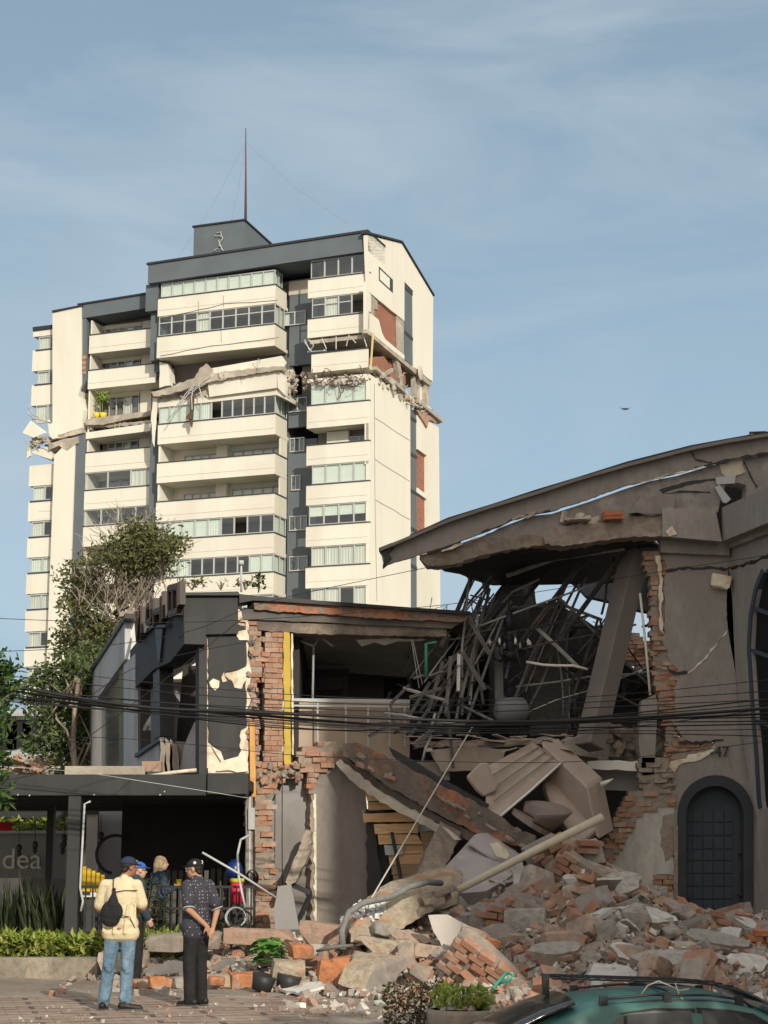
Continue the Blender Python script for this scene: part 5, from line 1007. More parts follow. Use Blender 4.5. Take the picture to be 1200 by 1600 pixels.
# ================================================================== rubble heap
RUB = mat('rubble_dust', (.40, .35, .29), (.29, .25, .21), (.36, .22, .15), s=3.5, s2=2.0, bump=1.0, bs=9, bd=.08, dirt=.4)
CHK = mat('rubble_chunk', (.36, .325, .28), (.27, .24, .205), (.44, .38, .31), s=5, s2=3, rnd=[(.27, .25, .225), (.36, .34, .30), (.44, .36, .28), (.36, .19, .12), (.24, .225, .205), (.48, .45, .39)], rndamt=.65, bump=.8, bs=16, bd=.03, dirt=.35)
FLK = mat('plaster_flake', (.52, .50, .46), (.40, .38, .34), (.62, .59, .53), s=3, s2=2.5, bump=.3, bs=14, dirt=.2)
TFL = mat('taupe_flake', (.24, .21, .185), (.20, .175, .155), (.30, .27, .23), s=2, s2=2, bump=.3, bs=12, dirt=.2)
ORB = mat('fresh_orange_masonry', (.50, .20, .08), (.38, .17, .09), (.40, .33, .25), s=5, s2=3.5, bump=.8, bs=18, bd=.03, dirt=.25)
RX = [(-9, 0), (-4.4, 0.0), (-3.6, .28), (-2, .42), (-1.2, .5), (-.4, .72), (.5, .95), (1.0, 1.1), (2, 1.5), (2.9, 1.8), (3.4, 1.6), (4.1, 1.1), (5, .82), (9, .75)]
def lerp(tab, x):
    if x <= tab[0][0]: return tab[0][1]
    for (a, b), (c, d) in zip(tab, tab[1:]):
        if x <= c: return b + (d - b) * (x - a) / (c - a)
    return tab[-1][1]
def hz(x, y, nz=True):
    foot = lerp([(-5, 25.6), (-2, 24.4), (-.8, 23.4), (0, 22.6), (1, 22.0), (2.5, 21.4), (9, 21.0)], x)
    t = max(0, min(1, (y - foot) / (28.3 - foot))); h = lerp(RX, x) * (t * t * (3 - 2 * t) * .6 + t * .4)
    if nz: h += (noise.noise(V((x * 1.3, y * 1.3, 0))) * .16 + noise.noise(V((x * 4, y * 4, 3))) * .07) * min(1, h * 3)
    return h
mb = MB(); vs = []; fs = []; nx_, ny_ = 150, 96
for j in range(ny_ + 1):
    for i in range(nx_ + 1):
        x = -5 + 13 * i / nx_; y = 21 + 9.2 * j / ny_; vs.append((x, y, hz(x, y) - .03))
for j in range(ny_):
    for i in range(nx_): a = j * (nx_ + 1) + i; fs.append((a, a + 1, a + nx_ + 2, a + nx_ + 1))
mb.add(vs, fs, 0, .5, True); mb.build('rubble_mound', RUB, label='mound of broken masonry and dust in front of the collapsed hall', cat='rubble', kind='stuff')
def smallbox(mb, c, s, mi=0):
    r = rrot(); P = []
    for z in (-1, 1):
        for x, y in ((-1, -1), (1, -1), (1, 1), (-1, 1)): P.append(c + r @ V((x * s[0] * U(.3, .55), y * s[1] * U(.3, .55), z * s[2] * U(.3, .55))))
    mb.hexa(P, mi)
mb = MB()
for i in range(8500):
    x = U(-4.6, 6.8); y = U(20.6, 29.2); h = hz(x, y, False)
    if h < .02 and (R() < .8 or (x < -1.2 and y < 23.6)): continue
    if x < -1.2 and h < .1 and R() < .6: continue
    k = U(0, 1) ** 2; s = .025 + k * .12; c = V((x, y, hz(x, y) + s * .1)); q = R()
    smallbox(mb, c, (s * U(.7, 1.6), s * U(.7, 1.4), s * U(.3, .9)), 0 if q < .58 else (1 if q < .82 else 2))
for i in range(420):
    x = U(-4, 2.5); y = U(18.2, 22.5); s = .010 + .035 * R() ** 3; smallbox(mb, V((x, y, s * .2)), (s * 1.5, s, s * .6), random.choice((0, 1, 2)))
mb.build('fine_debris', [CHK, BRK, FLK], label='fine brick and mortar fragments strewn over the mound and yard', cat='debris', kind='stuff')
# countable chunks
def protos(n, kind):
    out = []
    for i in range(n):
        mb = MB()
        if kind == 'brick': 
            L_ = U(.12, .25); P = []
            for z in (-1, 1):
                for x, y in ((-1, -1), (1, -1), (1, 1), (-1, 1)): P.append(V((x * L_ / 2 + U(-.015, .015), y * .06 + U(-.008, .008), z * .04 + U(-.006, .006))))
            if i % 2: chunk(mb, (0, 0, 0), (L_, .14, .10), Matrix.Identity(3), n=12)
            else: mb.hexa(P)
        elif kind == 'lump': chunk(mb, (0, 0, 0), (U(.22, .5), U(.18, .36), U(.14, .28)), Matrix.Identity(3), n=22)
        elif kind == 'cluster':
            nx__, nz__ = random.choice(((2, 3), (2, 2), (3, 3)));
            for a in range(nx__):
                for c in range(nz__):
                    if R() < .12: continue
                    q = V((a * .23 + (.1 if c % 2 else 0) - nx__ * .115, 0, c * .085 - nz__ * .04)); P = []
                    for z in (-1, 1):
                        for x, y in ((-1, -1), (1, -1), (1, 1), (-1, 1)): P.append(q + V((x * .108 + U(-.014, .014), y * U(.08, .13), z * .037 + U(-.005, .005))))
                    mb.hexa(P, 0)
            chunk(mb, (0, 0, 0), (nx__ * .24, .2, nz__ * .088), Matrix.Identity(3), 1, n=16)
        else:
            n_ = 7; pts = [V((cos(2 * pi * k / n_ + U(-.3, .3)) * U(.12, .3), sin(2 * pi * k / n_) * U(.1, .24), 0)) for k in range(n_)]; mb.prism(jag(pts, .015, .06), V((0, 0, U(.02, .045))))
        out.append(mb)
    return out
KIND = {'brick': ('brick_fragment', [BRK], 'broken red brick half buried in the rubble mound', 'brick', 'loose broken bricks in the rubble mound', 12, 125),
        'lump': ('masonry_lump', [CHK], 'angular grey-brown masonry lump in the rubble mound', 'masonry lump', 'masonry lumps in the rubble mound', 12, 90),
        'cluster': ('brick_cluster', [BRK, MORT], 'several bricks still mortared together lying in the rubble mound', 'brick cluster', 'mortared brick clusters in the rubble mound', 8, 34),
        'flake': ('plaster_flake', [FLK], 'thin pale plaster flake lying on the rubble mound', 'plaster flake', 'pale plaster flakes on the rubble mound', 8, 46)}
for kd, (nm, ms, lab, cat_, grp, np_, cnt) in KIND.items():
    pr = protos(np_, kd); obs = []
    for i in range(cnt):
        while True:
            x = U(-3.9, 6.6); y = U(21.6, 28.8)
            if hz(x, y, False) > (.12 if x > -1 else .26): break
        if kd != 'brick' and x < -1 and R() < .5: x = U(.5, 6.5)
        z = hz(x, y)
        if i < np_:
            o = pr[i].build(nm, ms, origin=(0, 0, 0), label=lab, cat=cat_, group=grp); obs.append(o)
        else: o = random.choice(obs).copy(); COL.objects.link(o)
        s = (U(.6, 1.3) if R() < .75 else U(1.3, 1.95)) * (1.1 if y < 24 else 1) * ({'brick': .85, 'lump': .78}.get(kd, .95))
        zn = 'at the left foot of the mound' if x < -.5 else ('low in front near the round planter' if x < 1.3 and y < 24.5 else ('around the leaning wallboard' if x < 1.6 else ('behind the green car roof' if y < 24.2 and x < 4.6 else ('high on the mound under the ivory pipe' if x < 3.6 else ('below the cement wall' if x < 4.8 else 'in front of the arched door')))))
        o['label'] = lab.replace('in the rubble mound', '').replace('on the rubble mound', '').strip() + ' ' + zn; o['group'] = grp + ' ' + zn
        o.location = (x, y, z + (.05 if kd in ('brick', 'flake') else .07)); o.scale = (s, s, s)
        o.rotation_euler = (U(-.5, .5), U(-.5, .5), U(0, 6.28)) if kd != 'brick' else (U(-.8, .8), U(-.8, .8), U(0, 6.28))
# ---- the big pieces, each placed where the photo shows it
def poly(name, pts, Y, th, m, label, cat, ext=None, mside=None, jg=.02, step=.1, Y2=None, **k):
    """pts are (px,py) or (px,py,Y): a slab with its own distance and thickness"""
    q = [at(p[0], p[1], p[2] if len(p) > 2 else Y) for p in pts]; n = (q[1] - q[0]).cross(q[2] - q[1]).normalized()
    if n.y < 0: n = -n
    e = n * th if ext is None else V(ext)
    mb = MB(); mb.prism(jag(q, jg, step), e, 0, 1 if mside else None, mback=1 if mside else None)
    return mb.build(name, [m] + ([mside] if mside else []), label=label, cat=cat, **k)
def bigchunk(name, px, py, Y, size, rot, ms, label, cat, n=26, bricks=0):
    mb = MB(); c = at(px, py, Y); r = rotm(*rot); chunk(mb, c, size, r, n=n)
    if bricks:
        nx__ = max(2, int(size[0] / .23)); nz__ = max(2, int(size[2] / .085))
        for a in range(nx__):
            for k_ in range(nz__):
                if R() < .12: continue
                q = V(((a + .5 + (.25 if k_ % 2 else -.1)) / nx__ * size[0] - size[0] / 2, -size[1] * .42, (k_ + .5) / nz__ * size[2] - size[2] / 2)); mb.obox(c + r @ q, (.215 + U(-.03, .01), .14 + U(-.04, .06), .075), r @ rotm(U(-.06, .06), U(-.05, .05), U(-.08, .08)), 1)
    return mb.build(name, ms if isinstance(ms, list) else [ms], label=label, cat=cat)
SLF = [('taupe-faced', TFL), ('grey cement-faced', CHK), ('pale plaster-faced', FLK)]
for i, (px, py, Y, w_, h_, rx, ry) in enumerate(((840, 1420, 25.6, .75, .5, .5, .3), (960, 1410, 26.2, .8, .45, .7, -.3), (1010, 1465, 25.2, .7, .45, .4, .2), (925, 1445, 25.3, .6, .4, .9, -.4), (1120, 1480, 24.8, .8, .45, .5, .1), (1165, 1505, 24.0, .7, .4, .6, -.2), (790, 1470, 24.6, .55, .45, .8, .4), (870, 1505, 23.8, .7, .4, .4, -.1), (990, 1505, 23.6, .6, .4, .7, .3), (1075, 1450, 25.8, .6, .4, .3, -.3), (640, 1440, 25.4, .5, .35, .6, .2), (1180, 1430, 26.6, .7, .45, .5, .25), (800, 1400, 26.0, .5, .4, .9, -.5), (1040, 1520, 23.2, .7, .4, .5, 0))):
    n_ = 8; r = rotm(rx * .8, ry, U(-.6, .6)); c = at(px, py, Y); c.z = hz(c.x, c.y) + .13; w_ *= 1.15; h_ *= 1.2; pts = [c + r @ V((cos(2 * pi * k / n_ + U(-.25, .25)) * w_ / 2 * U(.8, 1.15), sin(2 * pi * k / n_) * h_ / 2 * U(.8, 1.15), 0)) for k in range(n_)]
    nm_, mm_ = SLF[i % 3]; mb = MB(); mb.prism(jag(pts, .02, .07), r @ V((0, 0, -U(.09, .17))), 0, 1)
    for k in range(10): a_ = U(0, 6.28); mb2_ = c + r @ V((cos(a_) * w_ * .42, sin(a_) * h_ * .42, -.07)); chunk(mb, mb2_, (U(.1, .22), .1, .08), r, random.choice((1, 2)), n=8)
    mb.build('rubble_slab', [mm_, MORT, BRK], label='%s broken slab %s, %s' % (nm_, 'tilted steeply' if rx > .6 else 'lying nearly flat', ('left of' if px < 870 else 'right of') + (' the short clay pipe' if py < 1460 else ' the white oval plaster scrap') + ['', ', upper one', ', lower one', ', outer one', ', by the red cluster'][i % 5]), cat='slab')
# long lit wall slab
mb = MB(); q = [at(*p) for p in ((548, 1472, 25.4), (545, 1455, 25.6), (562, 1432, 25.8), (600, 1406, 26.2), (650, 1392, 26.5), (702, 1380, 26.8), (717, 1392, 26.8), (715, 1412, 26.7), (660, 1432, 26.2), (618, 1455, 25.8), (585, 1474, 25.5))]
PBEI = mat('beige_masonry', (.44, .375, .28), (.36, .30, .225), (.42, .22, .12), s=5, s2=2.0, bump=1.0, bs=9, bd=.07, dirt=.35)
mb.prism(jag(q, .03, .1), V((.1, .7, .25))); 
for i in range(16):
    t_ = R(); a = at(650 + t_ * 60, 1420 - t_ * 30 + U(-12, 10), 26.3 + U(-.1, .1)); chunk(mb, a, (.25, .2, .13), rotm(0, -.35, 0), 1, n=8)
mb.build('wall_slab', [PBEI, MORT], label='long beige brick wall slab sloping up to the right in the sunlit front of the heap', cat='wall slab')
poly('curved_render_piece', [(560, 1462), (572, 1462), (600, 1468), (640, 1468), (660, 1484), (655, 1500), (610, 1502), (585, 1492), (568, 1475)], 25.0, .3, PBEI, 'hollow curved piece of render just under the long beige wall slab', 'render piece', mside=TFL)
poly('render_shell', [(571, 1544, 23.6), (580, 1520, 23.7), (600, 1500, 24), (628, 1494, 24.2), (650, 1500, 24.3), (625, 1520, 24.1), (612, 1545, 23.6), (600, 1555, 23.4)], 24, .4, TFL, 'smooth taupe shell of render on the ground left of the dark bush', 'render piece', mside=PBEI, jg=.01)
poly('wallboard', [(669, 1430), (700, 1429), (730, 1445), (757, 1463), (754, 1478), (730, 1485), (709, 1506), (692, 1484), (677, 1455)], 24.9, .06, mat('pale_panel_face', (.50, .47, .43), (.44, .41, .37), s=2, bump=.2), 'large pale jagged wallboard leaning in the middle of the heap', 'wall panel', jg=.015)
bigchunk('brick_wall_chunk', 757, 1512, 23.6, (1.05, .35, .55), (.5, .62, 0), [MORT, BRK], 'big tilted brick wall chunk above the round planter', 'wall chunk', bricks=1)
bigchunk('brick_wall_chunk', 742, 1478, 24.2, (.5, .4, .4), (.2, .3, .1), [PBEI, ORB], 'pinkish brick lump resting on top of the big tilted wall chunk', 'wall chunk', bricks=1)
for px, py, Y, s in ((500, 1520, 24.6, (.34, .3, .3)), (532, 1516, 24.6, (.38, .3, .34)), (468, 1490, 25.4, (.4, .3, .24))):
    pass
bigchunk('orange_block', 512, 1518, 24.5, (.30, .3, .34), (.1, .15, .2), ORB, 'bright orange brick block in the sunlit pile right of the potted plant', 'brick block')
bigchunk('orange_block', 541, 1516, 24.5, (.36, .32, .38), (.0, -.1, -.2), ORB, 'orange tile-like block with vertical grooves beside the smooth taupe shell', 'brick block')
bigchunk('orange_block', 470, 1486, 25.3, (.34, .3, .2), (.1, .1, .3), ORB, 'flat orange brick block behind the potted plant leaves', 'brick block')
bigchunk('orange_block', 338, 1533, 24.8, (.22, .2, .12), (.1, .1, .3), ORB, 'small orange brick lying right of the man in black trousers', 'brick block')
bigchunk('masonry_block', 505, 1460, 26.2, (.75, .4, .35), (.0, .12, .1), [CHK, ORB], 'long grey masonry block with a charred end below the taupe wall', 'masonry block')
bigchunk('masonry_block', 450, 1520, 24.6, (.5, .4, .35), (.2, .1, .2), PBEI, 'beige masonry block right behind the potted plant', 'masonry block')
bigchunk('masonry_block', 575, 1508, 24.4, (.5, .4, .3), (.1, .3, .2), PBEI, 'beige masonry block between the orange blocks and the taupe shell', 'masonry block')
bigchunk('masonry_block', 600, 1455, 25.6, (.4, .3, .22), (.1, .3, .5), CHK, 'grey masonry block under the long beige wall slab', 'masonry block')
bigchunk('masonry_block', 850, 1332, 27.6, (.62, .35, .42), (.2, -.5, .3), [TFL, BRK], 'taupe-faced masonry block perched high on the heap under the long pipe', 'masonry block', bricks=1)
bigchunk('masonry_block', 900, 1378, 27.0, (.95, .4, .7), (.35, .55, .1), [MORT, BRK], 'largest brick slab sloping down from the top of the heap', 'wall chunk', bricks=1)
bigchunk('masonry_block', 935, 1365, 27.2, (.7, .3, .3), (.1, .35, 0), [CHK, BRK], 'grey-capped block lying on the upper right of the largest brick slab', 'masonry block')
bigchunk('masonry_block', 840, 1375, 26.6, (.5, .35, .35), (.1, .3, .6), CHK, 'grey lump left of the largest brick slab', 'masonry block')
bigchunk('masonry_block', 875, 1480, 24.4, (.6, .4, .36), (.1, .0, .3), [CHK, BRK], 'big grey block with brick face in the middle of the heap front', 'masonry block', bricks=1)
bigchunk('masonry_block', 1055, 1490, 24.6, (.95, .35, .34), (.0, .03, .1), [CHK, BRK], 'long grey mortar-faced block with one red end, right part of the heap', 'masonry block', bricks=0)
bigchunk('masonry_block', 765, 1435, 25.4, (.5, .35, .4), (.1, .15, .5), [TFL, BRK], 'taupe-topped brick block right of the pale jagged wallboard', 'masonry block', bricks=1)
bigchunk('masonry_block', 820, 1440, 25.3, (.6, .3, .38), (.1, 0, -.2), CHK, 'squarish brown block in the middle of the heap', 'masonry block')
bigchunk('brick_pair', 992, 1435, 26.0, (.5, .3, .34), (.2, .2, .3), [MORT, BRK], 'red brick pair with dusty top below the cement wall', 'brick cluster', bricks=1)
bigchunk('brick_pair', 915, 1322, 27.8, (.34, .25, .22), (.1, .05, .2), [MORT, BRK], 'two-brick cluster on the very top of the heap beside the broken brick edge', 'brick cluster', bricks=1)
bigchunk('brick_pair', 1130, 1440, 26.6, (.6, .3, .26), (.1, .2, .3), [MORT, BRK], 'brick cluster leaning at the foot of the arched door', 'brick cluster', bricks=1)
bigchunk('brick_pair', 1190, 1470, 25.6, (.5, .3, .34), (.1, .05, .1), [MORT, ORB], 'upright brick cluster at the right edge of the picture', 'brick cluster', bricks=1)
bigchunk('brick_pair', 1090, 1440, 27.2, (.7, .3, .24), (.1, .1, -.2), [CHK, BRK], 'flat dusty cluster of bricks left of the door foot', 'brick cluster', bricks=1)
poly('plaster_board', [(845, 1400), (852, 1390), (862, 1396), (866, 1410), (856, 1420), (846, 1414)], 26, .03, FLK, 'small rounded white plaster disc on the heap', 'plaster piece')
poly('plaster_board', [(905, 1485), (915, 1482), (922, 1495), (918, 1505), (908, 1500)], 24.2, .03, WHT, 'white oval plaster scrap above the car roof', 'plaster piece')
poly('plaster_board', [(798, 1345, 27), (816, 1342, 27), (824, 1380, 26.7), (822, 1400, 26.5), (802, 1395, 26.5)], 27, .08, FLK, 'tall narrow white board standing in the heap below the pipe', 'plaster piece')
poly('plaster_board', [(818, 1455, 25), (834, 1470, 24.9), (836, 1500, 24.6), (822, 1502, 24.6), (800, 1480, 24.8)], 25, .05, TFL, 'leaning grey-brown board right of the pale jagged wallboard', 'plaster piece')
mb = MB(); mb.tube([at(822, 1453, 24.8), at(880, 1455, 24.7), at(930, 1458, 24.6)], .022, 8); mb.build('thin_pipe', WHT, label='thin white pipe lying level across the middle of the heap', cat='pipe')
mb = MB(); mb.tube([at(932, 1460, 24.6), at(985, 1462, 24.5)], .02, 8); mb.build('thin_pipe', WHT, label='shorter white pipe end to the right of the thin level pipe', cat='pipe')
mb = MB(); mb.tube([at(848, 1424, 25.6), at(882, 1398, 25.9)], .085, 12); mb.build('clay_pipe', mat('clay_pipe', (.36, .22, .14), (.3, .18, .12), s=4), label='short tan clay pipe lying on the heap', cat='pipe')
mb = MB(); mb.tube([at(715, 1391, 26.5), at(828, 1333, 26.8), at(941, 1277, 27.1)], [.055, .06, .068], 10); mb.build('long_pipe', mat('ivory_pipe', (.55, .50, .38), (.45, .4, .3), s=3, bump=.2), label='long ivory pipe slanting up to the right over the heap', cat='pipe')
mb = MB(); mb.tube([at(566, 1428, 25.9), at(600, 1370, 26.6), at(650, 1285, 27.6), at(700, 1200, 28.4), at(738, 1136, 29)], .012, 6); mb.build('slack_cable', mat('pale_cable', (.45, .43, .38), bump=0), label='pale straight cable stretched from the wreckage down to the heap', cat='cable')
mb = MB(); mb.tube([at(*p) for p in ((536, 1485, 25), (534, 1455, 25.1), (545, 1425, 25.2), (570, 1410, 25.3), (610, 1402, 25.5), (640, 1386, 26), (668, 1378, 26.3), (690, 1380, 26.5))], .045, 8); mb.build('bent_conduit', mat('grey_conduit', (.20, .20, .19), (.14, .14, .135), s=6, bump=.3, stretch=(1, 1, 1)), label='arched dark grey conduit bending over the lit wall slab', cat='conduit')
mb = MB(); mb.tube([at(495, 1486, 24.8), at(520, 1480, 24.7), at(552, 1477, 24.7)], [.02, .035, .02], 6); mb.build('metal_strip', MST, label='grey crumpled metal strip lying left of the conduit foot', cat='metal strip')
mb = MB()
for i in range(70): smallbox(mb, at(U(556, 600), U(1410, 1445), 26 + U(-.2, .2)), (.09, .09, .05))
mb.build('plastic_bag', mat('clear_plastic', (.6, .62, .62), rough=.15, bump=.3, spec=.6), label='crumpled clear plastic bag between taupe wall and beige slab', cat='plastic bag')
# diagonal broken floor beam: three layers moving together
bmth = thing('fallen_floor_beam', 'broken floor beam of brick and concrete slanting down from the black building to the heap', 'beam', at(830, 1325, 28))
def pbeam(name, pts, Y0, Y1, th, m, jg=.02):
    x0 = min(p[0] for p in pts); x1 = max(p[0] for p in pts)
    q = [at(x, y, Y0 + (Y1 - Y0) * (x - x0) / (x1 - x0)) for x, y in pts]; mb = MB(); mb.prism(jag(q, jg, .1), V((.05, th, 0))); return mb.build(name, m, bmth)
pbeam('brick_layer', [(534, 1162), (560, 1160), (640, 1200), (760, 1262), (812, 1298), (836, 1305), (838, 1322), (818, 1326), (770, 1312), (690, 1275), (600, 1225), (545, 1185)], 29.3, 28.0, .4, mat('beam_brick', (.17, .14, .115), (.13, .11, .095), (.40, .16, .075), s=2.5, s2=1.5, bump=.9, bs=8, bd=.05, dirt=.3))
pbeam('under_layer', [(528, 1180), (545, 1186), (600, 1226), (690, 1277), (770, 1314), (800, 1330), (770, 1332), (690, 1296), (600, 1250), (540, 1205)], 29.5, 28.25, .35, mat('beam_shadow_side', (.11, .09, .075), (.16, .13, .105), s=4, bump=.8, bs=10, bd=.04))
pbeam('concrete_strip', [(524, 1192), (532, 1186), (600, 1240), (690, 1290), (720, 1312), (700, 1312), (620, 1268), (560, 1230)], 29.35, 28.4, .35, CONC)
pbeam('black_channel', [(608, 1168), (640, 1185), (700, 1222), (762, 1256), (758, 1266), (700, 1236), (640, 1202), (614, 1182)], 29.0, 28.4, .3, BLK2, .005)
bmth2 = poly('leaning_pier', [(688, 1283, 28.6), (722, 1300, 28.6), (712, 1320, 28.4), (684, 1382, 27.6), (648, 1380, 27.6), (664, 1330, 28.1)], 28, .35, ROUGHC, 'dark concrete pier leaning under the fallen floor beam', 'pier')
mb = MB()
for i in range(18):
    t_ = R(); x_ = 545 + 275 * t_; yt_ = 1164 + (1300 - 1164) * t_ ** 1.05; chunk(mb, at(x_, yt_ + U(0, 26), 29.25 - 1.3 * t_), (U(.06, .24), U(.05, .1), U(.04, .09)), rotm(U(-.2, .2), .46 + U(-.2, .2), 0), random.choice((0, 0, 1, 2)), n=8)
mb.build('broken_face', [MORT, BRK, ROUGHC], bmth)
# timber planks
WD = [mat('plank_wood', (.62, .39, .20), (.50, .31, .16), (.68, .47, .26), s=3, s2=2, bump=.2, bs=20, rough=.7, stretch=(.6, 1, 8)), mat('plank_wood_dark', (.33, .22, .14), (.27, .18, .11), s=3, bump=.2, stretch=(.6, 1, 8))]
pk = [([(566, 1226), (576, 1222), (614, 1243), (620, 1250), (574, 1252)], 0), ([(574, 1254), (618, 1252), (640, 1264), (576, 1266)], 0), ([(566, 1262), (569, 1271), (651, 1268), (652, 1284), (568, 1285)], 0), ([(584, 1288), (655, 1286), (653, 1302), (586, 1303)], 0), ([(590, 1303), (652, 1304), (660, 1318), (592, 1320)], 0), ([(628, 1320), (662, 1318), (664, 1334), (630, 1335)], 0), ([(607, 1336), (664, 1334), (660, 1350), (609, 1351)], 0), ([(612, 1352), (660, 1350), (656, 1366), (612, 1367)], 1), ([(614, 1368), (656, 1366), (650, 1382), (616, 1385)], 1), ([(600, 1320), (628, 1320), (630, 1335), (602, 1336)], 2), ([(652, 1286), (690, 1284), (686, 1298), (654, 1300)], 2), ([(656, 1300), (688, 1298), (680, 1345), (664, 1340)], 1)]
pn = thing('plank_panel', 'broken fan of warm timber planks hanging beside the taupe wall under the fallen beam', 'timber panel', at(620, 1385, 29.4))
for pts, k_ in pk:
    y_ = 29.5 + U(-.08, .08); mb = MB(); mb.prism(jag([at(x, y, y_) for x, y in pts], .008, .12), V((0, .04, 0))); mb.build('plank', [WD[0], WD[1], LGRY][k_], pn)
mb = MB(); mb.prism([at(578, 1240, 29.9), at(600, 1250, 29.9), at(610, 1385, 29.9), at(585, 1400, 29.9)], V((0, .1, 0))); mb.beam(at(612, 1300, 29.3), at(632, 1400, 29.2), .03, .05); mb.build('batten', BLK2, pn)
poly('door_leaf_fallen', [(572, 1265), (580, 1262), (600, 1400), (590, 1405), (574, 1400)], 29.7, .06, BLK2, 'narrow black door edge standing right of the taupe wall', 'door')
# furniture in the wreck
FAB = mat('dusty_mauve_fabric', (.34, .31, .31), (.29, .26, .265), (.38, .35, .33), s=2.5, s2=1.5, bump=.5, bs=5, bd=.03); TAN = mat('tan_laminate', (.33, .27, .22), (.29, .235, .19), (.38, .32, .27), s=1.5, s2=1.5, bump=.15); TANF = mat('tan_leatherette', (.37, .30, .255), (.33, .265, .225), (.28, .23, .2), s=1.6, s2=1.1, bump=.3, bs=6, bd=.02); TND = mat('brown_shell', (.22, .18, .15), (.18, .15, .125), s=2, bump=.2, rough=.5)
poly('mattress', [(730, 1318, 28.4), (742, 1303, 28.6), (760, 1302, 28.6), (806, 1328, 28.3), (818, 1350, 28.0), (790, 1375, 27.4), (760, 1392, 27), (700, 1398, 26.9), (672, 1382, 27.1), (690, 1360, 27.5)], 28, .25, FAB, 'grey-mauve quilted mattress slumped on the heap under the fallen beam', 'mattress', jg=.008)
mb = MB(); mb.prism(jag([at(730, 1319, 28.1), at(742, 1303, 28.3), at(762, 1301, 28.3), at(818, 1338, 28.0), at(808, 1356, 27.8), (at(770, 1344, 27.9))], .006, .1), V((.02, .2, 0))); mb.build('bolster', FAB, label='rolled mauve bolster along the top edge of the mattress', cat='bolster', bevel=.03)
sf = thing('sofa', 'overturned tan sofa with its arm up at the right end of the wreck', 'sofa', at(930, 1310, 29))
mb = MB(); q = [at(844, 1158, 29.6), at(872, 1152, 29.9), at(942, 1215, 29.4), at(917, 1229, 29.0)]; mb.prism(q, (at(917, 1229, 29.0) * 0 + V((.18, .05, -.85)))); mb.build('arm', TANF, sf, bevel=.03)
mb = MB(); mb.prism([at(848, 1222, 29.5), at(880, 1210, 29.8), at(944, 1288, 29.2), at(905, 1320, 28.7), at(866, 1268, 29.0)], V((0, .25, -.1))); mb.build('seat', TANF, sf, bevel=.03)
mb = MB(); mb.prism([at(858, 1180, 30.1), at(880, 1200, 30), at(905, 1250, 29.9), at(850, 1240, 30)], V((0, .1, 0))); mb.build('base_board', TND, sf)
poly('tilted_board', [(764, 1196, 29.2), (832, 1160, 29.9), (878, 1188, 29.4), (776, 1280, 28.4), (758, 1258, 28.6)], 29, .06, TAN, 'large tan table top tilted on its edge above the fallen beam', 'table top', jg=.004)
mb = MB(); 
for t_ in (.25, .5, .75): a = at(764, 1196, 29.15).lerp(at(776, 1280, 28.35), t_ * .9); b = at(832, 1160, 29.85).lerp(at(878, 1188, 29.35), t_); mb.tube([a + V((0, -.01, .01)), b + V((0, -.01, .01))], .012, 4)
mb.build('trim_strip', TND, label='thin grooved strips across the tilted tan table top', cat='trim')
mb = MB(); mb.tube([at(775, 1281, 28.33), at(828, 1236, 28.8), at(879, 1190, 29.33)], .022, 5); mb.build('edge_banding', WHT, label='pale peeled edge banding along the lower side of the tilted table top', cat='trim')
poly('seat_cushion', [(728, 1214), (750, 1192), (762, 1190), (778, 1228), (776, 1236), (756, 1246), (744, 1236)], 28.7, .12, TANF, 'square tan cushion lying against the left side of the table top', 'cushion', jg=.003, bevel=.03)
poly('cupboard_back', [(670, 1172), (745, 1166), (790, 1172), (782, 1200), (730, 1204), (690, 1206)], 29.8, .06, TAN, 'wide tan cupboard back lying behind the cushion', 'board', jg=.01)
poly('cupboard_back', [(640, 1158), (760, 1156), (860, 1152), (880, 1162), (760, 1166), (650, 1168)], 30.3, .1, TAN, 'long flat tan board at the back just under the cable bundle', 'board', jg=.02)
for (px, py, sx_, rz_) in ((700, 1162, .9, .1), (790, 1158, 1.0, -.1), (830, 1150, .8, .15), (740, 1152, .7, -.12)):
    pass
mb = MB()
for i in range(40): a = at(U(640, 880), U(1146, 1172), 30 + U(-.4, .4)); mb.beam(a, a + V((U(-.5, .5), U(-.2, .2), U(-.08, .08))), U(.04, .16), .015)
mb.build('board_splinters', TAN, label='tan board splinters strewn behind the overturned furniture', cat='debris', kind='stuff')
mb = MB(); c = at(833, 1282, 28.6); r_ = rotm(.3, .5, .3)
vs = []; fs = []
for j, (R0, z0) in enumerate(((.34, 0), (.38, .12), (.42, .28), (.46, .44))):
    for i in range(19): a0 = -pi * .6 + pi * 1.2 * i / 18; vs.append(c + r_ @ V((cos(a0) * R0, sin(a0) * R0, z0 - .10 * (abs(i - 9) / 9) ** 2 * j)))
for j in range(3):
    for i in range(18): q_ = j * 19 + i; fs.append((q_, q_ + 1, q_ + 20, q_ + 19))
mb.add(vs, fs, 0, None, True)
mb.prism([c + r_ @ V((cos(2 * pi * k_ / 14) * .36, sin(2 * pi * k_ / 14) * .36, 0)) for k_ in range(14)], r_ @ V((0, 0, -.08))); o = mb.build('tub_chair', TND, label='brown tub chair shell tipped over under the table top', cat='chair'); o.modifiers.new('thick', 'SOLIDIFY').thickness = .04
poly('torn_paper', [(765, 1318), (778, 1316), (796, 1336), (792, 1342), (776, 1338)], 27.8, .02, PLAS, 'torn cream sheet lying on the mattress', 'paper', jg=.02)
mb = MB(); mb.tube([at(940, 1226, 29.2), at(958, 1217, 29.1)], [.05, .01], 6); mb.build('wood_splinter', PLAS, label='short pointed wood splinter sticking out behind the sofa arm', cat='splinter')
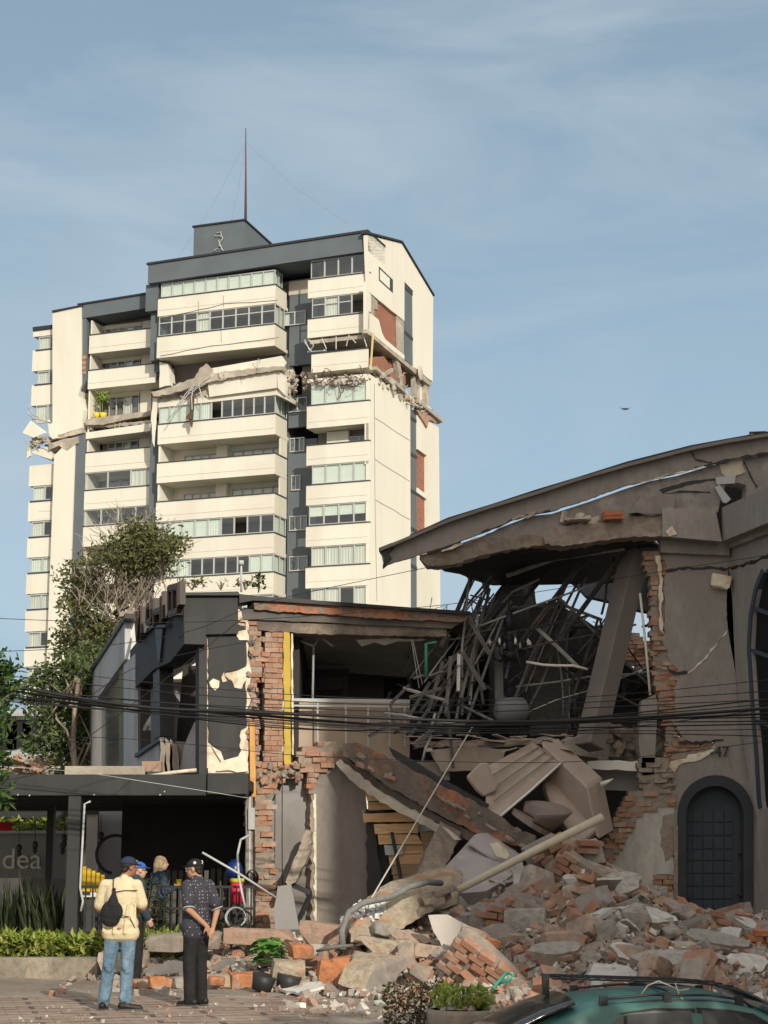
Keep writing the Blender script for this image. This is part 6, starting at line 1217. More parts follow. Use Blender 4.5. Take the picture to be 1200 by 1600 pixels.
# leaning pieces left of the taupe wall
mb = MB(); mb.prism(jag([at(478, 1296, 29.3), at(486, 1300, 29.3), at(484, 1330, 29), at(462, 1378, 28.7), at(450, 1384, 28.7), at(446, 1378, 28.7), at(460, 1340, 29)], .02, .1), V((.03, .15, 0))); mb.build('hanging_masonry_strip', MORT, label='crooked strip of mortar leaning against the grey wall', cat='masonry strip')
poly('grey_render_slab', [(434, 1385), (455, 1382), (468, 1452), (430, 1452), (428, 1420), (432, 1400)], 28.3, .12, GRYW, 'upright pale trapezoid slab leaning at the foot of the grey wall', 'slab', mside=MORT, jg=.006)
mb = MB(); mb.beam(at(446, 1378, 28.9), at(485, 1395, 28.9), .06, .08); mb.beam(at(485, 1398, 28.9), at(463, 1446, 28.7), .06, .06); mb.build('black_strut', BLK2, label='black angled strut behind the upright pale slab', cat='strut')
mb = MB(); mb.tube([at(316, 1332, 26.8), at(375, 1366, 26.9), at(432, 1403, 27.2)], .017, 8); mb.build('pale_pole', ALU, label='pale thin pole leaning across the brick strip toward the dark doorway', cat='pole')
# low wall / kerb rubble in front of the terrace
for (x0, y0, x1, y1, Y, lab, m) in ((225, 1458, 345, 1486, 26.6, 'broad pale stone block of the broken garden wall behind the two men', CHK), (345, 1452, 460, 1478, 26.9, 'long low ledge block of the broken garden wall right of the dark polo man', CHK), (150, 1490, 205, 1520, 26.4, 'mossy end block of the garden wall beside the blue jeans', CHK), (400, 1478, 445, 1508, 25.8, 'ochre-stained wall block right of the broken kerb', PBEI), (205, 1486, 228, 1512, 26.0, 'squarish grey block between the two men', CHK)):
    a = at(x0, y1, Y); b = at(x1, y0, Y); mb = MB(); chunk(mb, (a + b) / 2 + V((0, .2, 0)), (b.x - a.x, .5, (b.z - a.z) * 1.15), rotm(0, U(-.03, .03), U(-.05, .05)), n=30); mb.build('garden_wall_block', m, label=lab, cat='stone block')
for i, (px, py, s) in enumerate(((255, 1530, .25), (290, 1528, .3), (230, 1536, .22), (205, 1530, .22), (175, 1534, .2), (360, 1500, .35), (385, 1490, .4), (370, 1530, .2), (410, 1520, .3), (245, 1510, .3), (330, 1505, .35), (300, 1508, .3))):
    mb = MB(); p = at(px, py, 25.2); chunk(mb, V((p.x, 25.2, s * .25)), (s * 1.3, s, s * .6), rotm(0, 0, U(0, 3)), n=16); mb.build('stone_fragment', [ORB, CHK, PBEI][i % 3], label='%s stone fragment in the row of debris behind the two men' % ['orange', 'grey', 'beige'][i % 3], cat='stone', group='%s fragments behind the two men' % ['orange', 'grey', 'beige'][i % 3])
poly('crumpled_sheet_metal', [(222, 1520), (240, 1506), (270, 1500), (292, 1504), (292, 1522), (250, 1524)], 25.6, .1, MST, 'grey crumpled sheet of metal lying between the two men', 'sheet metal', jg=.03)
poly('crumpled_sheet_metal', [(328, 1512), (350, 1498), (368, 1496), (366, 1508), (340, 1518)], 25.4, .1, MST, 'smaller bent metal sheet right of the dark polo man', 'sheet metal', jg=.03)
mb = MB(); q = [atz(*p) for p in ((438, 1549, .02), (452, 1539, .05), (500, 1537, .12), (506, 1545, .1), (470, 1556, .03))]; mb.prism(jag(q, .02, .1), V((0, 0, .03))); mb.build('white_board', WHT, label='flat white broken board lying on the ground below the orange blocks', cat='board')
# ================================================================== people
SKIN = mat('skin', (.30, .15, .09), (.26, .13, .08), s=8, bump=.05, rough=.55); SKIN2 = mat('fair_skin', (.50, .33, .25), bump=0, rough=.55)
HAIRD = mat('dark_hair', (.02, .016, .013), bump=.4, bs=60, rough=.5); HAIRB = mat('blonde_hair', (.42, .33, .20), (.32, .25, .15), s=20, bump=.4, bs=50, stretch=(4, 4, .3))
def tcap(mb, a, b, ra, rb):
    a = V(a); b = V(b); d = (b - a).normalized()
    pts = []; rr = []
    for k in range(4): t = -pi / 2 + pi / 2 * (k / 4 + .08); pts.append(a + d * ra * sin(t)); rr.append(max(.001, ra * cos(t)))
    pts.append(a); rr.append(ra); pts.append(b); rr.append(rb)
    for k in range(1, 5): t = pi / 2 * (k / 4) * .96; pts.append(b + d * rb * sin(t)); rr.append(max(.001, rb * cos(t)))
    mb.tube(pts, rr, 10)
def blob(name, parts, m, parent, vox=.009, smooth=4, origin=None):
    mb = MB()
    for p in parts:
        if p[0] == 'c': tcap(mb, *p[1:])
        else: mb.ell(p[1], p[2], p[3] if len(p) > 3 else None, nu=16, nv=12)
    o = mb.build(name, m, parent, local=True)
    r = o.modifiers.new('r', 'REMESH'); r.mode = 'VOXEL'; r.voxel_size = vox
    s = o.modifiers.new('s', 'SMOOTH'); s.iterations = smooth; s.factor = .5
    dg = bpy.context.evaluated_depsgraph_get(); dg.update(); me = bpy.data.meshes.new_from_object(o.evaluated_get(dg))
    o.modifiers.clear(); o.data = me; me.polygons.foreach_set('use_smooth', [True] * len(me.polygons)); return o
def hand(c, fwd, palm_n, side, curl=.5, s=1.0):
    """palm, four unequal bent fingers and a thumb from the side of the palm"""
    c = V(c); f = V(fwd).normalized(); n = V(palm_n); n = (n - f * n.dot(f)).normalized(); x = f.cross(n) * side
    out = [('c', c, c + f * .045 * s, .024 * s, .024 * s)]
    for i in range(4):
        b = c + f * .06 * s + x * (i - 1.5) * .019 * s; out.append(('c', c + f * .02 * s + x * (i - 1.5) * .014 * s, b, .013 * s, .011 * s)); L_ = (.036, .042, .039, .030)[i] * s; d = f; p = b
        for k in range(2):
            d = (d + n * curl * .75).normalized(); q = p + d * L_ * (1 if k == 0 else .75); out.append(('c', p, q, .0098 * s, .0088 * s)); p = q
    b = c + x * -.028 * s + f * .005; d = (f * .6 - x * .6 + n * .35).normalized(); m_ = b + d * .035 * s; out.append(('c', b, m_, .013 * s, .011 * s)); out.append(('c', m_, m_ + (d + f * .5).normalized() * .028 * s, .011 * s, .009 * s)); return out
def head(c, yaw, pitch=0, s=1.0):
    """head looking along +y turned by yaw; returns parts with nose, chin, brow, ears, lips"""
    c = V(c); r = rotm(pitch, 0, yaw); P = lambda x, y, z: c + r @ V((x * s, y * s, z * s)); rr = r
    S_ = lambda *a: tuple(k * s for k in a)
    return [('e', P(0, -.012, .03), S_(.073, .092, .088), rr), ('e', P(0, .02, -.035), S_(.058, .068, .075), rr), ('e', P(0, .052, -.088), S_(.028, .026, .022), rr),
            ('c', P(0, .082, .012), P(0, .104, -.022), .010 * s, .0145 * s), ('e', P(0, .083, -.054), S_(.024, .013, .008), rr), ('e', P(0, .084, -.066), S_(.021, .011, .007), rr), ('e', P(0, .078, .026), S_(.052, .014, .01), rr),
            ('e', P(.075, -.005, -.008), S_(.010, .02, .033), rr), ('e', P(-.075, -.005, -.008), S_(.010, .02, .033), rr), ('c', P(0, -.03, -.05), P(0, -.045, -.15), .052 * s, .058 * s)], P, rr
def cap(P, rr, m, parent, mlogo=None):
    mb = MB(); n = 20; rows = []
    for j in range(7):
        t = j / 6 * pi / 2; rows.append([P(cos(2 * pi * i / n) * .085 * cos(t), -.010 + sin(2 * pi * i / n) * .103 * cos(t), .035 + .085 * sin(t) * (1 - .12 * sin(2 * pi * i / n) ** 2 * 0)) for i in range(n)])
    vs = [p for r_ in rows for p in r_]; fs = [[j * n + i, j * n + (i + 1) % n, (j + 1) * n + (i + 1) % n, (j + 1) * n + i] for j in range(6) for i in range(n)]; fs.append([6 * n + i for i in range(n)])
    mb.add(vs, fs, 0, .5, True)
    o = mb.build('cap', m, parent, local=True); mo = o.modifiers.new('t', 'SOLIDIFY'); mo.thickness = .006; mo.offset = 1
    mb = MB(); arc = []; 
    for k in range(9): a = pi * k / 8; arc.append(P(cos(a) * .07, .075 + sin(a) * .085, .040 - sin(a) * .015))
    inn = [P(cos(pi * k / 8) * .07, .05 + sin(pi * k / 8) * .03, .044) for k in range(9)][::-1]
    mb.prism(arc + inn, rr @ V((0, 0, .007))); mb.build('visor', m, o, local=True)
    if mlogo: mb = MB(); mb.ell(P(.0, .088, .075), (.018, .008, .014), rr); mb.build('badge', mlogo, o, local=True)
    return o
def face(P, rr, parent, glasses=None):
    mb = MB()
    for sx_ in (-1, 1): mb.ell(P(sx_ * .03, .078, .008), (.013, .008, .008), rr); 
    mb.build('eyes', mat('eye', (.25, .22, .2), rough=.3, bump=0), parent, local=True)
    if glasses:
        mb = MB()
        for sx_ in (-1, 1):
            mb.ell(P(sx_ * .031, .094, .008), (.026, .005, .017), rr); mb.tube([P(sx_ * .056, .09, .012), P(sx_ * .078, .0, .012)], .003, 5)
        mb.tube([P(-.01, .095, .012), P(.01, .095, .012)], .003, 5); mb.build('glasses', glasses, parent, local=True)
CAPN = mat('navy_cap_cloth', (.018, .025, .055), (.025, .03, .06), s=5, bump=.2, bs=40); CAPK = mat('black_cap_cloth', (.014, .014, .016), bump=.2, bs=40); CAPB = mat('bright_blue_cap', (.03, .12, .42), bump=.1)
YSH = mat('pale_yellow_shirt', (.62, .54, .36), (.57, .49, .32), s=5, bump=.6, bs=6, bd=.04, stretch=(1, 1, .5)); JEAN = mat('blue_jeans', (.16, .25, .33), (.10, .175, .25), (.22, .32, .40), s=7, s2=4, bump=1, bs=9, bd=.05, stretch=(1, 1, .5)); BLKC = mat('black_cloth', (.013, .013, .014), (.02, .02, .021), s=6, bump=1, bs=8, bd=.05); SHOE = mat('black_shoe', (.015, .014, .013), rough=.5, bump=.1); SOLE = mat('shoe_sole', (.08, .075, .07), bump=0)
def shoe(parent, a, d, m=SHOE):
    a = V(a); d = V(d).normalized(); blob('shoe', [('c', a + V((0, 0, .055)) - d * .04, a + d * .10 + V((0, 0, .042)), .046, .038), ('c', a + d * .10 + V((0, 0, .038)), a + d * .175 + V((0, 0, .032)), .042, .032), ('c', a + V((0, 0, .07)), a + V((0, 0, .10)), .044, .042)], m, parent, .012, 2)
    x = V((d.y, -d.x, 0)); q = []
    for k in range(14): t = 2 * pi * k / 14; q.append(a + d * (.065 + cos(t) * .15) + x * sin(t) * (.046 if cos(t) < 0 else .05) + V((0, 0, .002)))
    mb = MB(); mb.prism(q, V((0, 0, .022))); mb.build('sole', SOLE, parent, local=True)
def base(px, py, z=0): p = atz(px, py, z); return V((p.x, p.y, z))
# --- man in the yellow shirt, seen from behind, head turned right
b1 = base(183, 1579); p1 = thing('person', 'man in pale yellow shirt, blue jeans and navy cap with a black drawstring bag', 'person', b1, radians(-8))
hd, P, rr = head((.085, .045, 1.625), radians(-50), radians(-4))
sL, sR = (-.185, 0, 1.42), (.195, 0, 1.42); eL, eR = (-.265, .03, 1.15), (.265, .04, 1.16); hL, hR = (-.09, .24, 1.08), (.13, .25, 1.10)
hipL, hipR = (-.065, 0, .92), (.115, 0, .92); kL, kR = (-.12, .03, .50), (.10, .02, .50); aL, aR = (-.165, .0, .09), (.095, .0, .09)
body = hd + [('c', (.05, .02, 1.52), (.04, .0, 1.42), .06, .09), ('e', (.01, 0, 1.30), (.17, .105, .20)), ('e', (.02, 0, 1.05), (.155, .105, .18)), ('e', (.025, 0, .93), (.16, .115, .12)), ('c', sL, sR, .06, .06),
     ('c', sL, eL, .052, .042), ('c', eL, hL, .042, .028), ('c', sR, eR, .052, .042), ('c', eR, hR, .042, .028), ('c', hipL, kL, .085, .058), ('c', kL, aL, .056, .038), ('c', hipR, kR, .085, .058), ('c', kR, aR, .056, .038), ('c', aL, V(aL) + V((-.01, .12, -.04)), .036, .03), ('c', aR, V(aR) + V((.12, .06, -.04)), .036, .03)] + hand(hL, (.7, .5, .1), (0, .3, 1), 1, .8) + hand(hR, (-.7, .5, .1), (0, .3, 1), -1, .8)
bo = blob('body', body, SKIN, p1); 
hr = blob('hair', [('e', P(0, -.028, .025), (.079, .086, .075), rr), ('e', P(0, -.06, -.035), (.062, .045, .045), rr), ('c', P(.074, -.01, .03), P(.074, .0, .0), .012, .007), ('c', P(-.074, -.01, .03), P(-.074, .0, .0), .012, .007)], HAIRD, p1, .008, 2)
cap(P, rr, CAPN, p1, WHT); face(P, rr, p1)
blob('shirt', [('c', sL, V(sL).lerp(V(eL), .82), .070, .074), ('c', sR, V(sR).lerp(V(eR), .80), .070, .074), ('c', sL, sR, .070, .070), ('e', (.01, -.005, 1.29), (.20, .125, .23)), ('e', (.015, -.005, 1.08), (.185, .125, .28)), ('c', (-.085, -.01, .98), (.115, -.01, .98), .115, .115), ('c', (-.095, -.01, .875), (.13, -.01, .875), .11, .115), ('c', (-.01, 0, 1.47), (.10, .02, 1.47), .05, .05), ('c', (.045, -.03, 1.44), (.05, -.02, 1.49), .066, .06),
   ('c', (-.16, -.10, .90), (-.13, -.09, 1.15), .02, .014), ('c', (.10, -.13, .88), (.13, -.11, 1.2), .018, .012), ('c', (-.03, -.13, .88), (-.02, -.12, 1.05), .018, .012), ('c', (.2, -.05, .9), (.2, -.06, 1.2), .022, .012)], YSH, p1, .010, 3)
blob('jeans', [('c', hipL, kL, .102, .078), ('c', kL, V(aL) + V((0, 0, .0)), .080, .070), ('c', hipR, kR, .102, .078), ('c', kR, V(aR), .080, .070), ('e', (.025, 0, .92), (.165, .10, .11)), ('c', (-.14, -.05, .14), (-.19, 0, .13), .05, .05), ('c', (.07, -.03, .15), (.13, 0, .14), .05, .05), ('c', (-.12, -.06, .52), (-.1, -.04, .46), .045, .04), ('c', (.1, -.06, .50), (.12, -.04, .44), .045, .04)], JEAN, p1, .010, 2)
shoe(p1, (-.165, -.02, 0), (-.1, 1, 0)); shoe(p1, (.10, -.03, 0), (1, .25, 0))
bag = blob('drawstring_bag', [('e', (-.045, -.175, 1.12), (.135, .06, .13)), ('e', (-.06, -.17, 1.04), (.115, .055, .09)), ('c', (-.04, -.16, 1.2), (-.035, -.14, 1.34), .08, .02), ('c', (-.035, -.14, 1.33), (-.04, -.13, 1.37), .012, .025)], BLKC, p1, .009, 2)
mb = MB(); mb.tube([(-.04, -.15, 1.34), (-.06, -.10, 1.44), (-.08, -.02, 1.52), (-.08, .06, 1.5)], .006, 6); mb.tube([(-.035, -.15, 1.34), (.08, -.12, 1.36), (.2, -.08, 1.36), (.26, 0, 1.36)], .006, 6); mb.tube([(.06, -.17, 1.08), (.16, -.14, 1.06), (.19, -.10, .98), (.215, -.05, .9)], .006, 6); mb.build('drawstring', BLKC, bag, local=True)
# --- man in the dark polo, hands clasped behind his back, facing left
b2 = base(305, 1572); p2 = thing('person', 'man in dark dotted polo shirt, black trousers and black cap, hands clasped behind his back', 'person', b2, radians(52))
hd, P, rr = head((.0, .055, 1.60), radians(26), radians(-2))
sL, sR = (-.18, -.01, 1.40), (.18, -.01, 1.40); eL, eR = (-.245, -.10, 1.13), (.245, -.10, 1.12); hL, hR = (-.055, -.225, .93), (.03, -.235, .90)
hipL, hipR = (-.085, 0, .90), (.085, 0, .90); kL, kR = (-.095, .02, .49), (.095, .02, .49); aL, aR = (-.10, -.01, .09), (.10, -.01, .09)
body = hd + [('c', (0, .02, 1.49), (0, .0, 1.40), .055, .085), ('e', (0, 0, 1.28), (.165, .105, .20)), ('e', (0, .01, 1.04), (.15, .11, .18)), ('e', (0, 0, .92), (.155, .12, .12)), ('c', sL, sR, .058, .058),
     ('c', sL, eL, .050, .042), ('c', eL, hL, .041, .027), ('c', sR, eR, .050, .042), ('c', eR, hR, .041, .027), ('c', hipL, kL, .085, .058), ('c', kL, aL, .056, .038), ('c', hipR, kR, .085, .058), ('c', kR, aR, .056, .038), ('c', aL, V(aL) + V((-.01, .13, -.04)), .036, .03), ('c', aR, V(aR) + V((.01, .13, -.04)), .036, .03)] + hand(hL, (.45, -.05, -.8), (.1, 1, 0), 1, .45) + hand(hR, (-.25, -.15, -.9), (.0, 1, 0), -1, .35)
blob('body', body, mat('tan_skin', (.42, .235, .15), (.38, .21, .13), s=8, bump=.05, rough=.55), p2)
blob('hair', [('e', P(0, -.028, .02), (.077, .084, .07), rr), ('e', P(0, -.06, -.035), (.06, .042, .045), rr)], HAIRD, p2, .008, 2)
cap(P, rr, CAPK, p2); mb = MB(); mb.ell(P(-.086, -.03, .075), (.006, .02, .018), rr); mb.tube([P(-.05, -.11, .06), P(-.03, -.115, .08), P(-.05, -.11, .1)], .006, 6); mb.build('cap_badge', WHT, p2, local=True)
face(P, rr, p2, mat('clear_glasses', (.3, .3, .32), rough=.1, bump=0, spec=.8))
# dotted cloth
m_, N_, L_, P_ = newmat('dotted_navy_cloth'); t_ = N_.new('ShaderNodeTexCoord'); v_ = N_.new('ShaderNodeTexVoronoi'); v_.inputs['Scale'].default_value = 24; v_.inputs['Randomness'].default_value = .3; L_.new(t_.outputs['Object'], v_.inputs['Vector']); c_ = N_.new('ShaderNodeMath'); c_.operation = 'LESS_THAN'; c_.inputs[1].default_value = .19; L_.new(v_.outputs['Distance'], c_.inputs[0]); L_.new(mixc(N_, L_, c_.outputs[0], (.035, .035, .05), (.36, .33, .30)), P_.inputs['Base Color']); P_.inputs['Roughness'].default_value = .9
blob('polo_shirt', [('c', sL, V(sL).lerp(V(eL), .72), .082, .078), ('c', sR, V(sR).lerp(V(eR), .72), .082, .078), ('c', sL, sR, .068, .068), ('e', (0, 0, 1.27), (.19, .13, .22)), ('e', (0, .02, 1.06), (.185, .15, .24)), ('c', (-.10, 0, .93), (.10, 0, .93), .125, .125), ('c', (-.085, .0, .86), (.085, .0, .86), .118, .118), ('c', (-.03, .01, 1.47), (.03, .01, 1.47), .064, .064)], m_, p2, .010, 3)
mb = MB()
for s_, e_ in ((sL, eL), (sR, eR)): q = V(s_).lerp(V(e_), .98); d = (V(e_) - V(s_)).normalized(); mb.tube([q - d * .012, q], .0785, 16)
mb.build('sleeve_band', LGRY, p2, local=True)
blob('trousers', [('c', hipL, kL, .102, .080), ('c', kL, V(aL) + V((0, 0, -.02)), .080, .072), ('c', hipR, kR, .102, .080), ('c', kR, V(aR) + V((0, 0, -.02)), .080, .072), ('e', (0, 0, .92), (.165, .13, .12))], BLKC, p2, .010, 2)
shoe(p2, (-.10, -.03, 0), (-.15, 1, 0)); shoe(p2, (.10, -.03, 0), (.1, 1, 0))
# --- a third man behind the yellow shirt, only his face and dark jacket show
b3 = base(208, 1540); p3 = thing('person', 'man in dark top, sunglasses and bright blue cap half hidden behind the yellow-shirted man', 'person', b3, radians(-60))
hd, P, rr = head((.0, .05, 1.565), radians(-5)); sL, sR = (-.17, 0, 1.38), (.17, 0, 1.38); eL, eR = (-.22, .0, 1.1), (.22, 0, 1.1); hL, hR = (-.2, .12, .9), (.2, .12, .9)
legs = [('c', (-.085, 0, .88), (-.09, .02, .48), .085, .058), ('c', (-.09, .02, .48), (-.09, 0, .08), .056, .038), ('c', (.085, 0, .88), (.09, .02, .48), .085, .058), ('c', (.09, .02, .48), (.09, 0, .08), .056, .038)]
blob('body', hd + [('c', (0, .02, 1.47), (0, 0, 1.38), .055, .085), ('e', (0, 0, 1.26), (.165, .105, .20)), ('e', (0, .01, 1.0), (.15, .11, .2)), ('c', sL, sR, .058, .058), ('c', sL, eL, .05, .042), ('c', eL, hL, .041, .027), ('c', sR, eR, .05, .042), ('c', eR, hR, .041, .027)] + legs + hand(hL, (0, .5, -.8), (1, 0, 0), 1) + hand(hR, (0, .5, -.8), (-1, 0, 0), -1), SKIN2, p3)
cap(P, rr, CAPB, p3); face(P, rr, p3, mat('dark_glasses', (.01, .01, .012), rough=.1, bump=0))
blob('jacket', [('c', sL, eL, .082, .07), ('c', eL, V(eL).lerp(V(hL), .85), .07, .055), ('c', sR, eR, .082, .07), ('c', eR, V(eR).lerp(V(hR), .85), .07, .055), ('c', sL, sR, .086, .086), ('e', (0, 0, 1.27), (.2, .145, .21)), ('e', (0, .01, 1.02), (.185, .145, .24)), ('c', (0, .01, 1.43), (0, .01, 1.47), .075, .068)], mat('dark_teal_jacket', (.03, .05, .06), bump=.2), p3, .012, 3)
blob('trousers', [('c', (-.085, 0, .88), (-.09, .02, .48), .1, .078), ('c', (-.09, .02, .48), (-.09, 0, .07), .078, .07), ('c', (.085, 0, .88), (.09, .02, .48), .1, .078), ('c', (.09, .02, .48), (.09, 0, .07), .078, .07), ('e', (0, 0, .9), (.165, .13, .12))], BLKC, p3, .012, 2)
shoe(p3, (-.09, -.02, 0), (0, 1, 0)); shoe(p3, (.09, -.02, 0), (0, 1, 0))
# --- blonde woman behind the railing
yw = 29.2; pw = at(247, 1400, yw); b4 = V((pw.x, yw, .22)); p4 = thing('person', 'blonde woman in a dark blue sweater holding a yellow cup behind the terrace railing', 'person', b4, radians(-58))
hd, P, rr = head((.0, .05, 1.44), radians(-15)); sL, sR = (-.16, 0, 1.25), (.16, 0, 1.25); eL, eR = (-.19, .0, 1.0), (.2, .02, 1.0); hL, hR = (-.1, .24, 1.02), (.10, .25, 1.06)
legs = [('c', (-.08, 0, .82), (-.085, .02, .44), .085, .055), ('c', (-.085, .02, .44), (-.085, 0, .05), .054, .036), ('c', (.08, 0, .82), (.085, .02, .44), .085, .055), ('c', (.085, .02, .44), (.085, 0, .05), .054, .036), ('c', (-.085, 0, .05), (-.085, .1, .035), .034, .03), ('c', (.085, 0, .05), (.085, .1, .035), .034, .03)]
blob('body', hd + [('c', (0, .02, 1.34), (0, 0, 1.25), .05, .08), ('e', (0, 0, 1.13), (.15, .1, .18)), ('e', (0, .01, .9), (.15, .11, .18)), ('c', sL, sR, .05, .05), ('c', sL, eL, .045, .038), ('c', eL, hL, .038, .024), ('c', sR, eR, .045, .038), ('c', eR, hR, .038, .024)] + legs + hand(hL, (.5, .6, .2), (0, 0, -1), 1) + hand(hR, (-.1, .6, .4), (-1, 0, 0), -1, .9), SKIN2, p4)
blob('hair', [('e', P(0, -.03, .03), (.09, .095, .095), rr), ('c', P(0, -.06, -.02), P(0, -.075, -.15), .075, .06), ('c', P(.07, -.02, .0), P(.075, -.03, -.14), .03, .03), ('c', P(-.07, -.02, .0), P(-.075, -.03, -.14), .03, .03)], HAIRB, p4, .01, 2); face(P, rr, p4)
blob('sweater', [('c', sL, eL, .07, .06), ('c', eL, V(eL).lerp(V(hL), .85), .06, .045), ('c', sR, eR, .07, .06), ('c', eR, V(eR).lerp(V(hR), .85), .06, .045), ('c', sL, sR, .075, .075), ('e', (0, 0, 1.14), (.18, .13, .19)), ('e', (0, .01, .92), (.18, .14, .2)), ('c', (0, 0, 1.28), (0, 0, 1.33), .07, .06)], mat('blue_sweater', (.035, .06, .12), (.05, .08, .15), s=6, bump=.4, bs=20), p4, .011, 3)
blob('trousers', [('c', (-.08, 0, .82), (-.085, .02, .44), .1, .07), ('c', (-.085, .02, .44), (-.085, 0, .05), .07, .06), ('c', (.08, 0, .82), (.085, .02, .44), .1, .07), ('c', (.085, .02, .44), (.085, 0, .05), .07, .06), ('e', (0, 0, .84), (.16, .13, .11))], BLKC, p4, .012, 2)
cup = wmat(p4) @ (V(hR) + V((-.02, .07, .05))); mb = MB(); mb.tube([cup + V((0, 0, -.06)), cup + V((0, 0, .08))], [.035, .045], 12); mb.build('yellow_cup', mat('yellow_cup', (.75, .55, .04), bump=0), label='yellow cup held by the blonde woman', cat='cup')
# ================================================================== vegetation
def leafmat(name, cols, tr=.25):
    m, N, L, P = newmat(name); a = N.new('ShaderNodeAttribute'); a.attribute_name = 'rnd'; cr = N.new('ShaderNodeValToRGB')
    while len(cr.color_ramp.elements) < len(cols): cr.color_ramp.elements.new(.5)
    for i, k in enumerate(cols): cr.color_ramp.elements[i].position = i / (len(cols) - 1); cr.color_ramp.elements[i].color = (*k, 1)
    L.new(a.outputs['Fac'], cr.inputs[0]); L.new(cr.outputs[0], P.inputs['Base Color']); P.inputs['Roughness'].default_value = .55; P.inputs['Specular IOR Level'].default_value = .3
    t = N.new('ShaderNodeBsdfTranslucent'); L.new(cr.outputs[0], t.inputs[0]); mx_ = N.new('ShaderNodeMixShader'); mx_.inputs[0].default_value = tr; L.new(P.outputs[0], mx_.inputs[1]); L.new(t.outputs[0], mx_.inputs[2]); L.new(mx_.outputs[0], N['Material Output'].inputs[0]); return m
LFA = leafmat('olive_leaves', [(.07, .085, .03), (.13, .145, .05), (.21, .21, .09), (.10, .11, .045)], .35); LFB = leafmat('dark_leaves', [(.04, .065, .02), (.075, .11, .035), (.13, .165, .06), (.05, .08, .03)])
LFC = leafmat('bright_leaves', [(.02, .05, .012), (.04, .085, .018), (.08, .13, .03)], .3); LFY = leafmat('yellow_green_leaves', [(.12, .19, .03), (.25, .32, .06), (.36, .38, .09), (.16, .22, .04)], .3); LFD = leafmat('blade_leaves', [(.010, .018, .008), (.02, .03, .012), (.05, .06, .025)], .05); LFR = leafmat('bush_leaves', [(.03, .03, .015), (.06, .055, .025), (.10, .07, .035), (.045, .055, .02)], .1)
BARK = mat('bark', (.20, .16, .12), (.13, .105, .08), (.30, .25, .19), s=8, s2=3, bump=.7, bs=20, stretch=(1, 1, .3)); TWIG = mat('bare_twigs', (.34, .30, .24), (.22, .19, .15), s=5, bump=0)
def leaf(mb, c, L_, W_, d=None, n=None):
    d = d or V((U(-1, 1), U(-1, 1), U(-.9, .5))).normalized(); n = n or V((U(-1, 1), U(-1, 1), U(-.2, 1))); x = d.cross(n)
    if x.length < 1e-4: x = d.orthogonal()
    x = x.normalized() * W_ / 2; z = d.cross(x).normalized() * W_ * .25
    mb.add([c, c + d * L_ * .45 + x + z, c + d * L_, c + d * L_ * .45 - x + z], [(0, 1, 2, 3)])
def crown(mb, blobs, n, L_, W_, clump=7, spread=.25):
    """leaf clumps through the crown's volume; blobs are (centre, radius)"""
    tot = sum(r ** 2 for c, r in blobs)
    for c, r in blobs:
        for k in range(int(n * r * r / tot / clump)):
            while True:
                q = V((U(-1, 1), U(-1, 1), U(-1, 1)))
                if .12 < q.length < 1: break
            q = c + q * r * (.55 + .45 * q.length); s = spread * U(.6, 1.3); d0 = V((U(-1, 1), U(-1, 1), U(-.7, .5))).normalized()
            for j in range(clump): leaf(mb, q + V((U(-s, s), U(-s, s), U(-s, s) * .8)), L_ * U(.6, 1.2), W_ * U(.7, 1.2), (d0 + V((U(-1, 1), U(-1, 1), U(-1, .6)))).normalized())
def limb(a, b, r0, r1, mb, sag=.1, n=6):
    a = V(a); b = V(b); L_ = (b - a).length; q = [a + (b - a) * (i / n) + V((noise.noise(a * 3 + V((i, 0, 0))) * L_ * .08, noise.noise(a * 3 + V((0, i, 0))) * L_ * .08, sin(pi * i / n) * L_ * sag)) for i in range(n + 1)]
    mb.tube(q, [r0 + (r1 - r0) * i / n for i in range(n + 1)], 7); return q
def tree(name, label, base, top, blobs, n, L_, W_, m, r0=.16, bare=None, twigs=0, group=None, clump=7, spread=.25):
    t = thing(name, label, 'tree', base, 0, group); mb = MB(); tr = limb(base, top, r0, r0 * .45, mb, 0, 8); mb.build('trunk', BARK, t)
    mb = MB(); ends = []
    for c, r in blobs: s = tr[random.randrange(4, 9)]; limb(s, c, r0 * .35, r0 * .1, mb, .08); ends.append(c)
    if mb.v: mb.build('limb', BARK, t)
    mb = MB(); crown(mb, blobs, n, L_, W_, clump, spread); mb.build('crown', m, t)
    if twigs:
        mb = MB()
        for i in range(twigs):
            c, r = random.choice(bare); a = c + V((U(-r, r), U(-r, r) * .6, U(-r, r))); d = V((U(-.7, .7), U(-.4, .4), U(.3, 1))).normalized(); L2 = U(.4, 1.4)
            q = [a]; 
            for k in range(5): d = (d + V((U(-.3, .3), U(-.3, .3), U(-.1, .2)))).normalized(); q.append(q[-1] + d * L2 / 5)
            mb.tube(q, [.012, .010, .009, .007, .006, .004], 4)
            for k in (2, 3, 4): e = (d + V((U(-1, 1), U(-.6, .6), U(-.2, .6)))).normalized(); mb.tube([q[k], q[k] + e * U(.2, .5)], [.01, .004], 3)
        mb.build('bare_branch', TWIG, t)
    return t
YT = 46.0; bl = [(at(x, y, YT + dy), r / 61) for x, y, r, dy in ((228, 832, 26, -1), (205, 845, 24, -1), (185, 870, 30, -1), (262, 852, 26, -1), (235, 870, 24, -1), (140, 895, 30, 0), (118, 925, 22, .5), (130, 960, 34, 0), (165, 990, 36, 0), (122, 1005, 34, 1), (250, 885, 20, 1), (275, 842, 12, 0), (220, 890, 22, 2), (196, 935, 22, 2), (110, 895, 14, 0))]
br = [(at(x, y, YT - .5), r / 61) for x, y, r in ((190, 905, 40), (220, 880, 34), (215, 930, 34), (165, 935, 36), (245, 905, 20), (185, 965, 30), (200, 860, 25))]
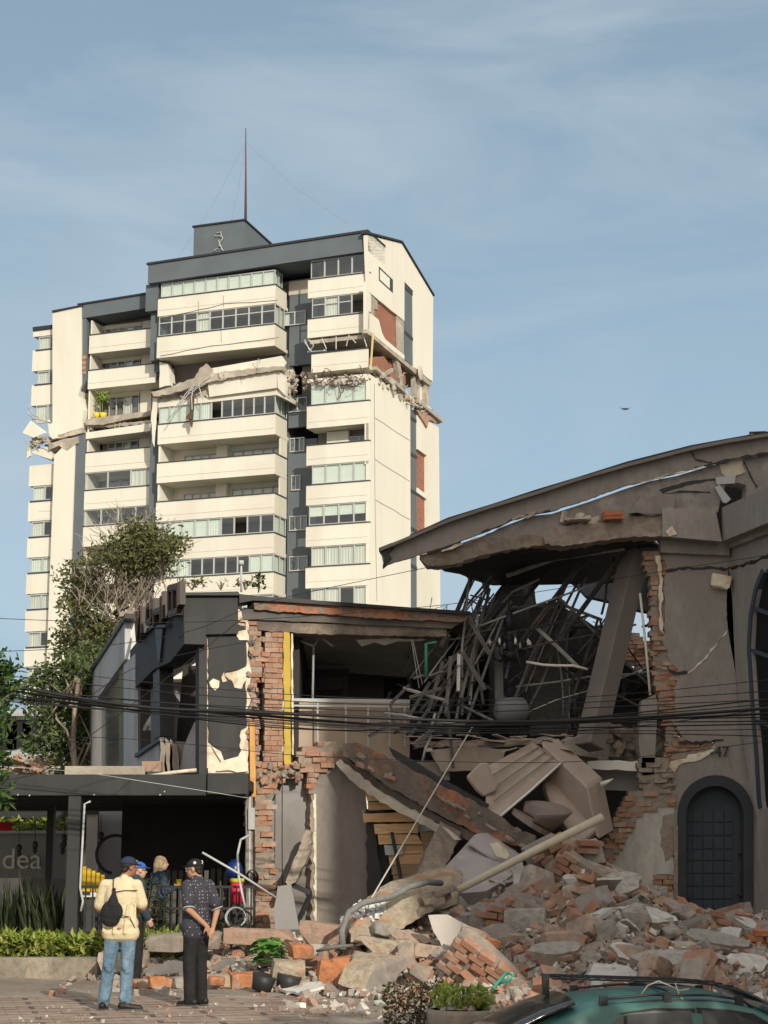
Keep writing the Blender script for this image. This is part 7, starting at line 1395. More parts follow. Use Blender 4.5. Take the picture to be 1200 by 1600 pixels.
tree('shade_tree', 'tall olive-green tree with many bare pale twigs in front of the tower', V((at(150, 1200, YT).x, YT, 0)), at(185, 960, YT), bl, 6300, .18, .075, LFA, .2, br, 210, clump=10, spread=.3)
YB = 42.0; bl = [(at(x, y, YB + dy), r / 67) for x, y, r, dy in ((62, 1062, 20, 0), (95, 1045, 26, 0), (55, 1095, 18, 1), (125, 1052, 30, 0), (105, 1090, 36, 0), (75, 1120, 26, 0), (135, 1095, 34, 1), (98, 1150, 34, 0), (60, 1160, 22, 0), (130, 1150, 34, .5), (150, 1120, 22, 1), (110, 1185, 30, 0), (140, 1020, 22, 1), (150, 1180, 20, 1))]
tree('shade_tree', 'darker bushy tree with a pale bare trunk at the left of the black building', V((at(121, 1200, YB - 1).x, YB - 1, 0)), at(120, 1060, YB - 1), bl, 5200, .17, .085, LFB, .10, clump=11, spread=.28)
YC = 21.0; bl = [(at(x, y, YC + dy), r / 133) for x, y, r, dy in ((-16, 1040, 22, 0), (8, 1055, 15, .3), (-35, 1100, 30, 0), (3, 1135, 12, 0), (-16, 1175, 18, 0), (6, 1185, 11, .4), (-20, 1225, 16, 0), (4, 1240, 11, 0), (26, 1072, 9, 0), (-10, 1110, 14, .5), (14, 1090, 9, .2))]
tree('street_tree', 'near bright green tree whose leaves hang in from the left edge of the picture', V((at(-120, 1500, YC).x, YC, 0)), at(-110, 1120, YC), bl, 1500, .13, .05, LFC, .12, clump=6, spread=.16)
tree('street_tree', 'tree added out of view on the right to shade the parked green car', V((6.4, 6.0, -.75)), V((6.3, 6.1, 3.5)), [(V((6.2 + U(-1.5, 1.5), 6.3 + U(-1.4, 1.4), 4.6 + U(-1.2, 1.3))), U(1.0, 1.5)) for _ in range(9)], 5200, .26, .14, LFB, .16)  # unseen tree, added to cast shade on the car
tree('street_tree', 'street tree on the pavement behind the viewer, throwing leaf shade on the paving', V((2.6, 8.2 - 9.5, -.75)), V((2.5, -1.2, 6.2)), [(V((2.2 + U(-1.8, 1.6), -1.2 + U(-1.6, 1.6), 8.2 + U(-1.0, 1.3))), U(.7, 1.1)) for _ in range(9)], 2300, .28, .15, LFB, .16)
def tuft(name, label, cat, c, r, n, L_, W_, m, group=None, stem=True, h=None):
    t = thing(name, label, cat, c, 0, group); c = V(c); mb = MB()
    for i in range(n): q = c + V((U(-r, r), U(-r, r) * .7, U(.05, h or r * 1.2))); leaf(mb, q, L_ * U(.7, 1.2), W_ * U(.7, 1.2), V((U(-1, 1), U(-1, 1), U(-.2, .9))).normalized())
    mb.build('foliage', m, t)
    mb = MB(); 
    for i in range(5): mb.tube([c, c + V((U(-r, r) * .6, U(-r, r) * .4, (h or r) * .9))], [.012, .006], 4)
    mb.build('stem', BARK, t); return t
P_ = at(300, 922, 29.7); tuft('roof_plant', 'self-sown yellow-green weed on the black roof edge near the sign letters', 'plant', P_, .22, 60, .09, .04, LFA, h=.2); tuft('roof_plant', 'leafy weed sprouting on the roof where the brick coping starts', 'plant', at(383, 922, 29.9), .16, 40, .09, .04, LFA, h=.16)
tuft('roof_plant', 'taller upright weed on the roof above the brick coping', 'plant', at(404, 926, 29.9), .08, 45, .1, .05, LFC, h=.3); tuft('roof_plant', 'thin dry grass clump on the roof beside the vent pipe', 'plant', at(345, 922, 29.9), .14, 24, .12, .015, LFY, h=.14)
mb = MB(); mb.tube([at(377, 925, 29.7), at(377, 880, 29.7)], .02, 6); mb.tube([at(377, 883, 29.7), at(377, 876, 29.7)], .045, 8); mb.build('vent_pipe', ALU, label='thin grey vent pipe standing on the black roof', cat='pipe')
# planter kerb, hedge plants, spiky plants
kz = .30
mb = MB(); x0 = -8.5; x1 = at(152, 1500, 27.2).x; mb.box(x0, x1, 27.2, 27.45, 0, kz); mb.build('planter_kerb', mat('mossy_kerb', (.24, .21, .17), (.16, .145, .11), (.30, .26, .2), s=2.5, s2=1.2, bump=.7, bs=10, bd=.03, dirt=.3), label='long low mossy concrete kerb of the planter at the left', cat='kerb')
mb = MB(); mb.box(x0, -2.1, 27.46, 28.4, 0, kz - .04); mb.build('planter_soil', SOIL, kind='structure')
mb = MB(); mb.box(-8.6, PF(390, 1440).x, 28.4, 44, .0, .16); mb.build('terrace_floor', CONC, kind='structure')
def bushproto(lab, n, r, h, L_, W_, m):
    mb = MB()
    for i in range(n): q = V((U(-r, r), U(-r, r), U(0, 1) ** .7 * h)); leaf(mb, q, L_ * U(.7, 1.2), W_ * U(.7, 1.2), V((U(-1, 1), U(-1.2, .6), U(-.1, .8))).normalized(), V((U(-.4, .4), U(-1, 0), 1)))
    return mb
protos_ = []
for i in range(5):
    t = thing('hedge_plant', 'broad-leaved yellow-green plant in the low row along the planter kerb', 'plant', (0, 0, 0), 0, 'yellow-green plants along the planter kerb'); mb = bushproto('', 90, .24, .36, .16, .075, LFY); mb.build('foliage', LFY, t, local=True)
    mb = MB(); [mb.tube([V((0, 0, 0)), V((U(-.15, .15), U(-.15, .15), .3))], [.01, .005], 4) for _ in range(5)]; mb.build('stem', BARK, t, local=True); protos_.append(t)
k_ = 0
for px, py, Y in [(x, 1478, 27.75) for x in range(-5, 152, 13)] + [(x + 6, 1468, 28.15) for x in range(0, 150, 17)] + [(x, 1468, 27.6) for x in range(214, 290, 12)] + [(x, 1452, 28.1) for x in range(222, 285, 14)]:
    p = at(px + U(-3, 3), py, Y); o = protos_[k_] if k_ < 5 else copy_tree(protos_[k_ % 5]); k_ += 1; o.location = (p.x, Y, .22 + U(-.03, .05)); o.rotation_euler = (0, 0, U(0, 6.28)); s = U(.8, 1.15); o.scale = (s, s, s)
sp_ = []
for i, (px, h) in enumerate(((8, .95), (22, 1.1), (38, .9), (52, 1.15), (64, 1.0), (80, 1.1), (92, .95), (15, .8), (45, .8), (72, .85), (99, .8), (30, 1.0))):
    Y = 28.7 + (i % 3) * .35; p = at(px, 1400, Y); c = V((p.x, Y, .2)); t = thing('spiky_plant', 'tall dark sword-leaved plant in the planter at the left', 'plant', c, 0, 'dark sword-leaved plants behind the low hedge'); mb = MB()
    for j in range(20):
        a = U(0, 6.28); b = V((cos(a), sin(a), 0)); d = b * U(.08, .45); w_ = V((-sin(a), cos(a), 0)) * U(.018, .03); z = h * U(.7, 1.35); q = [c + b * .05, c + d * .5 + V((0, 0, z * .55)), c + d + V((0, 0, z))]
        mb.add([q[0] - w_, q[0] + w_, q[1] + w_, q[2], q[1] - w_], [(0, 1, 2, 3, 4)])
    mb.build('foliage', LFD, t)
tuft('fern_bush', 'feathery dark green bush between the yellow-shirted man and the railing', 'bush', V((at(222, 1430, 28).x, 28, .3)), .42, 900, .14, .02, LFD, h=1.15)
tuft('garden_bush', 'dim green bush under the black railing right of the dark polo man', 'bush', V((at(345, 1430, 28.4).x, 28.4, .25)), .4, 300, .14, .03, LFD, h=.55)
# potted plant by the rubble
c = atz(420, 1540, 0); t = thing('potted_plant', 'bushy variegated green plant in a black plastic pot beside the orange blocks', 'potted plant', c); mb = MB()
for i in range(60):
    a = U(0, 6.28); d = V((cos(a), sin(a), U(-.2, .5))).normalized(); q = c + V((0, 0, .34)) + V((cos(a) * U(.02, .22), sin(a) * U(.02, .2), U(0, .34))); x = V((0, 0, 1)).cross(d).normalized(); L_ = U(.14, .22); w_ = L_ * .5; n_ = V((0, 0, .03))
    mb.add([q, q + d * L_ * .35 + x * w_ - n_, q + d * L_ * .75 + x * w_ * .6 - n_ * 2, q + d * L_ - n_ * 3, q + d * L_ * .75 - x * w_ * .6 - n_ * 2, q + d * L_ * .35 - x * w_ - n_], [(0, 1, 2, 3, 4, 5)])
mb.build('foliage', leafmat('variegated_leaf', [(.04, .15, .03), (.10, .28, .05), (.28, .44, .12)], .3), t)
mb = MB(); mb.tube([c, c + V((0, 0, .24))], [.13, .17], 14); mb.build('pot', BLK2, t)
for i, (px, py, lab) in enumerate(((408, 1540, 'black crumpled nursery pot left of the bushy variegated plant'), (447, 1540, 'black nursery pot lying right of the bushy variegated plant'))):
    p = atz(px, py + 10, .0); mb = MB(); mb.tube([p + V((0, 0, .02)), p + V((.05, -.02, .22))], [.13, .17], 10); mb.build('nursery_pot', BLK2, label=lab, cat='pot')
# dark bush and round planter
c = atz(652, 1600, 0); tuft('dark_bush', 'reddish-brown small-leaved bush on the ground left of the round planter', 'bush', V((at(655, 1590, 18.6).x, 18.6, 0)), .36, 1300, .05, .025, LFR, h=.5)
rp = thing('round_planter', 'round concrete planter in the foreground left of the green car', 'planter', V((at(722, 1590, 17.6).x, 17.6, 0))); c = V((at(722, 1590, 17.6).x, 17.6, 0))
mb = MB(); mb.tube([c, c + V((0, 0, .27)), c + V((0, 0, .32)), c + V((0, 0, .32)), c + V((0, 0, .28))], [.30, .335, .335, .29, .28], 24, caps=True); mb.build('bowl', MORT, rp)
tuft('planter_shrub', 'bright yellow-green shrub growing in the round planter', 'plant', c + V((0, 0, .27)), .27, 230, .1, .05, LFY, h=.25)
mb = MB(); 
for i in range(14): chunk(mb, c + V((U(-.25, .3), U(-.2, .2), .31)), (.1, .08, .06), n=6)
mb.build('planter_rubble', CHK, label='small stones lying in the round planter', cat='debris', kind='stuff')
# bits lying about the foreground
PLA = mat('clear_plastic_litter', (.5, .56, .52), rough=.2, bump=.5, spec=.6)
for (px, py, s, m, lab) in ((598, 1572, .12, PLA, 'crumpled clear plastic bottle on the ground left of the dark bush'), (470, 1575, .1, WHT, 'small white plaster lump alone on the dusty ground'), (330, 1572, .06, CHK, 'small grey pebble right of the black trousers')):
    mb = MB(); p = atz(px, py, 0); chunk(mb, p + V((0, 0, s * .3)), (s * 1.6, s, s * .7), rotm(0, 0, U(0, 3)), n=14); mb.build('litter_piece', m, label=lab, cat='litter')
mb = MB(); mb.tube([at(776, 1538, 21.9), at(795, 1532, 21.8), at(802, 1524, 21.8), at(792, 1519, 21.9), at(770, 1545, 21.7)], .018, 6); mb.build('green_hose', mat('green_hose', (.03, .30, .20), bump=0, rough=.4), label='short curl of bright green hose on the rubble behind the car roof', cat='hose')
mb = MB(); mb.tube([at(666, 1058, 30), at(666, 1006, 30), at(682, 1004, 30)], .03, 7); mb.build('green_pipe', mat('green_pipe', (.05, .25, .17), bump=0), label='bright green pipe hooked at its top inside the opened upper room', cat='pipe')
mb = MB(); mb.tube([at(488, 1120, 30.3), at(490, 1010, 30.3)], .022, 6); mb.tube([at(490, 1010, 30.3), at(500, 994, 30.3), at(520, 1010, 30.3)], .02, 5); mb.tube([at(490, 1010, 30.3), at(462, 998, 30.3)], .02, 5); mb.build('bent_hanger', ALU, label='thin forked metal hanger standing in the opened upper room', cat='metal rod')
mb = MB(); mb.tube([at(660, 1070, 30.2), at(645, 1000, 30.2)], .006, 4); mb.tube([at(655, 1075, 30.2), at(643, 1000, 30.2)], .006, 4); mb.build('string_pair', ALU, label='pair of thin cords hanging beside the green pipe', cat='cord')
# ================================================================== terrace things
rl = thing('terrace_railing', 'black metal railing with thin uprights along the terrace', 'railing', (-3.5, 28.6, 0)); xa = at(128, 1400, 28.6).x; xb = at(398, 1400, 28.6).x
for z in (1.28, .95): mb = MB(); mb.box(xa, xb, 28.58, 28.62, z, z + .04); mb.build('rail', BLK2, rl)
for i in range(24): x = xa + (xb - xa) * (i + .5) / 24; mb = MB(); mb.box(x - .012, x + .012, 28.585, 28.615, .2, 1.28); mb.build('baluster', BLK2, rl)
rl = thing('back_fence', 'row of pale vertical slats standing in the dark behind the woman', 'fence', (-3, 30.8, 0))
for i in range(13): x = at(262 + i * 10, 1400, 30.9).x; mb = MB(); mb.box(x - .035, x + .035, 30.9, 30.93, .2, 1.55 + U(-.03, .03)); mb.build('slat', mat('weathered_slat', (.10, .095, .085), bump=.1) if i == 0 else bpy.data.materials['weathered_slat'], rl)
cr_ = thing('yellow_bench', 'bright yellow slatted bench back beside the canopy post', 'bench', at(143, 1400, 29.6)); 
for i in range(5): a = at(131 + i * 7.2, 1396, 29.6); h = at(131, 1354 + i * 3.2, 29.6).z; mb = MB(); mb.box(a.x - .028, a.x + .028, 29.58, 29.64, a.z, h); mb.build('slat', mat('bench_yellow', (.62, .42, .03), bump=0) if i == 0 else bpy.data.materials['bench_yellow'], cr_)
mb = MB(); a = at(128, 1394, 29.55); b = at(164, 1396, 29.55); mb.box(a.x, b.x, 29.4, 29.56, a.z - .03, a.z + .01); mb.build('seat', BLK2, cr_)
tb_ = thing('terrace_table', 'small dark table with white things on it beside the yellow bench', 'table', at(140, 1440, 29.2)); a = at(124, 1402, 29.2); b = at(160, 1402, 29.2)
mb = MB(); mb.box(a.x, b.x, 28.9, 29.4, a.z - .03, a.z); mb.build('table_top', BLK2, tb_); 
for x in (a.x + .05, b.x - .05): mb = MB(); mb.box(x - .02, x + .02, 28.95, 29.0, .16, a.z - .03); mb.build('leg', BLK2, tb_)
for px, w_, lab in ((147, .10, 'white napkin box on the small dark terrace table'), (137, .14, 'flat white plate on the small dark terrace table')): p = at(px, 1401, 29.1); mb = MB(); mb.box(p.x - w_ / 2, p.x + w_ / 2, 29.0, 29.12, a.z, a.z + (.08 if px == 147 else .03)); mb.build('table_item', WHT, label=lab, cat='tableware', bevel=.01)
mb = MB(); p = at(128, 1460, 29); 
fl = thing('pink_stool', 'dark pink stool under the railing beside the canopy post', 'stool', V((p.x + .2, 29, .16))); mb.box(p.x, p.x + .45, 28.8, 29.2, .55, .6); mb.build('seat', mat('stool_pink', (.22, .02, .06), bump=0), fl)
for q in ((.04, 28.85), (.41, 28.85), (.04, 29.15), (.41, 29.15)): mb = MB(); mb.box(p.x + q[0] - .02, p.x + q[0] + .02, q[1] - .02, q[1] + .02, .16, .55); mb.build('leg', bpy.data.materials['stool_pink'], fl)
vb = thing('red_bin', 'bright red bin with a yellow and green rim beside the brick strip', 'bin', V((at(370, 1400, 28.9).x, 28.9, at(370, 1412, 28.9).z))); c = at(370, 1412, 28.9); mb = MB(); mb.tube([c, c + V((0, 0, .33))], [.085, .105], 14); mb.build('bin_body', mat('signal_red', (.62, .02, .06), bump=0, rough=.4), vb); mb = MB(); mb.tube([c + V((0, 0, .33)), c + V((0, 0, .39))], .115, 14); mb.build('bin_rim', mat('rim_yellow', (.55, .55, .03), bump=0), vb); mb = MB(); mb.box(c.x - .1, c.x + .1, 28.85, 28.95, .16, c.z); mb.build('bin_stand', BLK2, vb)
mb = MB(); mb.ell(at(366, 1362, 29.2), (.14, .12, .2)); mb.build('blue_balloon', mat('deep_blue_plastic', (.01, .03, .14), rough=.3, bump=0), label='deep blue round object in the dark above the red bin', cat='bag')
# bicycle-like coils of cable
for (cx0, cy0, R0, lab) in ((368, 1434, .16, 'larger wire coil standing behind the terrace edge by the brick strip'), (381, 1436, .13, 'smaller wire coil leaning right of the larger coil')):
    c = at(cx0, cy0, 28.3); mb = MB(); 
    for k in range(3): mb.tube([c + V((cos(2 * pi * i / 20) * (R0 - k * .01), k * .02, sin(2 * pi * i / 20) * (R0 - k * .01))) for i in range(21)], .007, 5)
    mb.build('wire_coil', ALU if R0 > .15 else BLK2, label=lab, cat='wire coil')
mb = MB(); mb.tube([at(393, 1303, 28.6), at(376, 1312, 28.5), at(371, 1335, 28.5), at(373, 1370, 28.4), at(378, 1395, 28.3), at(383, 1418, 28.3)], .02, 6); mb.build('looped_cable', ALU, label='pale cable looping out from the wall beside the red bin', cat='cable')
cd_ = thing('conduit_bundle', 'bundle of worn grey conduits running down the corner beside the brick strip', 'conduits', PF(392, 1440, .3))
for i, (px, r) in enumerate(((386, .03), (390, .022), (393, .035), (397, .02))): mb = MB(); q = [PF(px + U(-.8, .8), y, .16 + .03 * (i % 2)) for y in range(1245, 1450, 25)]; mb.tube(q, r, 7); mb.build('conduit', [mat('worn_grey_pipe', (.27, .25, .21), (.16, .15, .13), s=6, bump=.3), ALU, MORT, BLK2][i], cd_)
mb = MB(); q = pf([(388, 1262), (398, 1262), (398, 1296), (388, 1296)], .25); mb.prism(q, V((0, .12, 0))); mb.build('junction_box', LGRY, cd_)
mb = MB(); 
for k in range(5): c = PF(394, 1372, .28 + k * .01); mb.tube([c + V((cos(2 * pi * i / 14) * (.10 - k * .008), 0, sin(2 * pi * i / 14) * (.13 - k * .01) + k * .01)) for i in range(15)], .008, 4)
mb.build('cable_loop', BLK2, cd_)
# banner with lettering, planting behind it
bn = thing('banner', 'long grey cloth banner with white lettering behind the terrace', 'banner', at(55, 1375, 36)); a = at(-60, 1302, 36); b = at(112, 1372, 36); mb = MB(); mb.box(a.x, b.x, 36, 36.04, b.z, a.z); mb.build('cloth', mat('banner_grey', (.26, .26, .24), (.22, .22, .20), s=1, bump=.2), bn); mb = MB(); mb.box(a.x, b.x, 35.97, 36.05, a.z, a.z + .05); mb.build('top_bar', LGRY, bn)
p = at(2, 1357, 35.96); text_mesh('dea', 'lettering', .56, V((p.x, 35.96, p.z)), rotm(pi / 2, 0, 0), WHT, bn, .01)
mb = MB(); 
for i in range(700): leaf(mb, V((U(a.x, b.x), 36.6 + U(-.2, .3), a.z + U(-.05, .3))), .16, .08)
mb.build('clipped_hedge', LFY, label='yellow-green hedge top showing above the grey banner', cat='hedge')
hr_ = [(30, 1290, 1325), (55, 1290, 1320), (98, 1290, 1322), (101, 1285, 1310), (158, 1285, 1305)]
for px, y0, y1 in hr_:
    a_ = at(px, y0 - 12, 30); b_ = at(px, y1, 30); lt = thing('pendant_ornament', 'small dark ornament hanging on a cord under the canopy', 'ornament', b_, 0, 'dark ornaments hanging under the canopy'); mb = MB(); mb.tube([a_, b_], .006, 4); mb.build('cord', BLK2, lt); mb = MB(); mb.ell(b_, (.05, .05, .06)); mb.ell(b_ + V((0, 0, -.09)), (.04, .04, .05)); mb.build('bead', BLK2, lt)
c = at(180, 1335, 31.2); mb = MB(); mb.tube([c + V((cos(t_) * .32, 0, sin(t_) * .32)) for t_ in [pi * .35 + pi * 1.1 * i / 14 for i in range(15)]], .03, 6); mb.build('metal_hoop', BLK2, label='black metal hoop in front of the grey panel behind the terrace', cat='hoop')
mb = MB(); a = at(-100, 1300, 42); b = at(200, 1300, 42); mb.box(a.x, b.x, 42, 42.2, 0, 2.3); mb.build('garden_wall', mat('dark_garden_wall', (.07, .065, .06), (.05, .05, .045), s=1, bump=.1), label='dark garden wall at the back of the terrace', cat='wall')
mb = MB(); a = at(-60, 1300, 37.2); b = at(190, 1300, 37.2); mb.box(-11, b.x, 37.2, 37.4, zc0 - .55, zc0 + .095); mb.build('back_beam', BLK2, cn)
vine = MB(); 
for i in range(500): x = U(-9, b.x); leaf(vine, V((x, 37.1, zc0 - .5 - U(0, .25) * (1 + noise.noise(V((x * 2, 0, 0)))))), .14, .07)
vine.build('hanging_vine', LFD, label='dark ragged vine hanging from the back edge of the canopy', cat='vine')
mb = MB(); p = at(8, 1294, 35.5); mb.box(p.x - .15, p.x + .12, 35.5, 35.6, p.z - .05, p.z + .12); mb.build('red_sign', mat('red_enamel', (.5, .03, .04), bump=0), label='tiny red sign above the banner at the left edge', cat='sign')
# ================================================================== houses behind at the lower left
RT = mat('clay_tiles', (.34, .19, .12), (.26, .15, .10), (.36, .28, .2), s=3, s2=1, bump=.6, bs=6, bd=.08, stretch=(3, .5, 1))
def house(label, px0, px1, pyt, Y, m, wins, roofm=RT, rh=1.0):
    a = at(px0, pyt, Y); b = at(px1, pyt, Y); h = thing('small_house', label, 'house', V(((a.x + b.x) / 2, Y + 3, 0))); mb = MB(); mb.box(a.x, b.x, Y, Y + 7, 0, a.z); mb.build('wall', m, h)
    mb = MB(); mb.hexa([(a.x - .4, Y - .5, a.z), (b.x + .4, Y - .5, a.z), (b.x + .4, Y + 7.5, a.z), (a.x - .4, Y + 7.5, a.z), (a.x - .4, Y + 3.4, a.z + rh), (b.x + .4, Y + 3.4, a.z + rh), (b.x + .4, Y + 3.6, a.z + rh), (a.x - .4, Y + 3.6, a.z + rh)]); mb.build('roof', roofm, h)
    for (x, y, w_, hh) in wins:
        c = at(x, y, Y); f = MB(); f.box(c.x - w_ / 2 - .06, c.x + w_ / 2 + .06, Y - .05, Y + .02, c.z - hh / 2 - .06, c.z + hh / 2 + .06); wf = f.build('window', LGRY, h); g = MB(); g.box(c.x - w_ / 2, c.x + w_ / 2, Y - .07, Y - .052, c.z - hh / 2, c.z + hh / 2); g.build('pane', bpy.data.materials['dark_pane'], wf)
house('pale house with dark windows half hidden by the left trees', -120, 60, 1120, 75, WHT, ((8, 1150, 1.0, 1.2), (30, 1148, 1.0, 1.2), (50, 1152, .8, 1.2)), LGRY, .6)
house('small pale grey house with a low roof just above the canopy', 8, 70, 1185, 62, LGRY, ((22, 1195, .8, .5), (44, 1195, .8, .5)), LGRY, .5)
house('house with a broken clay tile roof showing above the black canopy', 20, 150, 1208, 50, TANW, ((60, 1215, .8, .4),), RT, .55)
mb = MB(); 
for i in range(420): p = at(U(25, 150), U(1188, 1208), 48.5 + U(-1, 2)); smallbox(mb, p, (U(.1, .5), U(.1, .4), .07), random.choice((0, 0, 1)))
mb.build('broken_tiles', [RT, CONC], label='broken clay tiles and boards heaped beyond the canopy', cat='tiles', kind='stuff')
mb = MB(); mb.box(-40, 0, 160, 175, 0, 14); mb.box(30, 70, 170, 190, 0, 10)
mb.v and mb.build('distant_block', TANW, label='plain low blocks far behind the houses', cat='building')
# ================================================================== overhead cables
CAB = mat('black_cable', (.012, .012, .013), rough=.55, bump=0)
def spl(pts, n=8):
    P = [V(p) for p in pts]; out = []
    for i in range(len(P) - 1):
        p0 = P[max(i - 1, 0)]; p1 = P[i]; p2 = P[i + 1]; p3 = P[min(i + 2, len(P) - 1)]
        for k in range(n): t = k / n; out.append(.5 * ((2 * p1) + (p2 - p0) * t + (2 * p0 - 5 * p1 + 4 * p2 - p3) * t * t + (3 * p1 - p0 - 3 * p2 + p3) * t ** 3))
    out.append(P[-1]); return out
cabs = [([(-60, 1058), (120, 1090), (240, 1106), (400, 1113), (600, 1122), (800, 1128), (1000, 1121), (1260, 1102)], .030, 'thickest black cable of the bundle, sagging across the ruins'), ([(-60, 1066), (150, 1098), (400, 1117), (620, 1133), (850, 1131), (1260, 1112)], .022, 'second-thickest black cable just under the thickest one'), ([(-60, 1082), (150, 1101), (300, 1109), (500, 1127), (700, 1138), (900, 1137), (1260, 1130)], .013, None), ([(-60, 1032), (300, 1073), (600, 1092), (900, 1090), (1260, 1056)], .007, 'topmost thin cable above the black bundle'), ([(-60, 1048), (300, 1085), (600, 1101), (900, 1098), (1260, 1076)], .008, None), ([(-60, 1090), (400, 1128), (700, 1144), (1000, 1146), (1260, 1152)], .010, 'lowest cable of the bundle at its right end'), ([(-60, 1072), (300, 1111), (560, 1134), (800, 1130), (1000, 1113), (1260, 1086)], .014, None), ([(-60, 1076), (140, 1101), (420, 1136), (640, 1140), (900, 1126), (1260, 1120)], .012, None), ([(-60, 1060), (200, 1094), (500, 1108), (760, 1112), (1260, 1090)], .009, None), ([(-60, 1087), (250, 1116), (520, 1141), (760, 1146), (1000, 1134), (1260, 1098)], .009, None), ([(-60, 1069), (330, 1104), (640, 1124), (1000, 1128), (1260, 1126)], .012, None), ([(-60, 1079), (240, 1112), (600, 1138), (980, 1142), (1260, 1138)], .008, None), ([(-60, 1085), (360, 1120), (660, 1131), (980, 1118), (1260, 1094)], .010, None),
 ([(-60, 964), (210, 973), (430, 966), (720, 942), (1040, 892), (1260, 858)], .006, 'thin cable rising to the right past the torn roof edge'), ([(-60, 1020), (150, 1010), (300, 985), (420, 940), (700, 880)], .006, 'thin cable rising steeply over the black building corner'), ([(-60, 1225), (60, 1208), (140, 1150), (260, 1060), (380, 965)], .007, 'thin diagonal cable climbing from the lower left to the roof corner'), ([(-60, 1150), (100, 1110), (220, 1040), (400, 1000)], .006, 'thin cable crossing the left trees toward the black building'), ([(-60, 1160), (140, 1152), (320, 1165), (500, 1182), (900, 1190), (1260, 1150)], .006, 'thin low cable running across the middle of the fallen beam'), ([(-60, 1195), (110, 1205), (250, 1225), (388, 1247)], .006, 'pale thin cable sagging along the canopy fascia')]
for i, (pts, r, lab) in enumerate(cabs):
    y_ = 24.5 + (i % 5) * .12 if i != 18 else 27.2
    q = spl([at(x, y, y_) for x, y in pts]); mb = MB(); mb.tube(q, r * .82, 6); mb.build('overhead_cable', CAB if i != 18 else ALU, label=lab or 'black cable within the sagging overhead bundle', cat='cable', group=None if lab else 'cables within the overhead bundle')
mb = MB(); mb.tube(spl([PF(441, 1212, .1), PF(441, 1350, .12), PF(444, 1440, .1), PF(456, 1480, .4)]), .008, 5); mb.build('drop_wire', CAB, label='thin dark cord hanging down in front of the grey wall', cat='cord')
mb = MB(); q = at(977, 639, 60); mb.ell(q, (.12, .06, .03)); mb.add([q, q + V((.2, .1, .08)), q + V((.05, .1, 0))], [(0, 1, 2)]); mb.add([q, q + V((-.2, .1, .08)), q + V((-.05, .1, 0))], [(0, 1, 2)]); mb.build('bird', BLK2, label='tiny bird in the sky above the sloping roof', cat='bird')
# ================================================================== green car
PAINT, _N, _L, _P = newmat('green_car_paint'); _P.inputs['Base Color'].default_value = (.028, .115, .10, 1); _P.inputs['Metallic'].default_value = .0; _P.inputs['Roughness'].default_value = .45; _P.inputs['Coat Weight'].default_value = .25; _P.inputs['Coat Roughness'].default_value = .12
_t = _N.new('ShaderNodeTexCoord'); _L.new(mixc(_N, _L, noisef(_N, _L, _t.outputs['Object'], 5, 8, .7, lo=.4, hi=.9), (.024, .105, .09), (.06, .125, .108)), _P.inputs['Base Color'])
CGL = mat('tinted_car_glass', (.012, .014, .016), (.03, .032, .031), s=6, rough=.12, bump=0, spec=.7); RUBR = mat('black_rubber', (.02, .02, .02), rough=.7, bump=0); CHR = mat('wheel_alloy', (.4, .4, .41), rough=.35, metal=.8, bump=0)
yaw = radians(5); cp = V((2.22, 14.25, -.67)); car = thing('parked_car', 'dark green saloon car with a black roof rack parked in the foreground', 'car', cp, yaw)
def sec(x, zt, gh, wb=.82, lift=.25):
    if gh: 
        k = gh; hw = .80 - .20 * k
        return [(x, 0, lift), (x, -.72, lift), (x, -wb, .42), (x, -wb, .70), (x, -.80, .90), (x, -hw, zt - .055), (x, -hw + .05, zt - .02), (x, -hw * .55, zt + .005), (x, 0, zt + .015)]
    return [(x, 0, lift), (x, -.72, lift), (x, -wb, .42), (x, -wb, .68), (x, -.79, zt - .07), (x, -.74, zt - .03), (x, -.62, zt), (x, -.35, zt + .012), (x, 0, zt + .02)]
S_ = [sec(-2.12, .80, 0, .70, .35), sec(-2.05, .90, 0, .78), sec(-1.95, .945, 0), sec(-1.70, .965, 0), sec(-1.68, .975, .02), sec(-.82, 1.335, .9), sec(-.70, 1.375, .97), sec(-.30, 1.405, 1), sec(.10, 1.405, 1), sec(.45, 1.37, .95), sec(1.12, .98, .05), sec(1.14, .965, 0), sec(1.6, .90, 0), sec(2.0, .80, 0, .78), sec(2.15, .62, 0, .68, .35)]
mb = MB(); vs = []; nS = len(S_[0])
for s_ in S_: vs += [V(p) for p in s_] + [V((p[0], -p[1], p[2])) for p in s_[1:-1]][::-1]
n_ = nS * 2 - 2; fs = []
for i in range(len(S_) - 1):
    for k in range(n_): a = i * n_ + k; b = i * n_ + (k + 1) % n_; fs.append((a, b, b + n_, a + n_))
fs.append(tuple(range(n_))[::-1]); fs.append(tuple((len(S_) - 1) * n_ + k for k in range(n_)))
mb.add(vs, fs, 0, .5, True); bd = mb.build('body', PAINT, car, local=True)
bm = bmesh.new(); bm.from_mesh(bd.data); bmesh.ops.recalc_face_normals(bm, faces=bm.faces); bm.to_mesh(bd.data); bm.free()
su = bd.modifiers.new('s', 'SUBSURF'); su.levels = 2; su.render_levels = 2
for f in bd.data.polygons: f.use_smooth = True
def side_pt(x, f, sgn, off=.006):   # f 0 = belt line, 1 = roof rail
    zt = lerp([(-1.68, .975), (-.82, 1.335), (-.70, 1.375), (-.3, 1.405), (.1, 1.405), (.45, 1.37), (1.12, .98)], x); kk = lerp([(-1.68, .02), (-.82, .9), (-.7, .97), (-.3, 1), (.1, 1), (.45, .95), (1.12, .05)], x)
    y = .80 - .20 * kk * f; z = .90 + (zt - .055 - .90) * f; return V((x, sgn * (y + off), z))
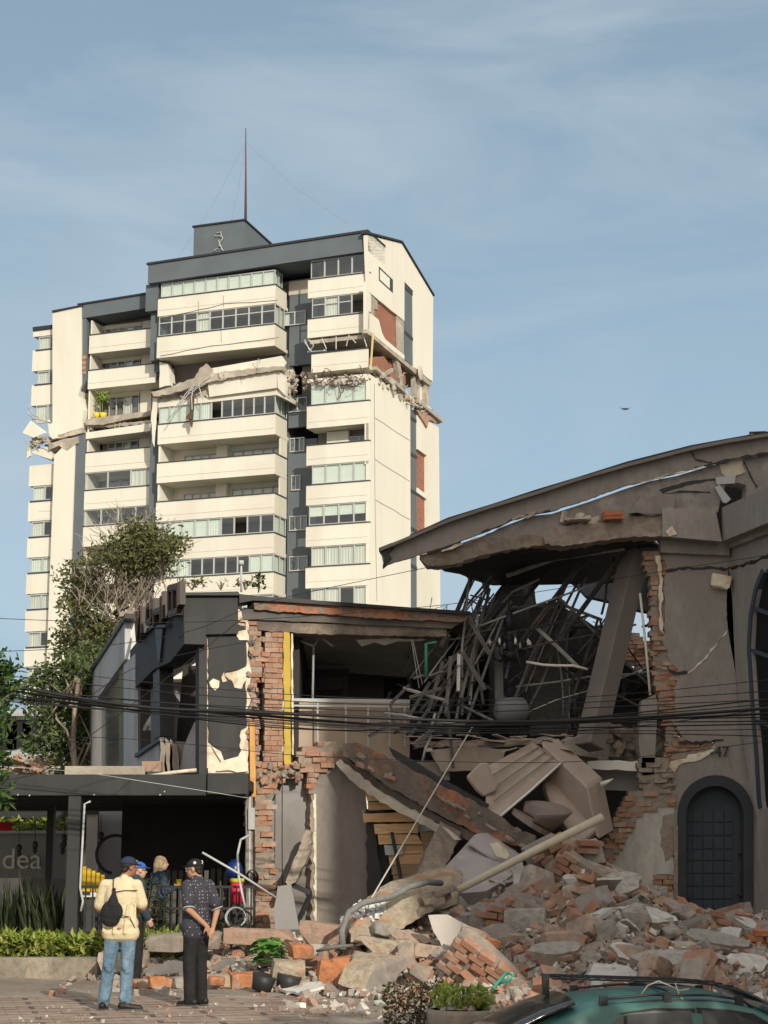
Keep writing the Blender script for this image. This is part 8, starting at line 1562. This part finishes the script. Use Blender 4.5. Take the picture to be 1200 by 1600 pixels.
def arcwin(xs, top, bot, sgn, off): return [side_pt(x, bot, sgn, off) for x in xs] + [side_pt(x, t_, sgn, off) for x, t_ in top]
for sgn in (-1, 1):
    for nm, xb, tp in (('rear_window', (-.80, -.3, -.02), [(-.02, .86), (-.3, .87), (-.52, .84), (-.62, .72)]), ('front_window', (.06, .5, .86), [(.74, .70), (.45, .84), (.30, .87), (.06, .87)])):
        mb = MB(); q = arcwin(xb, tp, .10, sgn, -.006); cc = sum(q, V((0, 0, 0))) / len(q); fr = [cc + (p - cc) * 1.10 for p in q]
        mb.prism(fr, V((0, -sgn * .03, 0))); o = mb.build(nm, RUBR, car, local=True); mb = MB(); mb.prism([p + V((0, sgn * .008, 0)) for p in q], V((0, -sgn * .02, 0))); mb.build('pane', CGL, o, local=True)
        if nm == 'rear_window': mb = MB(); mb.prism([V(side_pt(x, f_, sgn, .008)) for x, f_ in ((-.56, .10), (-.535, .10), (-.50, .82), (-.525, .82))], V((0, -sgn * .02, 0))); mb.build('divider', RUBR, o, local=True)
for nm, A, B in (('rear_glass', (-1.60, .68, 1.02), (-.86, .56, 1.335)), ('windscreen', (1.05, .70, 1.02), (.50, .57, 1.36))):
    mb = MB(); n_g = V((-1 if nm == 'rear_glass' else 1, 0, 1.4)).normalized(); q = []
    N8 = 8
    rows = []
    for j in range(4):
        f_ = j / 3; x = A[0] + (B[0] - A[0]) * f_; w_ = A[1] + (B[1] - A[1]) * f_; z = A[2] + (B[2] - A[2]) * f_ + .02 * sin(pi * f_); rows.append([V((x - (-.05 if nm == 'rear_glass' else .05) * 0, w_ * (2 * i / N8 - 1), z + .028 - .03 * (2 * i / N8 - 1) ** 2)) for i in range(N8 + 1)])
    vs = [p + n_g * .012 for r_ in rows for p in r_]; fs = [(j * 9 + i, j * 9 + i + 1, (j + 1) * 9 + i + 1, (j + 1) * 9 + i) for j in range(3) for i in range(8)]; mb.add(vs, fs, 0, .5, True); o = mb.build(nm, CGL, car, local=True); mo = o.modifiers.new('t', 'SOLIDIFY'); mo.thickness = .02; mo.offset = 0
for x in (-1.32, 1.32):
    for sgn in (-1, 1):
        mb = MB(); c = V((x, sgn * .70, .31)); mb.tube([c + V((0, -.10, 0)), c + V((0, -.08, 0)), c + V((0, .08, 0)), c + V((0, .10, 0))], [.27, .31, .31, .27], 24); wh = mb.build('wheel', RUBR, car, local=True); mb = MB(); mb.tube([c + V((0, sgn * .10, 0)), c + V((0, sgn * .125, 0))], [.19, .17], 20); mb.build('rim', CHR, wh, local=True)
for sgn in (-1, 1):
    mb = MB(); mb.ell((2.08, sgn * .58, .68), (.08, .16, .08)); mb.build('headlight', PGLASS, car, local=True); mb = MB(); mb.ell((-2.06, sgn * .62, .76), (.06, .14, .08)); mb.build('tail_light', mat('tail_red', (.3, .01, .01), rough=.2, bump=0) if sgn < 0 else bpy.data.materials['tail_red'], car, local=True)
    mb = MB(); mb.ell((.92, sgn * .92, 1.0), (.07, .11, .07)); mb.build('door_mirror', PAINT, car, local=True)
    mb = MB(); mb.box(-.40, -.22, sgn * .83 - .015, sgn * .83 + .015, .80, .83); mb.box(.55, .73, sgn * .83 - .015, sgn * .83 + .015, .80, .83); mb.build('door_handle', RUBR, car, local=True)
rk = thing('roof_rack', 'black metal roof rack with loose cord lying on it, on the green car', 'roof rack', cp + V((-.1, 0, 1.30)), yaw)
CRT = Matrix.Translation(cp) @ Matrix.Rotation(yaw, 4, 'Z')
def cl(p): return CRT @ V((p[0], p[1], p[2] - .07))
def rt(pts, r, n=6): mb = MB(); mb.tube([cl(p) for p in pts], r, n); return mb
for sgn in (-1, 1):
    y = sgn * .57
    mb = rt([(-.72, y, 1.365), (-.62, y, 1.445), (-.3, y, 1.47), (.15, y, 1.465), (.38, y, 1.43), (.46, y, 1.37)], .011); mb.tube([cl(p) for p in ((-.6, y, 1.40), (-.3, y, 1.425), (.15, y, 1.425), (.36, y, 1.39))], .010, 6); mb.build('side_rail', BLK2, rk)
    for x, zt in ((-.66, 1.365), (-.18, 1.385), (.36, 1.36)): mb = MB(); mb.obox(cl((x, y, zt + .05)), (.06, .03, .10), rotm(0, 0, yaw)); mb.build('foot', BLK2, rk)
for x in (-.18, .34): mb = rt([(x, -.6, 1.50), (x, .6, 1.50)], .010); mb.build('cross_bar', BLK2, rk)
for y, z in ((.2, 1.515), (-.1, 1.515), (.42, 1.515)): mb = rt([(-.95, y, z + .045), (.1, y, z + .01), (.45, y, z - .02)], .008); mb.build('long_bar', BLK2, rk)
for i in range(6): x = -.92 + i * .09; mb = MB(); mb.tube([cl((x, -.12, 1.555 - i * .003)), cl((x, .44, 1.555 - i * .003))], .007, 5); mb.build('short_bar', BLK2, rk)
mb = MB(); mb.obox(cl((-.96, .15, 1.50)), (.05, .06, .16), rotm(0, 0, yaw)); mb.build('end_bracket', BLK2, rk)
mb = rt([(-.35, -.45, 1.46), (-.30, -.47, 1.53), (-.22, -.47, 1.56), (-.14, -.46, 1.53), (-.06, -.46, 1.49), (.02, -.44, 1.50)], .006, 5); mb.tube([cl((-.1, -.5, 1.55)), cl((-.08, -.55, 1.46)), cl((-.04, -.57, 1.40))], .005, 4); mb.build('loose_cord', mat('cream_cord', (.5, .45, .36), bump=0), label='cream cord tangled on the roof rack of the green car', cat='cord')
